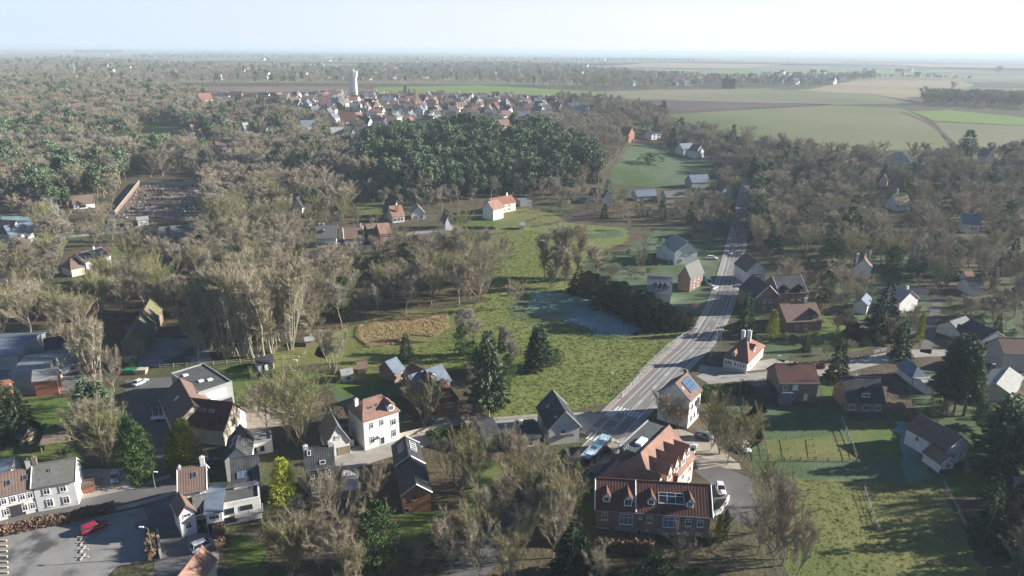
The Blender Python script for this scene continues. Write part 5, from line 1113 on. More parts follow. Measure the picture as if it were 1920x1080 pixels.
fence('pale timber fence along the side road right of the spruce', [(1583, 678), (1612, 670)], h=1.2, sp=2)
fence('white fence by the side road before the pine', [(1638, 664), (1662, 659)], 'frame', h=1.2, sp=2)
fence('post and wire fence down the middle of the pasture', [(1620, 918), (1634, 960), (1648, 998)], 'wood', wire=True, rails=3)
fence('post and wire fence at the right side of the pasture', [(1768, 905), (1792, 950), (1810, 990)], 'wood', wire=True, rails=3)
fence('timber fence between vegetable plots', [(1475, 824), (1482, 862), (1530, 862), (1524, 824)], 'wood', h=.8, sp=3, rails=1)
fence('rail fence at the left side of the vegetable plots', [(1415, 760), (1428, 800), (1440, 862)], 'wood', h=1.5, sp=2)
fence('stone coloured fence between plots and bright lawn', [(1578, 790), (1592, 825), (1606, 862)], 'stone', h=1.3, sp=2)
fence('dark rail fence below the frosted gardens', [(1440, 866), (1500, 864), (1606, 866)], 'wood', h=1.0, sp=3)
fence('wire fence on the road side of the meadow', [(1165, 748), (1205, 700), (1250, 655), (1290, 628)], 'metal', h=1.6, sp=2.5, rails=3, wire=True)
fence('paddock fence of the goat field', [(300, 690), (400, 684), (500, 676), (560, 672)], 'palewood', h=1.1, sp=3)
fence('dark fence at the right end of the big lawn', [(432, 752), (490, 755), (560, 757)], 'wood', h=1.3, sp=3)
fence('garden fence of the hillside houses', [(740, 440), (790, 436), (830, 432)], 'palewood', h=1.0, sp=4)
fence('white railing of the white villa garden', [(682, 838), (700, 835)], 'frame', h=.9, sp=1)
# low walls
def wall(label, pp, h=1.0, t=.3, m='white', name='garden_wall', cap=None, base=0):
    ln = [np.array(G(*p)[:2]) for p in pp]; mb = MB(); cp = MB()
    for i in range(len(ln) - 1):
        a, b = ln[i], ln[i + 1]; d = b - a; l = np.linalg.norm(d); M4 = Matrix.Translation((a[0], a[1], float(hgt(*a)))) @ Matrix.Rotation(math.atan2(d[1], d[0]), 4, 'Z')
        dz = float(hgt(*b)) - float(hgt(*a)); M4 = M4 @ Matrix(((1, 0, 0, 0), (0, 1, 0, 0), (dz / l, 0, 1, 0), (0, 0, 0, 1)))
        mb.box(0, -t/2, -.5, l, t/2, h, 0, M4); cp.box(-.02, -t/2 - .05, h, l + .02, t/2 + .05, h + .08, 0, M4)
    r = empty(name, (0, 0, 0), 0, label, 'wall')
    link('wall', mb.mesh('wall', M[m]), r); link('coping', cp.mesh('coping', M[cap or m]), r)
wall('low cream garden wall in front of the big white villa, left part', [(683, 838), (716, 829)], 1.2, m='cream')
wall('low cream garden wall right of the villa gate along the street', [(726, 826), (800, 808), (845, 800)], .9, m='cream')
wall('white wall beside the garage of the small steep gable', [(655, 838), (664, 836)], 1.6)
wall('high cemetery wall with light top along the lane', [(262, 345), (216, 404)], 2.2, .5, 'brickb', cap='cream')
wall('pale rear wall of the cemetery', [(262, 345), (385, 350)], 1.8, .4, 'stone', cap='lightroof')
wall('sloped stone drive wall beside the red villa garage, left', [(836, 788), (848, 806)], 1.0, m='stone')
wall('sloped stone drive wall beside the red villa garage, right', [(856, 778), (872, 796)], 1.0, m='stone')
wall('stone wall below the brick townhouse', [(560, 905), (578, 925)], 1.4, .5, m='stone')
wall('pale stone terrace wall in front of the apartment block', [(1280, 1008), (1335, 1010)], .8, m='stone')
wall('white curved wall at the corner of the apartment block', [(1336, 968), (1350, 962), (1362, 945), (1366, 935)], .8, m='white')
wall('low pale wall along the side road by the turret cottage', [(1345, 695), (1400, 700), (1450, 695)], .7, m='stone')
wall('grey brick wall beside the car park hedge', [(296, 1000), (302, 1048)], 1.0, m='stone')
# cemetery graves
gr_ = random.Random(5)
gm = [MB().box(-.45, -.12, 0, .45, .12, 1.1).box(-.55, -.2, -.1, .55, 2.0, .22).mesh('gravestone', M[k]) for k in ('stone', 'greyr', 'slate', 'lightroof')]
n = 0
for r_ in range(11):
    for c_ in range(26):
        u, v = c_ / 25, r_ / 10
        px_ = (262 + 118 * u) * (1 - v) + (228 + 148 * u) * v; py_ = 350 * (1 - v) + 410 * v
        if abs((px_ - 262) / 106 - (402 - py_) / 50) < .07 or gr_.random() < .35 or n >= 200: continue
        g = G(px_, py_); n += 1
        k = gr_.randrange(4)
        o = link('gravestone', gm[k], None, (g.x + gr_.uniform(-.5, .5), g.y + gr_.uniform(-.5, .5), g.z + .2), (0, 0, gr_.uniform(-.1, .1) + .1), gr_.uniform(.7, 1.1))
        rw = ('rear rows', 'middle rows', 'front rows')[min(2, r_ // 4)]; sdw = 'left' if u < .45 else 'right'
        tag(o, '%s gravestone with slab in the %s on the %s side of the cemetery' % (('pale stone', 'grey', 'dark', 'light grey')[k], rw, sdw), 'gravestone', 'gravestones of the cemetery')
# garden things
for k, (x, y) in enumerate(((570, 664), (481, 706), (500, 702), (555, 680))):
    g = G(x, y); gt = empty('goat', g, k * 1.1, ('white goat standing in the middle of the worn paddock', 'white goat at the left below the garden cabin', 'small pale goat right below the garden cabin', 'white goat near the paddock fence')[k], 'goat')
    mb = MB(); bm = [(-.45, .75, .14), (-.3, .78, .20), (0, .76, .21), (.3, .8, .19), (.45, .9, .13), (.58, 1.08, .09), (.68, 1.12, .09), (.84, 1.02, .05)]
    vs = []; 
    for x_, z_, r2 in bm: vs += [(x_, r2 * .8 * math.cos(a2), z_ + r2 * math.sin(a2)) for a2 in [i * math.pi / 4 for i in range(8)]]
    fs = [(i * 8 + j, i * 8 + (j + 1) % 8, (i + 1) * 8 + (j + 1) % 8, (i + 1) * 8 + j) for i in range(7) for j in range(8)] + [tuple(range(7, -1, -1)), tuple(56 + j for j in range(8))]
    mb.add(vs, fs)
    for lx, ly, kx in ((-.33, .1, .06), (-.33, -.1, .06), (.32, .1, -.03), (.32, -.1, -.03)): mb.tube((lx, ly, .66), (lx - kx, ly, .34), .07, .045, 6); mb.tube((lx - kx, ly, .34), (lx, ly, 0), .045, .035, 6)
    mb.tube((-.45, 0, .8), (-.58, 0, .86), .03, .02, 4); mb.tube((.7, .05, 1.18), (.62, .09, 1.36), .02, .01, 4); mb.tube((.7, -.05, 1.18), (.62, -.09, 1.36), .02, .01, 4)
    link('body', mb.mesh('body', M['white'], True), gt)
g = G(1825, 870); tb = empty('picnic_table', g, .2, 'timber picnic table on the lawn right of the white garden house', 'table')
link('tabletop', MB().box(-1, -.4, .72, 1, .4, .78).mesh('tabletop', M['wood']), tb)
for y in (-.75, .75): link('bench', MB().box(-1, y - .14, .42, 1, y + .14, .47).mesh('bench', M['wood']), tb)
for x in (-.7, .7): link('leg', MB().box(x - .05, -.8, 0, x + .05, .8, .08).box(x - .05, -.05, .08, x + .05, .05, .72).mesh('leg', M['wood']), tb)
g = G(145, 822); tp = empty('tarpaulin_pile', g, 0, 'pile covered by a bright blue tarpaulin on the lawn', 'tarpaulin pile')
link('tarpaulin', MB().add([(-1.6, -1, 0), (1.6, -1, 0), (1.5, 1, 0), (-1.4, 1.1, 0), (-1.0, -.5, 1.0), (.9, -.4, 1.3), (.8, .5, 1.2), (-.9, .5, 1.1)], [(0, 1, 5, 4), (1, 2, 6, 5), (2, 3, 7, 6), (3, 0, 4, 7), (4, 5, 6, 7)]).mesh('tarpaulin', mat('blue_tarpaulin', (.03, .07, .35))), tp)
g = G(109, 838); lp = empty('log_shelter', g, .3, 'half collapsed brown timber shelter on the lawn behind the farmhouses', 'shelter')
link('roof', MB().add([(-3, -2, 2.0), (3, -2, 2.2), (3.2, 2, 2.7), (-3, 2, 2.5), (-3, -2, 1.8), (3, -2, 2.0), (3.2, 2, 2.5), (-3, 2, 2.3)], [(0, 1, 2, 3), (7, 6, 5, 4), (0, 4, 5, 1), (1, 5, 6, 2), (2, 6, 7, 3), (3, 7, 4, 0)]).mesh('roof', M['wood']), lp)
for x in (-2.7, 2.7):
    for y in (-1.7, 1.7): link('post', MB().box(x - .1, y - .1, 0, x + .1, y + .1, 2.0 if y < 0 else 2.4).mesh('post', M['wood']), lp)
for k, (x, y) in enumerate([(155, 1045), (155, 1031), (155, 1018), (155, 1008)]):
    g = G(x, y); kb = empty('wheel_stop', g, .05, 'low parking kerb with stubs, %s in the row down the car park' % ('nearest', 'second nearest', 'third nearest', 'farthest')[k], 'parking kerb', 'parking kerbs of the car park')
    link('beam', MB().box(-.12, -.9, 0, .12, .9, .22).mesh('beam', M['lightroof']), kb)
    link('stub', MB().box(-1.0, -.1, 0, 1.0, .1, .2).mesh('stub', M['palewood']), kb)
for k in range(7):
    g = G(8 - k * .4, 1075 - k * 10); o = link('bay_marker', MB().box(-.7, -.12, 0, .7, .12, .35).mesh('bay_marker', M['palewood']), None, g); tag(o, 'pale timber bay marker in the row at the left edge of the car park', 'bay marker', 'bay markers at the left edge of the car park')
for k, (x, y, m_) in enumerate([(247, 700, 'car_green'), (265, 700, 'palewood'), (245, 678, 'palewood')]):
    g = G(x, y); s_ = empty('skip', g, .1, ('green covered skip in the yard behind the pale poplar', 'pale open crate beside the green skip', 'pale timber stack below the red containers')[k], 'skip' if k == 0 else 'crate')
    link('shell', MB().add([(-1.3, -.8, 0), (1.3, -.8, 0), (1.3, .8, 0), (-1.3, .8, 0), (-1.7, -1, 1.4), (1.7, -1, 1.4), (1.7, 1, 1.4), (-1.7, 1, 1.4)], [(3, 2, 1, 0), (0, 1, 5, 4), (1, 2, 6, 5), (2, 3, 7, 6), (3, 0, 4, 7), (4, 5, 6, 7)]).mesh('shell', M[m_]), s_)
# wheel tracks and frosted planks of the works yard
for k in range(7):
    g = G(62 + (k % 3) * 12, 690 - k * 7); o = link('plank_stack', MB().box(-4, -.5, 0, 4, .5, .5).box(-3.6, -.35, .5, 3.7, .4, .9).mesh('plank_stack', M['lightroof']), None, g, (0, 0, .12)); tag(o, 'long pale stack of planks in the works yard among a row of stacks', 'plank stack', 'plank stacks of the works yard')
# ------------------------------------------------------------------ plants
class TB:
    """triangle buffer: two material slots (0 trunk and limbs, 1 twigs or needles)"""
    def __init__(s): s.t = [[], []]
    def tris(s, a, k): s.t[k].append(a.reshape(-1, 3, 3))
    def tube(s, pts, rad, n, k=0):
        pts = np.array(pts, float); m = len(pts); rings = []
        for i in range(m):
            d = pts[min(i + 1, m - 1)] - pts[max(i - 1, 0)]; d /= max(np.linalg.norm(d), 1e-6)
            u = np.cross(d, (0.31, 0.22, .93) if abs(d[2]) < .9 else (1, 0, 0)); u /= np.linalg.norm(u); v = np.cross(d, u)
            a = np.arange(n) * 2 * math.pi / n
            rings.append(pts[i] + rad[i] * (np.cos(a)[:, None] * u + np.sin(a)[:, None] * v))
        for i in range(m - 1):
            A, B = rings[i], rings[i + 1]; A2, B2 = np.roll(A, -1, 0), np.roll(B, -1, 0)
            s.tris(np.stack([A, A2, B2], 1), k); s.tris(np.stack([A, B2, B], 1), k)
    def mesh(s, name, mats, slots):
        arr = [np.concatenate(s.t[k]) for k in slots if s.t[k]]
        n = sum(len(a) for a in arr); co = np.concatenate(arr).reshape(-1, 3)
        me = bpy.data.meshes.new(name); me.vertices.add(3 * n); me.vertices.foreach_set('co', co.ravel())
        me.loops.add(3 * n); me.loops.foreach_set('vertex_index', np.arange(3 * n)); me.polygons.add(n)
        me.polygons.foreach_set('loop_start', np.arange(n) * 3)
        for m_ in mats: me.materials.append(m_)
        if len(slots) == 2: me.polygons.foreach_set('material_index', np.concatenate([np.full(len(a), i) for i, a in enumerate(arr)]).astype(np.int32))
        me.update(); return me
def rv(r, n): 
    v = r.normal(size=(n, 3)); return v / np.linalg.norm(v, axis=1)[:, None]
def slivers(r, org, dr, ln, w):
    dr = dr / np.linalg.norm(dr, axis=1)[:, None]
    s = np.cross(dr, rv(r, len(dr))); s /= np.maximum(np.linalg.norm(s, axis=1), 1e-6)[:, None]
    w = np.asarray(w).reshape(-1, 1) if hasattr(w, '__len__') else w
    return np.stack([org - s * w / 2, org + s * w / 2, org + dr * ln[:, None]], 1)
def bare(seed, shape='round', H=10.0, ntw=5000, tw=.032, tl=1.0, n1=12, cb=.25, cr=.38, lo=False, stems=1):
    r = np.random.RandomState(seed); t = TB(); segs = []
    if shape == 'poplar': cb, cr, up = .12, .14, .92
    elif shape == 'vase': cb, cr, up = .06, .42, .80
    elif shape == 'wood': cb, cr, up = .38, .30, .6
    elif shape == 'birch': cb, cr, up = .35, .22, .6
    elif shape == 'bush': cb, cr, up = .02, .6, .6
    elif shape == 'fan': cb, cr, up = .42, .3, .93
    else: up = .55
    def limb(p0, d0, L, r0, nseg, n, curve, out):
        pts = [p0]; d = d0.copy()
        for i in range(nseg):
            d = d + np.array([0, 0, curve if shape != 'fan' else .05]) / nseg + r.normal(size=3) * (.13 if shape != 'fan' else .05); d /= np.linalg.norm(d)
            pts.append(pts[-1] + d * L / nseg)
        pts = np.array(pts); rad = np.linspace(r0, r0 * .28, nseg + 1); 
        if n: t.tube(pts, rad, n)
        for i in range(nseg): out.append((pts[i], pts[i + 1], d, rad[i]))
        return pts, d
    tip = []
    for st in range(stems):
        a = r.uniform(0, 6.28); base = np.array([math.cos(a), math.sin(a), 0]) * (.0 if stems == 1 else .035 * H)
        lean = np.array([math.cos(a), math.sin(a), 0]) * (0 if stems == 1 else (.35 if shape in ('vase', 'bush') else r.uniform(.02, .42)))
        tH = H * (.88 if shape in ('poplar', 'wood', 'birch', 'fan') else .62) * (1 if stems == 1 else r.uniform(.8, 1.0))
        pts, d = limb(base, np.array([0, 0, 1.]) + lean, tH, H * (.014 if stems == 1 else .0075) * (.75 if shape in ('birch', 'poplar') else 1), 6, 4 if lo else 6, .2, [])
        cum_ = np.linspace(0, 1, len(pts))
        for i in range(n1 if stems == 1 else max(4, n1 // 2)):
            f = cb + (1 - cb) * (i + r.uniform(0, 1)) / (n1 if stems == 1 else max(4, n1 // 2)); f = min(f, .995)
            p = np.array([np.interp(f, cum_, pts[:, k]) for k in range(3)])
            az = i * 2.4 + r.uniform(-.5, .5); fr_ = (f - cb) / (1 - cb)
            upz = up + (1 - up) * fr_ ** 1.5 * 1.2 
            dd = np.array([math.cos(az), math.sin(az), 0]) * math.cos(upz * 1.45) + np.array([0, 0, math.sin(upz * 1.45)])
            env = cr * H * (1.15 - .35 * abs(fr_ - .35)) ; 
            if shape == 'fan': L = H * .22 * r.uniform(.7, 1.1)
            elif shape == 'poplar': L = H * .30 * r.uniform(.7, 1.1)
            elif shape == 'wood': L = H * .34 * r.uniform(.7, 1.15)
            elif shape == 'birch': L = H * .24 * (1.2 - fr_ * .5)
            else: L = max(.3 * H, env / max(math.cos(upz * 1.45), .45)) * r.uniform(.75, 1.1) * (.85 if fr_ > .7 else 1)
            L = min(L, (H * 1.0 - p[2]) / max(dd[2], .25) * .95 + .4)
            lp, ld = limb(p, dd, L, H * .0078 * (1.1 - .5 * fr_), 4, 3, .35, segs)
            for j in range(5 if lo else 7):
                g = .25 + .72 * (j + r.uniform(0, 1)) / 7; q = np.array([np.interp(g, np.linspace(0, 1, 5), lp[:, k]) for k in range(3)])
                d2 = ld + rv(r, 1)[0] * .85; d2 /= np.linalg.norm(d2); d2[2] = abs(d2[2]) * .8 + .15
                l2 = L * r.uniform(.25, .48) * (1.1 - .4 * g); so = []
                p2, dl = limb(q, d2, l2, H * .0042, 2, 0 if lo else 3, .25, so)
                tip += so; 
    A = np.array([s[0] for s in tip + segs]); B = np.array([s[1] for s in tip + segs]); D = np.array([s[2] for s in tip + segs])
    ln = np.linalg.norm(B - A, axis=1); wgt = ln.copy(); wgt[len(tip):] *= .35; wgt /= wgt.sum()
    ix = r.choice(len(A), ntw, p=wgt); u = r.uniform(0, 1, (ntw, 1)); O = A[ix] * (1 - u) + B[ix] * u
    dr = D[ix] + rv(r, ntw) * (.85 if shape not in ('poplar', 'fan') else .4); dr[:, 2] += .25 if shape not in ('birch',) else -.5
    L = tl * r.uniform(.4, 1.2, ntw) * H / 10
    t.tris(slivers(r, O, dr, L, tw * H / 10 * r.uniform(.6, 1.3, ntw)), 1)
    # second order twiglets
    n2 = ntw; k2 = r.randint(0, ntw, n2); dn = dr[k2] / np.linalg.norm(dr[k2], axis=1)[:, None]
    O2 = O[k2] + dn * (L[k2] * r.uniform(.2, .8, n2))[:, None]; d2 = dn + rv(r, n2) * .8
    t.tris(slivers(r, O2, d2, .5 * tl * r.uniform(.5, 1.2, n2) * H / 10, tw * .75 * H / 10), 1)
    return t
def leaftris(r, c, size, up=0.0):
    n = len(c); a = rv(r, n); b = np.cross(a, rv(r, n)); b /= np.linalg.norm(b, axis=1)[:, None]
    a[:, 2] += up
    s = (size * r.uniform(.6, 1.3, n))[:, None]
    return np.stack([c - b * s * .5, c + b * s * .5, c + a * s], 1)
def spruce(seed, H=10.0, R0_=.24, n=3600, droop=.35, open_=.0, size=.42, base=.04):
    r = np.random.RandomState(seed); t = TB()
    t.tube([(0, 0, 0), (0, 0, H * .5), (0, 0, H * .97)], [H * .018, H * .011, H * .003], 5)
    nb = int(150); f = np.sort(r.uniform(base, 1, nb) ** 1.15); az = np.arange(nb) * 2.4 + r.uniform(-.3, .3, nb)
    Rr = H * R0_ * (1 - f) ** .82 * r.uniform(.72, 1.18, nb) + .12
    per = np.maximum(4, (n * Rr / Rr.sum())).astype(int); C = []; 
    for i in range(nb):
        u = r.uniform(.15, 1, per[i]) ** .7; x = u * Rr[i]; side = r.normal(0, 1, per[i]) * .16 * (Rr[i]) * (1.15 - u)
        z = f[i] * H - droop * x * u + .12 * x + r.normal(0, .10, per[i])
        C.append(np.stack([x * math.cos(az[i]) - side * math.sin(az[i]), x * math.sin(az[i]) + side * math.cos(az[i]), z], 1))
    C = np.concatenate(C); C[:, 2] = np.maximum(C[:, 2], .1)
    out = C.copy(); out[:, 2] = 0; out /= np.maximum(np.linalg.norm(out, axis=1), .1)[:, None]
    dr = out + rv(r, len(C)) * .55; dr[:, 2] -= .15
    s = size * r.uniform(.6, 1.3, len(C)); t.tris(slivers(r, C, dr, s * 1.25, s * .5), 1)
    return t
def pine(seed, H=10.0, n=3200, cl=34, crown=.44, cr=.135, size=.36):
    r = np.random.RandomState(seed); t = TB(); lean = r.normal(0, .02, 2)
    t.tube([(0, 0, 0), (lean[0] * H * .5, lean[1] * H * .5, H * .5), (lean[0] * H, lean[1] * H, H * .95)], [H * .016, H * .011, H * .004], 6)
    for c in range(cl):
        f = crown + (1 - crown) * (c + r.uniform()) / cl; a = r.uniform(0, 6.28); rr = cr * H * math.sqrt(max(.05, 1 - ((f - crown - .12) / (1.02 - crown)) ** 2)) * r.uniform(.25, 1.0)
        p = np.array([math.cos(a) * rr + lean[0] * H * f, math.sin(a) * rr + lean[1] * H * f, f * H])
        t.tube([(lean[0] * H * f, lean[1] * H * f, p[2] - rr * .5), p], [H * .005, H * .002], 3)
        m = n // cl; q = r.normal(0, 1, (m, 3)) * np.array([.05, .05, .032]) * H * r.uniform(.7, 1.2) + p
        t.tris(leaftris(r, q, size, .3), 1)
    return t
def lumpy(seed, H=10.0, W=.5, n=3500, size=.34, base=.05, lumps=14, col=False):
    r = np.random.RandomState(seed); t = TB()
    t.tube([(0, 0, 0), (0, 0, H * .6)], [H * .02, H * .01], 5)
    for c in range(lumps):
        f = base + (1 - base) * (c + .5) / lumps; prof = math.sin(math.pi * min(1, (f * .92 + .10))) ** .6 if not col else (1 - f) ** .55 * .9 + .08
        a = c * 2.4 + r.uniform(-.4, .4); rad = W * H * .5 * prof; off_ = rad * (.5 if not col else .2)
        p = np.array([math.cos(a) * off_, math.sin(a) * off_, f * H]); lr = rad * .72 + .1
        m = n // lumps; d = rv(r, m); q = p + d * lr * np.array([1, 1, .8 if not col else 1.2]) * r.uniform(.65, 1.05, (m, 1))
        q[:, 2] = np.clip(q[:, 2], .05, H); s = size * r.uniform(.6, 1.2, m); dd = d + rv(r, m) * .6; dd[:, 2] += .5 if col else .15
        t.tris(slivers(r, q, dd, s * 1.3, s * .55), 1)
    return t
# kinds: name -> (object name, category, crown part name, mats, near builders, far builders)
KD = {}
def kind(key, oname, cat, desc, bark, leafm, near, far, crown='crown'):
    KD[key] = dict(name=oname, cat=cat, desc=desc, mats=[M[bark], M[leafm]], near=near, far=far, crown=crown, nm=None, fm=None)
kind('bare', 'bare_tree', 'bare tree', 'leafless brown tree', 'bark', 'twig', [lambda s=s: bare(s, 'round', ntw=5200) for s in (1, 2, 3, 4)], [lambda s=s: bare(s, 'round', ntw=2000, tw=.06, lo=True, n1=8) for s in (5, 6, 7)])
kind('wood', 'bare_tree', 'bare tree', 'slender leafless woodland tree', 'bark', 'greytwig', [lambda s=s: bare(s, 'wood', ntw=4600) for s in (11, 12, 13, 14)], [lambda s=s: bare(s, 'wood', ntw=1800, tw=.06, lo=True, n1=8) for s in (15, 16, 17)])
kind('olive', 'bare_tree', 'bare tree', 'leafless olive tinged tree', 'bark', 'olivetwig', [lambda s=s: bare(s, 'vase', ntw=5200, stems=3) for s in (21, 22, 23)], [lambda s=s: bare(s, 'vase', ntw=2200, tw=.06, lo=True, stems=2) for s in (24, 25)])
kind('poplar', 'poplar_tree', 'poplar', 'tall pale leafless poplar', 'palebark', 'paletwig', [lambda s=s: bare(s, 'poplar', ntw=5200, n1=18, tw=.03) for s in (31, 32, 33)], [lambda s=s: bare(s, 'poplar', ntw=700, tw=.07, lo=True, n1=12) for s in (34, 35)])
kind('fan', 'willow_tree', 'willow', 'pale leafless fan shaped willow', 'palebark', 'paletwig', [lambda s=s: bare(s, 'fan', ntw=4500, stems=8, tw=.03, n1=14) for s in (41, 42, 43)], [lambda s=s: bare(s, 'fan', ntw=900, tw=.08, lo=True, stems=5) for s in (44,)])
kind('birch', 'birch_tree', 'birch', 'slim white stemmed birch', 'birchbark', 'greytwig', [lambda s=s: bare(s, 'birch', ntw=3000) for s in (51, 52)], [lambda s=s: bare(s, 'birch', ntw=500, tw=.08, lo=True) for s in (53,)])
kind('shrub', 'shrub', 'shrub', 'leafless brown shrub', 'bark', 'twig', [lambda s=s: bare(s, 'bush', ntw=2400, stems=4, n1=8, tw=.06, tl=1.8) for s in (61, 62)], [lambda s=s: bare(s, 'bush', ntw=350, stems=3, tw=.2, tl=1.8, lo=True, n1=8) for s in (63, 64)])
kind('redshrub', 'shrub', 'shrub', 'leafless reddish shrub', 'bark', 'redtwig', [lambda s=s: bare(s, 'bush', ntw=2400, stems=4, n1=8, tw=.06, tl=1.8) for s in (65, 66)], [lambda s=s: bare(s, 'bush', ntw=350, stems=3, tw=.2, tl=1.8, lo=True, n1=8) for s in (67,)])
kind('spruce', 'spruce_tree', 'spruce', 'dark green spruce', 'bark', 'spruce', [lambda s=s: spruce(s) for s in (71, 72, 73)], [lambda s=s: spruce(s, n=700, size=.9) for s in (74, 75)])
kind('dark', 'conifer_tree', 'conifer', 'very dark dense conifer', 'bark', 'darkneedle', [lambda s=s: spruce(s, R0_=.30, n=4200, droop=.2) for s in (81, 82)], [lambda s=s: spruce(s, R0_=.30, n=800, size=.9) for s in (83,)])
kind('darklump', 'conifer_tree', 'conifer', 'very dark rounded conifer', 'bark', 'darkneedle', [lambda s=s: lumpy(s, W=.62, n=5200, size=.4) for s in (85, 86)], [lambda s=s: lumpy(s, W=.62, n=900, size=.9) for s in (87,)])
kind('pine', 'pine_tree', 'pine', 'tall bare stemmed pine', 'redbark', 'pineneedle', [lambda s=s: pine(s) for s in (91, 92, 93)], [lambda s=s: pine(s, n=1500, cl=20, size=.52) for s in (94, 95, 96)])
kind('cedar', 'cedar_tree', 'cedar', 'broad layered blue green conifer', 'redbark', 'pineneedle', [lambda s=s: spruce(s, R0_=.34, n=4200, droop=.05, size=.5, base=.2) for s in (101, 102)], [lambda s=s: spruce(s, R0_=.34, n=800, droop=.05, size=.9) for s in (103,)])
kind('layer', 'pine_tree', 'pine', 'tall layered pine', 'redbark', 'pineneedle', [lambda s=s: spruce(s, R0_=.2, n=4600, droop=.02, size=.42, base=.3) for s in (97, 98)], [lambda s=s: spruce(s, R0_=.2, n=800, base=.3, size=.8) for s in (99,)])
kind('thuja', 'thuja_tree', 'thuja', 'yellow green column thuja', 'bark', 'yellowgreen', [lambda s=s: lumpy(s, W=.42, col=True) for s in (111,)], [lambda s=s: lumpy(s, W=.42, n=600, size=.8, col=True) for s in (112,)])
kind('ivy', 'ivy_tree', 'ivy covered tree', 'ivy covered green tree', 'bark', 'ivy', [lambda s=s: lumpy(s, W=.45) for s in (121, 122)], [lambda s=s: lumpy(s, W=.45, n=600, size=.8) for s in (123,)])
kind('laurel', 'evergreen_shrub', 'shrub', 'rounded dark evergreen shrub', 'bark', 'ivy', [lambda s=s: lumpy(s, W=1.0, n=2200, size=.6) for s in (131,)], [lambda s=s: lumpy(s, W=1.0, n=400, size=1.3) for s in (132,)])
def meshes(key, near):
    k = KD[key]
    if near and k['nm'] is None:
        k['nm'] = []
        for i, b in enumerate(k['near']):
            t = b(); k['nm'].append((t.mesh('trunk', k['mats'][:1], [0]), t.mesh(k['crown'], k['mats'][1:], [1])))
    if not near and k['fm'] is None: k['fm'] = [b().mesh(k['name'], k['mats'], [0, 1]) for b in k['far']]
    return k['nm'] if near else k['fm']
TREES = []      # dict(key,x,y,z,H,wd,label,zone)
HN = set()
def crown_rect(px, py, dist, H, wd, key):
    s = FPX / dist; hw = {'poplar': .16, 'wood': .26, 'pine': .22, 'spruce': .24, 'birch': .2, 'thuja': .2}.get(key, .36) * H * wd * s
    return px - hw, py - H * s * .97, px + hw, py
def hand(key, px, py, top=None, H=None, wd=1.0, label=None, rot=None):
    g = G(px, py); d = proj(g)[2]
    if H is None:
        lo_, hi_ = .5, 60
        for _ in range(24):
            m_ = (lo_ + hi_) / 2
            if proj((g.x, g.y, g.z + m_))[1] > top: lo_ = m_
            else: hi_ = m_
        H = lo_
    TREES.append(dict(key=key, x=g.x, y=g.y, z=g.z, H=H, wd=wd, label=label, zone=None, px=px, py=py, d=d, rot=rot if rot is not None else rnd.uniform(0, 6.28), hand=True))
    LAND_T.append((px, py))
LAND_T = []
def vin(px, py, poly):
    c = np.zeros(px.shape, bool); j = len(poly) - 1
    for i in range(len(poly)):
        xi, yi = poly[i]; xj, yj = poly[j]
        if yi != yj: c ^= ((yi > py) != (yj > py)) & (px < (xj - xi) * (py - yi) / (yj - yi) + xi)
        j = i
    return c
_PR = None
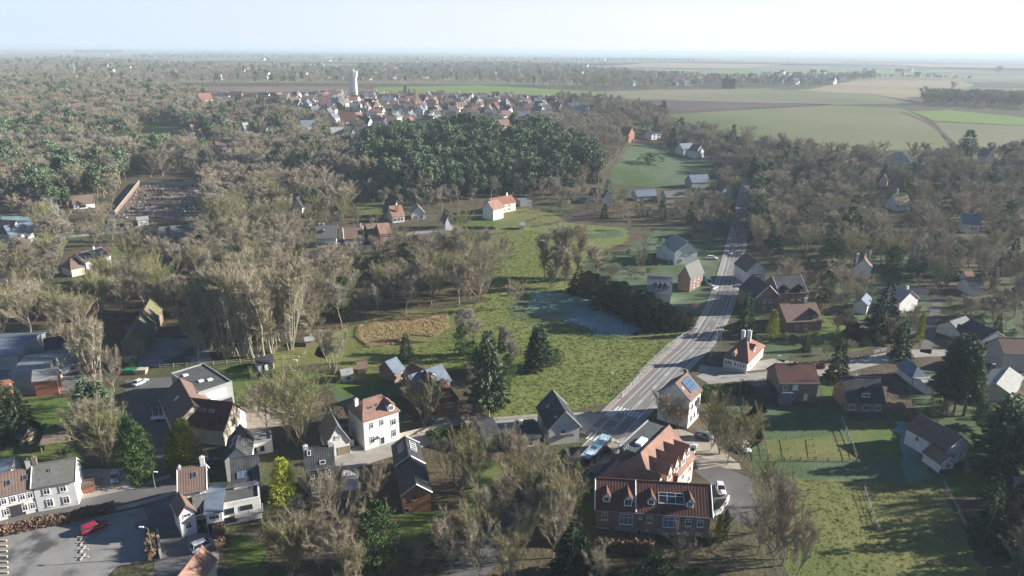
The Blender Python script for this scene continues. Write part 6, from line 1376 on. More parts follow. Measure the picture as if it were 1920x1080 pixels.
def fill(poly, sp, mix, Hr, zone, seed=0, jit=.45, maxn=99999, tol=.22, density=1.0, skip_open=True):
    global _PR
    if _PR is None: _PR = np.array([p for p in PROT]); 
    r = np.random.RandomState(seed + 500)
    ws = [G(*p) for p in poly]; x0, x1 = min(p.x for p in ws), max(p.x for p in ws); y0, y1 = min(p.y for p in ws), max(p.y for p in ws)
    gx, gy = np.meshgrid(np.arange(x0, x1 + sp, sp), np.arange(y0, y1 + sp, sp)); gx = gx.ravel() + r.uniform(-jit, jit, gx.size) * sp; gy = gy.ravel() + r.uniform(-jit, jit, gy.size) * sp
    gz = hgt(gx, gy); v = np.stack([gx, gy, gz - CAMH], 1); zc = v @ F_; px = 960 + FPX * (v @ R_) / zc; py = 540 - FPX * (v @ U_) / zc
    ok = vin(px, py, poly) & (zc > 20) & (r.uniform(size=gx.size) < density)
    keys = [m[0] for m in mix]; wt = np.array([m[1] for m in mix], float); wt /= wt.sum(); n = 0
    for i in np.nonzero(ok)[0]:
        key = keys[r.choice(len(keys), p=wt)]; H = r.uniform(*Hr) * {'shrub': .28, 'redshrub': .28, 'laurel': .3, 'poplar': 1.2, 'pine': 1.15, 'thuja': .6}.get(key, 1.0)
        d = zc[i]; x, y = gx[i], gy[i]; wd = r.uniform(.85, 1.2) * (1.3 if key in ('bare', 'wood') and d > 230 else 1); H *= r.choice([.75, .9, 1, 1, 1.12]) if d > 230 else 1
        bad = False
        for f in FOOT:
            if abs(f[0] - x) < f[2] + 1 and abs(f[1] - y) < f[2] + 1: bad = True; break
        if bad: continue
        if d < 700:
            for rp in RLN:
                if (rp[0] - x) ** 2 + (rp[1] - y) ** 2 < rp[2] ** 2: bad = True; break
            if bad: continue
        for tries in range(2):
            a = crown_rect(px[i], py[i], d, H, wd, key)
            ov = (np.minimum(a[2], _PR[:, 2]) - np.maximum(a[0], _PR[:, 0])).clip(0) * (np.minimum(a[3], _PR[:, 3]) - np.maximum(a[1], _PR[:, 1])).clip(0)
            area = (_PR[:, 2] - _PR[:, 0]) * (_PR[:, 3] - _PR[:, 1]); hit = (ov > tol * np.minimum(area, (a[2] - a[0]) * (a[3] - a[1]) * 1.5)) & (_PR[:, 4] > d - 4)
            blk = hit.any()
            if not blk and skip_open and d < 800:
                for cx, cy in ((px[i], py[i] - (py[i] - a[1]) * .7), (px[i], py[i] - (py[i] - a[1]) * .25), (px[i], py[i])):
                    if any(inpoly(cx, cy, o) for o in OPEN): blk = True; break
            if not blk: break
            H *= .45
            if H < 2: break
        if blk: continue
        TREES.append(dict(key=key, x=x, y=y, z=float(gz[i]), H=H, wd=wd, label=None, zone=zone, px=px[i], py=py[i], d=d, rot=r.uniform(0, 6.28), hand=False)); n += 1
        if n >= maxn: break
RLN = [(p[0], p[1], 6.2) for p in RL]
for pp, rr in (([(1150, 800), (1060, 790), (1000, 793), (930, 799), (870, 806), (800, 818), (730, 838), (655, 862)], 5), ([(0, 985), (90, 965), (180, 945), (270, 925), (330, 905)], 5), ([(325, 1100), (318, 1000), (300, 940), (290, 880), (284, 830), (262, 770)], 5), ([(1310, 690), (1380, 700), (1450, 702), (1540, 698), (1620, 680), (1700, 664), (1780, 662), (1920, 668)], 4.5), ([(215, 405), (232, 375), (252, 345)], 5), ([(1735, 662), (1745, 620), (1758, 560)], 3.5)):
    RLN += [(p[0], p[1], rr) for p in smooth_line([G(*q)[:2] for q in pp], 6)]
# ---- trees one can single out
h_ = hand
h_('spruce', 762, 676, 624, wd=1.25, label='pointed dark spruce in front of the tan reeds, beside the frosted blue roof')
h_('cedar', 1010, 693, 605, wd=.95, label='large dark conifer standing alone in the middle of the green meadow')
h_('spruce', 1001, 694, 612, wd=.9, label='slimmer spruce close behind the left side of the large meadow conifer')
h_('laurel', 1042, 682, 655, label='low dark bush right of the large meadow conifer')
h_('wood', 962, 702, 640, label='bare rounded tree left of the large meadow conifer')
h_('cedar', 916, 784, 620, wd=.75, label='very tall pale green cedar at the left edge of the meadow')
h_('spruce', 940, 660, 615, wd=.9, label='ivy dark narrow conifer behind the tall pale green cedar')
h_('ivy', 930, 770, 690, label='green bushy tree at the foot of the tall pale green cedar')
h_('ivy', 905, 690, 640, label='small green tree behind the tall cedar')
h_('wood', 892, 664, 592, wd=1.3, label='dark branched bare tree behind the tall cedar')
h_('bare', 948, 498, 445, wd=1.1, label='small bare tree alone on the upper green meadow')
h_('bare', 968, 578, 528, label='grey bare tree beside the frosted part of the meadow')
h_('bare', 885, 588, 478, wd=1.05, label='large round bare tree at the left edge of the upper meadow')
h_('wood', 860, 575, 500, label='bare tree left of the large round bare tree')
for i, (x, y, t) in enumerate([(1022, 522, 432), (1036, 528, 428), (1052, 526, 434), (1066, 522, 430), (1080, 520, 436), (1030, 540, 470), (1058, 538, 466)]): h_('poplar', x, y, t, wd=1.3, label='pale bare poplar, %s in the clump of seven at the top of the meadow' % ('first', 'second', 'third', 'fourth', 'fifth', 'front left', 'front right')[i])
h_('poplar', 1122, 522, 456, wd=1.9, label='pale round topped poplar right of the clump of seven'); h_('poplar', 1180, 432, 388, label='single slim pale poplar standing beyond the upper meadow'); h_('shrub', 1150, 525, 500, label='brown shrub right of the round topped poplar'); h_('shrub', 1185, 528, 505, label='wide brown shrub between poplar and conifer row')
for i, (x, y, t) in enumerate([(1084, 550, 490), (1102, 556, 500), (1118, 566, 505), (1136, 577, 508), (1150, 584, 520), (1166, 588, 520), (1182, 596, 528), (1198, 606, 534), (1214, 614, 540), (1230, 616, 552), (1246, 618, 560), (1262, 618, 568), (1278, 618, 572), (1292, 614, 575), (1160, 570, 520), (1195, 585, 535), (1225, 596, 550), (1255, 604, 562)]):
    h_('darklump' if i % 3 else 'dark', x, y, t + 9, wd=1.3 if i % 3 else 1.5, label='very dark conifer, %s from the left in the row beside the frosted meadow' % ('first', 'second', 'third', 'fourth', 'fifth', 'sixth', 'seventh', 'eighth', 'ninth', 'tenth', 'eleventh', 'twelfth', 'thirteenth', 'last', 'front fifteenth', 'rear sixteenth', 'rear seventeenth', 'rear eighteenth')[i])
for i, (x, y, t) in enumerate([(395, 655, 520), (410, 668, 505), (425, 672, 498), (438, 668, 495), (452, 672, 500), (466, 670, 505), (480, 672, 498), (495, 668, 510), (512, 662, 500), (528, 658, 505), (545, 655, 510), (420, 640, 500), (455, 640, 492), (490, 638, 495)]):
    h_('fan' if i % 2 == 0 else 'poplar', x, y, t, wd=.75 if i % 2 == 0 else 1.15, label='tall pale tree, %s in the grove left of the meadow' % ('leftmost', 'second', 'third', 'fourth', 'fifth', 'sixth', 'seventh', 'eighth', 'ninth', 'tenth', 'rightmost', 'rear left', 'rear middle', 'rear right')[i])
h_('poplar', 588, 640, 545, wd=1.2, label='pale tree with straight stem beside the goat shelter'); h_('poplar', 548, 645, 540, wd=1.2, label='pale twin stemmed tree left of the goat shelter')
h_('fan', 626, 695, 612, wd=1.15, label='pale upright brush of a tree between paddock and meadow')
h_('olive', 792, 800, 720, wd=1.25, label='dense round olive twigged tree left of the red brick villa')
h_('olive', 566, 842, 700, wd=1.0, label='very wide olive bare tree left of the big white villa'); h_('bare', 540, 830, 712, wd=.9, label='brown bare tree joined to the wide olive tree'); h_('bare', 500, 812, 722, wd=.8, label='smaller bare tree over the pale yard'); h_('bare', 470, 790, 735, wd=1.0, label='thin low bare tree at the edge of the lawn right of the barn')
h_('fan', 186, 722, 600, wd=.9, label='tall pale brush shaped tree in front of the mossy roofed barn'); h_('fan', 172, 716, 610, wd=.85, label='left half of the pale brush shaped pair before the barn')
h_('cedar', 172, 808, 708, wd=1.05, label='dark dense conifer below the pale brush shaped trees'); h_('cedar', 196, 806, 712, wd=1.0, label='lighter conifer right beside the dark dense one'); h_('spruce', 42, 822, 722, wd=1.25, label='big dark spruce at the left beside the bright lawn'); h_('spruce', 18, 790, 715, wd=1.1, label='spruce behind the big dark spruce at the left edge')
h_('bare', 200, 862, 768, wd=1.0, label='round bare tree below the two conifers'); h_('bare', 160, 870, 790, wd=.8, label='small bare tree behind the parking court')
for x, y, t, l in ((255, 900, 780, 'tall'), (268, 905, 790, 'second tall'), (278, 898, 800, 'third')): h_('ivy', x, y, t, wd=.75, label='%s green ivy clad tree along the yard street' % l)
h_('thuja', 350, 872, 788, wd=1.7, label='tall yellow green thuja above the narrow white house'); h_('thuja', 329, 876, 812, wd=1.6, label='shorter yellow green thuja at the yard street'); h_('olive', 368, 870, 815, wd=.8, label='olive bush right of the yellow thuja')
h_('thuja', 533, 938, 862, wd=1.7, label='bright yellow thuja left of the tall brown brick house'); h_('ivy', 620, 925, 890, H=None, label='green ivy at the corner of the tall brown brick house')
h_('laurel', 612, 868, 850, label='yellowish shrub at the garage of the small steep gable')
h_('olive', 868, 925, 822, wd=1.0, label='wide olive bare tree right of the long brick house'); h_('olive', 890, 920, 826, wd=.9, label='second olive bare tree in the pair right of the long brick house'); h_('bare', 985, 900, 818, wd=.8, label='bare tree left of the main road near the pale blue workshop'); h_('bare', 962, 925, 822, wd=.8, label='bare tree behind the hedge left of the main road')
h_('bare', 1073, 915, 858, wd=1.2, label='grey bare tree just below the bus'); h_('olive', 1040, 995, 885, wd=1.0, label='large olive bare tree left of the apartment block'); h_('bare', 1055, 1000, 905, wd=.8, label='bare tree squeezed between olive tree and apartment block')
h_('dark', 1072, 1085, 978, wd=1.2, label='big dark green conifer at the bottom left of the apartment block'); h_('dark', 1094, 1090, 1000, wd=1.0, label='smaller dark conifer beside it near the reddish hedge')
h_('bare', 645, 1000, 896, wd=1.0, label='wide many branched bare tree below the tall brown brick house'); h_('ivy', 712, 1075, 940, wd=1.0, label='large green ivy clad tree at the bottom left of centre'); h_('ivy', 690, 1050, 960, wd=.7, label='green ivy clad tree left of the largest one')
h_('bare', 700, 955, 875, wd=.7, label='thin bare tree before the low ribbed shed'); h_('birch', 563, 1000, 925, label='slim pale birch under the brick townhouse'); h_('birch', 572, 998, 935, label='second slim pale birch under the brick townhouse')
h_('olive', 540, 1085, 1000, wd=1.2, label='yellowish bare tree cut by the bottom edge'); h_('bare', 600, 1070, 985, label='bare tree with pale stem near the bottom')
h_('bare', 1246, 800, 738, wd=1.1, label='dark branched bare tree before the tall house with solar panels'); h_('shrub', 1270, 805, 770, wd=1.2, label='brown bush at the foot of the tall gabled house')
h_('olive', 1352, 850, 755, wd=.9, label='upright olive bare tree behind the gravel court'); h_('olive', 1392, 868, 790, wd=1.2, label='broad olive bare tree at the corner of the parking court'); h_('olive', 1330, 845, 775, wd=.7, label='small olive bare tree at the left of the gravel court'); h_('bare', 1362, 872, 800, wd=.9, label='bare tree in front of the gravel court')
h_('olive', 1450, 950, 878, wd=1.0, label='olive bare tree at the corner of pasture and parking court'); h_('bare', 1468, 1060, 915, wd=.6, label='tall bare tree between pasture and car court'); h_('bare', 1420, 1040, 940, wd=.8, label='grey bare tree right of the apartment block'); h_('bare', 1490, 1095, 985, wd=.6, label='bare tree at the bottom beside the pasture')
h_('thuja', 1345, 1010, 965, wd=.8, label='dark narrow thuja at the right corner of the apartment block'); h_('ivy', 1357, 1010, 955, wd=.5, label='narrow ivy column at the right corner of the apartment block')
h_('spruce', 1396, 626, 548, wd=1.0, label='tall dark spruce at the right of the main road'); h_('thuja', 1447, 632, 582, wd=1.5, label='olive yellow bush in front of the grey-brown brick gable'); h_('spruce', 1568, 712, 634, wd=1.1, label='dark spruce beside the side road and dark brick house')
h_('dark', 1652, 632, 530, wd=1.15, label='big blue-dark conifer before the half hidden white house'); h_('bare', 1575, 585, 512, wd=1.1, label='pale many branched bare tree left of the half hidden white house')
h_('spruce', 1688, 672, 600, wd=1.1, label='dark conifer at the lane mouth'); h_('layer', 1766, 775, 632, wd=1.1, label='tall pine left in the clump of four beside the frosted hip roof'); h_('layer', 1788, 778, 628, wd=1.15, label='tallest pine in the clump of four'); h_('layer', 1806, 780, 645, wd=1.1, label='third pine of the clump of four'); h_('layer', 1777, 762, 640, wd=1.1, label='rear pine of the clump of four')
h_('cedar', 1872, 862, 738, wd=1.1, label='huge dark cedar right of the white garden house'); h_('cedar', 1905, 850, 745, wd=1.0, label='second dark cedar at the right edge'); h_('cedar', 1838, 800, 742, wd=.9, label='dark cedar behind the white garden house'); h_('spruce', 1902, 985, 890, wd=1.1, label='dark spruce at the right edge beside the pasture'); h_('spruce', 1850, 1010, 905, wd=1.0, label='spruce right of the pasture fence')
h_('thuja', 1722, 640, 590, wd=.9, label='light green tree at the mouth of the hill lane'); h_('poplar', 1330, 780, 730, label='bare slim tree behind the solar house')
h_('poplar', 779, 217, 166, wd=.7, label='single very tall pale poplar in front of the village'); h_('spruce', 760, 180, 160, label='small dark conifer on the skyline of the village')
h_('bare', 1868, 141, 124, wd=1.4, label='lone round tree on the far track near the horizon'); h_('bare', 1784, 172, 153, wd=1.3, label='lone bushy tree at the edge of the tan field')
h_('cedar', 1812, 285, 243, wd=1.4, label='dark conifer at the edge of the wood below the green fields'); h_('laurel', 1218, 308, 288, wd=2.2, label='large dark rounded bush on the upper pasture')
h_('bare', 1120, 395, 355, label='bare tree by the white gable below the pasture'); h_('birch', 105, 430, 370, wd=1.2, label='pale birch left of the cemetery'); h_('olive', 90, 440, 380, label='olive bare tree left of the pale birch')
h_('cedar', 1140, 365, 335, H=None, label='blue green conifer between forest edge and pasture')
for i, (x, y, t) in enumerate([(1020, 900, 840), (985, 935, 865), (950, 965, 890), (915, 1000, 915), (880, 1035, 950), (845, 1068, 980), (1085, 925, 875), (1045, 960, 900), (1010, 1000, 930), (985, 1040, 960), (950, 1085, 995), (1000, 965, 910), (900, 1085, 1000)]):
    h_(('bare', 'olive', 'bare')[i % 3], x, y, t, wd=.95, label='bare roadside tree, %s, on the hidden bottom of the main road' % ('first on the left', 'second on the left', 'third on the left', 'fourth on the left', 'fifth on the left', 'last on the left', 'first on the right', 'second on the right', 'third on the right', 'fourth on the right', 'last on the right', 'one leaning over the middle', 'one at the bottom edge')[i])
# ---- woods (photo areas of the trees' feet)
BROWN = [('bare', 3), ('wood', 4), ('olive', 2), ('shrub', 2), ('birch', .3), ('ivy', .35)]
fill([(0, 500), (130, 525), (215, 525), (300, 470), (420, 470), (560, 478), (640, 478), (760, 470), (860, 450), (905, 455), (905, 570), (850, 580), (690, 592), (600, 640), (400, 640), (240, 620), (120, 640), (0, 635)], 7.2, BROWN + [('fan', .5), ('redshrub', 1)], (9, 15), 'in the valley wood left of the meadow', 1)
fill([(280, 620), (420, 600), (560, 600), (590, 640), (540, 668), (380, 680), (290, 676)], 5.5, [('wood', 3), ('poplar', 2), ('bare', 1)], (12, 17), 'in the grove behind the paddock', 2)
fill([(0, 430), (60, 455), (130, 470), (140, 510), (0, 505)], 7.5, BROWN, (7, 11), 'between the houses at the left edge', 3)
fill([(60, 395), (215, 405), (300, 418), (300, 440), (210, 470), (60, 460)], 7.5, BROWN + [('redshrub', 2)], (7, 11), 'below the cemetery', 4)
fill([(380, 400), (470, 370), (600, 400), (700, 408), (720, 432), (600, 430), (590, 470), (470, 470), (400, 455)], 7.5, BROWN, (10, 16), 'on the slope right of the cemetery', 5)
fill([(380, 345), (420, 330), (560, 350), (690, 370), (700, 400), (560, 395), (470, 400), (395, 405)], 8.5, [('wood', 4), ('bare', 4)], (11, 16), 'on the slope right of the cemetery', 6)
fill([(0, 265), (110, 250), (250, 260), (240, 330), (205, 400), (0, 400)], 6.5, [('pine', 2.6), ('bare', 3), ('wood', 3), ('spruce', .7)], (13, 18), 'in the pine wood left of the cemetery', 7)
fill([(250, 285), (350, 285), (480, 300), (600, 300), (690, 320), (690, 355), (560, 340), (400, 325), (260, 335)], 8, [('wood', 3), ('bare', 3), ('pine', 1.3)], (13, 18), 'in the wood behind the cemetery', 8)
fill([(0, 205), (150, 205), (330, 200), (430, 215), (520, 232), (610, 222), (620, 250), (540, 262), (480, 270), (400, 280), (250, 285), (110, 262), (0, 265)], 7.8, [('pine', 1.0), ('bare', 4), ('wood', 3), ('spruce', .3)], (12, 17), 'on the wooded hill at the left', 9)
fill([(430, 262), (540, 252), (680, 262), (700, 290), (680, 320), (560, 305), (430, 300)], 8.5, [('wood', 4), ('bare', 4), ('pine', 1)], (13, 17), 'on the wooded hill below the white hill villa', 10)
fill([(690, 290), (720, 262), (800, 258), (930, 250), (1010, 262), (1075, 285), (1120, 320), (1125, 345), (1020, 362), (900, 365), (820, 375), (760, 378), (700, 372)], 5.4, [('pine', 12), ('spruce', 2.2), ('bare', .5)], (12.5, 18), 'in the pine forest on the central hill', 11)
fill([(980, 250), (1060, 232), (1110, 215), (1190, 225), (1260, 232), (1180, 240), (1180, 262), (1155, 300), (1130, 340), (1085, 300), (1030, 270)], 8, [('wood', 5), ('bare', 3)], (13, 17), 'in the bare wood right of the pine forest', 12)
fill([(690, 372), (900, 368), (1090, 350), (1100, 375), (1060, 395), (990, 372), (900, 375), (820, 395), (700, 395)], 6, [('wood', 4), ('redshrub', 2), ('shrub', 2), ('pine', .5)], (8, 12), 'at the lower edge of the pine forest', 13)
fill([(1190, 235), (1260, 245), (1330, 258), (1420, 280), (1560, 302), (1780, 306), (1930, 300), (1930, 345), (1440, 345), (1405, 325), (1330, 330), (1300, 295), (1200, 255)], 8.8, [('wood', 5), ('bare', 4), ('spruce', 1), ('cedar', .7)], (11, 16), 'in the upper part of the right wood', 14, tol=.1)
fill([(1425, 330), (1930, 330), (1930, 600), (1800, 600), (1760, 560), (1690, 540), (1560, 500), (1500, 478), (1440, 455), (1420, 400)], 8.6, [('wood', 5), ('bare', 5), ('olive', 1), ('spruce', .8), ('cedar', .6), ('ivy', .5), ('shrub', 2)], (10, 15), 'in the right wood', 15, tol=.1)
fill([(1412, 325), (1440, 325), (1450, 470), (1402, 475)], 4.2, [('wood', 3), ('bare', 2), ('cedar', 1.5), ('spruce', 1.5), ('ivy', 1)], (12, 16), 'at the right verge of the main road', 16)
fill([(1110, 380), (1240, 375), (1370, 375), (1385, 420), (1370, 440), (1230, 425), (1120, 412), (1070, 405)], 8, BROWN + [('spruce', 1)], (7, 11), 'in the gardens above the pale house', 17)
fill([(1330, 345), (1385, 330), (1395, 360), (1375, 440), (1345, 440)], 8, BROWN, (8, 12), 'left of the far stretch of the main road', 18)
fill([(1110, 460), (1260, 455), (1265, 500), (1200, 520), (1090, 500)], 8, [('bare', 2), ('ivy', 1), ('shrub', 4), ('olive', 1), ('laurel', 2)], (6, 10), 'in the gardens left of the main road', 19)
fill([(1300, 560), (1345, 560), (1320, 600), (1290, 610)], 7, [('shrub', 2), ('laurel', 1)], (7, 10), 'in the gardens left of the main road', 20)
fill([(1430, 540), (1600, 520), (1700, 560), (1920, 570), (1920, 640), (1780, 650), (1700, 650), (1500, 670), (1420, 640)], 7.0, [('bare', 3), ('wood', 2), ('shrub', 3), ('laurel', 2), ('spruce', .8)], (6, 11), 'among the houses right of the main road', 21, tol=.12)
fill([(1690, 700), (1920, 690), (1920, 790), (1830, 800), (1730, 790), (1700, 760)], 8, [('bare', 3), ('shrub', 3), ('laurel', 2), ('redshrub', 2)], (5, 9), 'behind the white garden house', 22)
for x, y, t, l in ((1893, 885, 775, 'dark cedar standing before the second dark cedar at the right edge'), (1935, 880, 770, 'dark cedar just outside the right edge')): h_('cedar', x, y, t, wd=1.0, label=l)
fill([(1805, 905), (1930, 880), (2140, 900), (2140, 1130), (1870, 1130), (1835, 1000)], 5.4, [('bare', 4), ('wood', 2), ('shrub', 2), ('spruce', 2), ('cedar', 1), ('ivy', 1)], (9, 13), 'right of the pasture', 23)
fill([(1335, 1000), (1400, 985), (1500, 960), (1520, 1120), (1330, 1120)], 6.0, [('bare', 4), ('redshrub', 2), ('olive', 1), ('shrub', 2)], (6, 12), 'between apartment block and pasture', 24)
fill([(840, 960), (1000, 905), (1060, 920), (1060, 1120), (820, 1120)], 8.5, [('bare', 5), ('olive', 2), ('shrub', 2)], (8, 13), 'at the bottom left of the apartment block', 25)
fill([(490, 975), (600, 950), (700, 965), (760, 1040), (860, 1040), (860, 1130), (490, 1130)], 6.2, [('bare', 4), ('olive', 3), ('shrub', 2), ('redshrub', 1.5), ('ivy', .6)], (7, 12), 'at the bottom edge left of centre', 26)
fill([(1105, 1042), (1345, 1042), (1345, 1150), (1090, 1150)], 3.0, [('laurel', 6), ('darklump', .5), ('bare', .8)], (6, 10), 'below the reddish hedge', 27)
fill([(640, 900), (735, 880), (745, 960), (700, 960), (640, 940)], 6.5, [('bare', 3), ('shrub', 2)], (5, 9), 'behind the low ribbed shed', 28)
fill([(800, 840), (960, 830), (980, 870), (940, 960), (850, 950), (815, 900)], 7.5, [('bare', 2), ('olive', 2), ('shrub', 3), ('laurel', 1)], (5, 8), 'right of the long brick house', 29)
fill([(60, 720), (240, 690), (240, 800), (250, 870), (150, 890), (60, 850)], 8, [('bare', 3), ('spruce', .6), ('olive', 2), ('ivy', .5)], (6, 11), 'around the dark conifers at the left', 30)
fill([(40, 640), (250, 640), (330, 630), (330, 700), (110, 720), (0, 760), (0, 700)], 11, [('bare', 3), ('ivy', 1), ('shrub', 1)], (6, 10), 'in the works yard', 31)
fill([(480, 730), (640, 720), (690, 780), (640, 800), (560, 850), (430, 850), (520, 790)], 9, [('bare', 3), ('olive', 2), ('shrub', 2), ('laurel', 1)], (5, 9), 'left of the big white villa', 32)
fill([(680, 690), (750, 690), (800, 800), (760, 800)], 7, [('shrub', 2), ('laurel', 2)], (5, 9), 'behind the big white villa', 33)
fill([(750, 740), (900, 690), (900, 780), (800, 805), (760, 800)], 7, [('shrub', 2), ('laurel', 3), ('redshrub', 1)], (5, 8), 'around the red brick villa', 34)
fill([(860, 640), (960, 640), (960, 700), (940, 760), (890, 770), (860, 700)], 7.5, [('ivy', 2), ('shrub', 2), ('wood', 1.5)], (6, 11), 'in the strip left of the meadow conifer', 35, skip_open=False)
fill([(935, 785), (1010, 780), (1150, 762), (1165, 775), (1120, 785), (1000, 790)], 5, [('shrub', 3), ('laurel', 2)], (5, 7), 'in the scrub between meadow and side street', 36, skip_open=False)
fill([(1085, 780), (1100, 800), (1075, 850), (1040, 870), (1040, 830)], 5, [('laurel', 2), ('shrub', 2), ('thuja', 1)], (6, 9), 'behind the black roofed white house', 37)
fill([(410, 1010), (480, 1000), (500, 1120), (400, 1120)], 6, [('redshrub', 4), ('shrub', 2), ('bare', 1)], (6, 9), 'right of the beech hedge', 38)
fill([(1340, 735), (1460, 740), (1420, 840), (1400, 880), (1350, 870)], 7.5, [('shrub', 3), ('laurel', 2), ('redshrub', 1)], (5, 9), 'behind the gravel court', 39)
fill([(1130, 500), (1260, 500), (1210, 530), (1150, 530)], 6, [('shrub', 4), ('redshrub', 1)], (6, 9), 'behind the conifer row', 40)
fill([(900, 395), (1100, 380), (1110, 405), (1010, 425), (940, 415)], 9, [('shrub', 3), ('redshrub', 2), ('bare', 1), ('pine', .3)], (6, 9), 'on the slope below the hillside villa', 41)
fill([(1430, 470), (1700, 470), (1920, 560), (1920, 650), (1780, 655), (1560, 660), (1440, 640)], 5.5, [('shrub', 3), ('laurel', 3), ('redshrub', 1), ('ivy', .4)], (6, 10), 'in the undergrowth between the right hand houses', 53, density=.7)
fill([(1690, 690), (1920, 700), (1920, 900), (1860, 900), (1740, 790)], 5.0, [('laurel', 3), ('shrub', 2), ('redshrub', 1)], (5, 9), 'in the scrub around the white garden house', 54, density=.7)
# plateau and beyond
fill([(0, 165), (60, 160), (290, 172), (380, 186), (420, 200), (330, 200), (150, 206), (0, 206)], 10, [('pine', 2), ('wood', 5), ('bare', 4)], (12, 17), 'on the ridge at the upper left', 42)
fill([(560, 190), (620, 180), (760, 182), (1050, 190), (1060, 215), (980, 240), (840, 245), (640, 250), (600, 225)], 15, [('bare', 4), ('wood', 1), ('spruce', 1), ('shrub', 3)], (7, 11), 'between the village houses', 43)
fill([(450, 195), (540, 190), (620, 205), (615, 228), (520, 225), (440, 215)], 9, [('spruce', 4), ('bare', 2)], (11, 15), 'in the dark spruce wood left of the village', 44)
fill([(1040, 190), (1130, 195), (1250, 218), (1200, 228), (1100, 220), (1060, 225)], 11, [('wood', 4), ('bare', 2), ('spruce', .7)], (11, 15), 'in the bare wood right of the village', 45)
fill([(1730, 181), (1950, 186), (1950, 208), (1728, 196)], 12, [('wood', 4), ('bare', 3)], (12, 15), 'in the long hedgerow wood among the fields', 46)
fill([(0, 122), (130, 112), (280, 122), (480, 130), (640, 132), (700, 125), (960, 122), (1090, 130), (1180, 140), (1180, 164), (1120, 168), (900, 157), (640, 159), (400, 160), (280, 158), (180, 162), (60, 160), (0, 163)], 24, [('wood', 4), ('bare', 4), ('pine', 1.2)], (13, 18), 'in the broad tree belt beyond the water tower', 47, skip_open=False)
fill([(1130, 138), (1180, 140), (1430, 150), (1640, 141), (1640, 150), (1560, 160), (1430, 164), (1180, 166), (1090, 168)], 24, [('wood', 4), ('bare', 4), ('pine', 1)], (12, 16), 'in the tree belt left of the small distant tower', 48, skip_open=False)
fill([(140, 98), (230, 98), (230, 101), (140, 101)], 40, [('pine', 1)], (18, 24), 'in the small wood on the left horizon', 49)
fill([(1560, 142), (1820, 148), (1820, 151), (1560, 147)], 30, [('wood', 1)], (9, 12), 'in the hedge line above the tan field', 50)
fill([(600, 108), (1300, 112), (1300, 118), (500, 116)], 60, [('wood', 3), ('pine', 1)], (13, 17), 'in scattered trees before the horizon', 51, density=.5)
fill([(250, 104), (600, 104), (600, 112), (250, 112)], 45, [('wood', 3), ('pine', 2)], (13, 17), 'in scattered trees at the left horizon', 52, density=.5)
print('TREES', len(TREES))
# ---- hedges
def hedge(label, pp, h, wdt, m, name='hedge', n=900):
    ln = [np.array(G(*p)) for p in pp]; r = np.random.RandomState(len(label)); tt = TB(); tot = sum(np.linalg.norm(b - a) for a, b in zip(ln, ln[1:]))
    o = ln[0]
    for a, b in zip(ln, ln[1:]):
        l = np.linalg.norm(b - a); k = int(n * l / tot * 1.0) + 20; d = (b - a) / l; nn = np.array([-d[1], d[0], 0])
        u = r.uniform(0, l, k); e = r.randint(0, 3, k); v = np.where(e == 0, -1, np.where(e == 1, 1, r.uniform(-1, 1, k))) * wdt / 2 + r.normal(0, .08, k); z = np.where(e == 2, h, r.uniform(0, h, k)) + r.normal(0, .09, k) + .15 * np.sin(u * .9)
        c = a - o + u[:, None] * d + v[:, None] * nn; c[:, 2] += z; c[:, 2] = np.maximum(c[:, 2], a[2] - o[2])
        tt.tris(leaftris(r, c, .38, .2), 1)
        q = [a - o + nn * wdt * .38 * s_ + np.array([0, 0, zz]) + dd for dd in (0 * d, d * l) for s_, zz in ((-1, -.5), (1, -.5), (1, h * .92), (-1, h * .92))]
        q = np.array(q); F6 = [(0, 1, 2), (0, 2, 3), (4, 6, 5), (4, 7, 6), (3, 2, 6), (3, 6, 7), (0, 3, 7), (0, 7, 4), (1, 5, 6), (1, 6, 2)]
        tt.tris(np.array([[q[i] for i in f] for f in F6]), 1)
    me = tt.mesh(name, [M[m]], [1]); tag(link(name, me, None, o), label, 'hedge')
hedge('clipped brown beech hedge between farm street and car park', [(-40, 1012), (60, 990), (140, 975), (215, 955)], 1.5, 1.4, 'beech', n=5000)
hedge('orange brown beech hedge beside the white car', [(412, 1032), (410, 985)], 2.0, 1.6, 'beech', n=1500)
hedge('narrow brown hedge at the right end of the car park', [(284, 1050), (282, 1000)], 1.6, 1.1, 'beech', n=1200)
hedge('reddish beech hedge below the apartment block', [(1105, 1022), (1180, 1028), (1225, 1034)], 2.0, 2.6, 'beech', n=3600)
hedge('dark clipped hedge along the frosted strip', [(1706, 788), (1740, 838), (1762, 882)], 2.0, 2.0, 'redtwig', n=2600)
hedge('green hedge between side street and pale blue workshop', [(800, 824), (860, 812), (905, 806)], 1.6, 1.6, 'ivy', n=2000)
hedge('low red hedge right of the white bungalow drive', [(1825, 653), (1910, 657)], 1.2, 1.4, 'redtwig', n=1500)
hedge('dark hedge behind the side road forecourt', [(1320, 742), (1390, 736), (1450, 728)], 2.2, 3.0, 'ivy', n=2400)
hedge('reddish hedge left of the tall spruce by the side road', [(1480, 690), (1545, 690)], 1.2, 1.4, 'redtwig', n=1200)
hedge('yellow green hedge below the pergola lawn', [(868, 428), (930, 430)], 1.4, 1.6, 'olivetwig', n=800)
hedge('dark green hedge below the apartment terrace', [(1195, 1014), (1330, 1018)], 1.3, 1.6, 'ivy', n=2200)
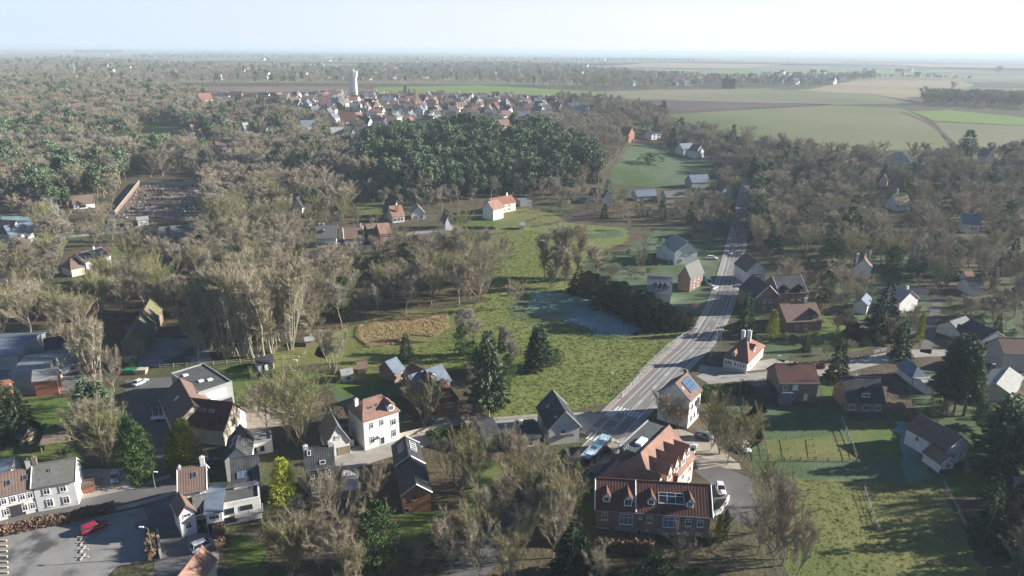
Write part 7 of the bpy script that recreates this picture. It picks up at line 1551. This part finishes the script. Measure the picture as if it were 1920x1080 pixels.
# ---- make the trees
def zone_words(t):
    return t['zone']
bycat = {}
ZB = {}
for t in TREES:
    z_ = ZB.setdefault(t['zone'], [1e9, -1e9, 1e9, -1e9]); z_[0] = min(z_[0], t['px']); z_[1] = max(z_[1], t['px']); z_[2] = min(z_[2], t['py']); z_[3] = max(z_[3], t['py'])
for t in TREES: bycat.setdefault(KD[t['key']]['cat'], []).append(t)
used = set(); made_src = {}
landm = [l for l in LAND if len(l[2]) < 60]
stuff = {}
for cat, lst in bycat.items():
    lst.sort(key=lambda t: (not t['hand'], -(t['H'] / t['d'])))
    for i, t in enumerate(lst):
        if i >= 290: stuff.setdefault(cat, []).append(t); continue
        K = KD[t['key']]; near = t['d'] < 330; ms = meshes(t['key'], near); k = int(t['rot'] * 977) % len(ms)
        s = t['H'] / 10.0; sc3 = (s * t['wd'], s * t['wd'], s)
        if t['label']: lab, grp = t['label'], None
        else:
            zb_ = ZB[t['zone']]; fx = (t['px'] - zb_[0]) / max(1, zb_[1] - zb_[0]); fy = (t['py'] - zb_[2]) / max(1, zb_[3] - zb_[2])
            sub_ = ('far ', 'middle ', 'near ')[min(2, int(fy * 3))] + ('left', 'centre left', 'centre right', 'right')[min(3, int(fx * 4))]
            lab = '%s %s, %s' % (K['desc'], t['zone'], sub_); grp = '%ss %s, %s' % (cat, t['zone'], sub_)
            if len(lab.replace(',', '').split()) > 16: lab = '%s %s' % (K['desc'], t['zone']); grp = '%ss %s' % (cat, t['zone'])
            if near and landm:
                j = min(range(len(landm)), key=lambda q: (landm[q][0] - t['px']) ** 2 + 2 * (landm[q][1] - t['py']) ** 2); L_ = landm[j]
                dx, dy = t['px'] - L_[0], t['py'] - L_[1]
                if dx * dx + dy * dy < 80 ** 2:
                    dr_ = ('left of' if dx < 0 else 'right of') if abs(dx) > abs(dy) * 1.2 else ('below' if dy > 0 else 'behind')
                    l2 = '%s %s %s' % (K['desc'], {'left of': 'just left of', 'right of': 'just right of', 'below': 'in front of', 'behind': 'close behind'}[dr_], L_[2])
                    if l2 not in used and len(l2.split()) <= 16: lab = l2; used.add(l2); grp = None
        z0 = t['z'] - .05
        if near:
            root = link(K['name'], None, None, (t['x'], t['y'], z0), (0, 0, t['rot']), sc3); root.empty_display_size = .3
            tag(root, lab, cat, grp); link('trunk', ms[k][0], root); link('crown', ms[k][1], root)
        else:
            root = tag(link(K['name'], ms[k], None, (t['x'], t['y'], z0), (0, 0, t['rot']), sc3), lab, cat, grp)
            made_src.setdefault((t['key'], k), root)
STN = {'bare tree': ('woodland', 'mass of leafless brown trees covering the far woods'), 'pine': ('pine_forest', 'mass of dark pines on the wooded hills'), 'shrub': ('undergrowth', 'brown undergrowth and bushes below the trees'), 'spruce': ('spruce_woodland', 'mass of dark spruces in the far woods'), 'conifer': ('conifer_woodland', 'dark conifers in the far woods')}
def scatter(name, label, pts, srcs, kind_=True):
    """one stuff object: points with rotation, scale and variant, instanced by geometry nodes"""
    me = bpy.data.meshes.new(name); me.from_pydata([p[0] for p in pts], [], [])
    a = me.attributes.new('rot', 'FLOAT_VECTOR', 'POINT'); a.data.foreach_set('vector', np.array([(0, 0, p[1]) for p in pts], np.float32).ravel())
    a = me.attributes.new('siz', 'FLOAT_VECTOR', 'POINT'); a.data.foreach_set('vector', np.array([p[2] for p in pts], np.float32).ravel())
    a = me.attributes.new('idx', 'INT', 'POINT'); a.data.foreach_set('value', np.array([p[3] for p in pts], np.int32))
    o = link(name, me); tag(o, label, kind='stuff')
    ng = bpy.data.node_groups.new(name, 'GeometryNodeTree'); ng.interface.new_socket('Geometry', in_out='INPUT', socket_type='NodeSocketGeometry'); ng.interface.new_socket('Geometry', in_out='OUTPUT', socket_type='NodeSocketGeometry')
    N = ng.nodes; L = ng.links; gi = N.new('NodeGroupInput'); go = N.new('NodeGroupOutput'); iop = N.new('GeometryNodeInstanceOnPoints'); jn = N.new('GeometryNodeJoinGeometry')
    for s_ in reversed(srcs):
        oi = N.new('GeometryNodeObjectInfo'); oi.transform_space = 'ORIGINAL'; oi.inputs['Object'].default_value = s_; oi.inputs['As Instance'].default_value = True
        L.new(oi.outputs['Geometry'], jn.inputs[0])
    def attr(nm, ty):
        a_ = N.new('GeometryNodeInputNamedAttribute'); a_.data_type = ty; a_.inputs[0].default_value = nm; return a_.outputs[0]
    L.new(gi.outputs[0], iop.inputs['Points']); L.new(jn.outputs[0], iop.inputs['Instance']); iop.inputs['Pick Instance'].default_value = True
    L.new(attr('idx', 'INT'), iop.inputs['Instance Index']); L.new(attr('rot', 'FLOAT_VECTOR'), iop.inputs['Rotation']); L.new(attr('siz', 'FLOAT_VECTOR'), iop.inputs['Scale'])
    L.new(iop.outputs[0], go.inputs[0]); md = o.modifiers.new('scatter', 'NODES'); md.node_group = ng
    return o
for cat, lst in stuff.items():
    srcs = []; key_ix = {}
    for t in lst:
        if t['key'] not in key_ix:
            ss = [o for (kk, v), o in made_src.items() if kk == t['key']]
            if not ss:
                ss = [o for (kk, v), o in made_src.items() if KD[kk]['cat'] == cat][:1]
            if not ss: continue
            key_ix[t['key']] = (len(srcs), len(ss)); srcs += ss
    pts = []
    for t in lst:
        if t['key'] not in key_ix: continue
        b0, nn = key_ix[t['key']]; s = t['H'] / 10.0
        pts.append(((t['x'], t['y'], t['z'] - .05), t['rot'], (s * t['wd'], s * t['wd'], s), b0 + int(t['rot'] * 977) % nn))
    nm, lb = STN.get(cat, ('woodland', 'mass of %ss in the far woods' % cat))
    print('stuff', cat, len(pts), len(srcs))
    if pts and srcs: scatter(nm, lb, pts, srcs)

# ---- tufts of rough grass and reed
def tuft_mesh(seed, m, hgt_=.5, n=16):
    r = np.random.RandomState(seed); t = TB(); o = r.normal(0, .16, (n, 3)); o[:, 2] = 0; d = rv(r, n) * .5; d[:, 2] = 1
    t.tris(slivers(r, o, d, hgt_ * r.uniform(.5, 1.2, n), .09), 1); return t.mesh('grass_tuft', [M[m]], [1])
def tufts(name, label, poly, n, m, h, seed):
    r = np.random.RandomState(seed); ws = [G(*p) for p in poly]; wp = [(p.x, p.y) for p in ws]; pts = []
    x0, x1 = min(p[0] for p in wp), max(p[0] for p in wp); y0, y1 = min(p[1] for p in wp), max(p[1] for p in wp)
    xs_, ys_ = r.uniform(x0, x1, n), r.uniform(y0, y1, n); ok = vin(xs_, ys_, wp); zs_ = hgt(xs_, ys_)
    for x, y, z in zip(xs_[ok], ys_[ok], zs_[ok]):
        k = r.uniform(.5, 1.35); pts.append(((x, y, z), r.uniform(0, 6.28), (k, k, k), r.randint(0, 3)))
    src = [link('grass_tuft', tuft_mesh(seed * 10 + i, m, h), None, (pts[i][0][0], pts[i][0][1], pts[i][0][2])) for i in range(3)]
    for q in src: tag(q, 'tuft of ' + label, kind='stuff')
    scatter(name, label, pts, src)
tufts('meadow_tufts', 'rough grass tufts over the valley meadow', [(640, 640), (700, 655), (800, 650), (860, 600), (915, 566), (905, 500), (900, 448), (960, 432), (1060, 418), (1060, 520), (985, 590), (1100, 618), (1200, 632), (1290, 625), (1222, 690), (1152, 752), (1000, 780), (930, 788), (895, 730), (860, 692), (750, 690)], 34000, 'tuft', .26, 3)
tufts('reed_tufts', 'dry reeds standing in the meadow', [(700, 602), (770, 588), (838, 588), (842, 612), (815, 632), (770, 628), (735, 648), (690, 652), (668, 632), (672, 612)], 7000, 'reedblade', .7, 4)
tufts('pasture_tufts', 'rough tufts over the fenced pasture', [(1480, 900), (1760, 905), (1790, 960), (1850, 1100), (1480, 1100)], 1600, 'tuft', .2, 5)
# ------------------------------------------------------------------ haze (air of the place)
HAZE = 0.00016
hz = bpy.data.materials.new('haze'); hz.use_nodes = True; n = hz.node_tree; n.nodes.clear()
pv = n.nodes.new('ShaderNodeVolumePrincipled'); pv.inputs['Color'].default_value = (.76, .90, 1.0, 1); pv.inputs['Density'].default_value = HAZE; pv.inputs['Anisotropy'].default_value = .05
om = n.nodes.new('ShaderNodeOutputMaterial'); n.links.new(pv.outputs[0], om.inputs['Volume'])
hb = MB().box(-23000, -3200, -15, 23000, 31500, CAMH + 6).mesh('haze', hz)
tag(link('haze', hb), 'thin winter haze over the valley and the plateau', kind='stuff')
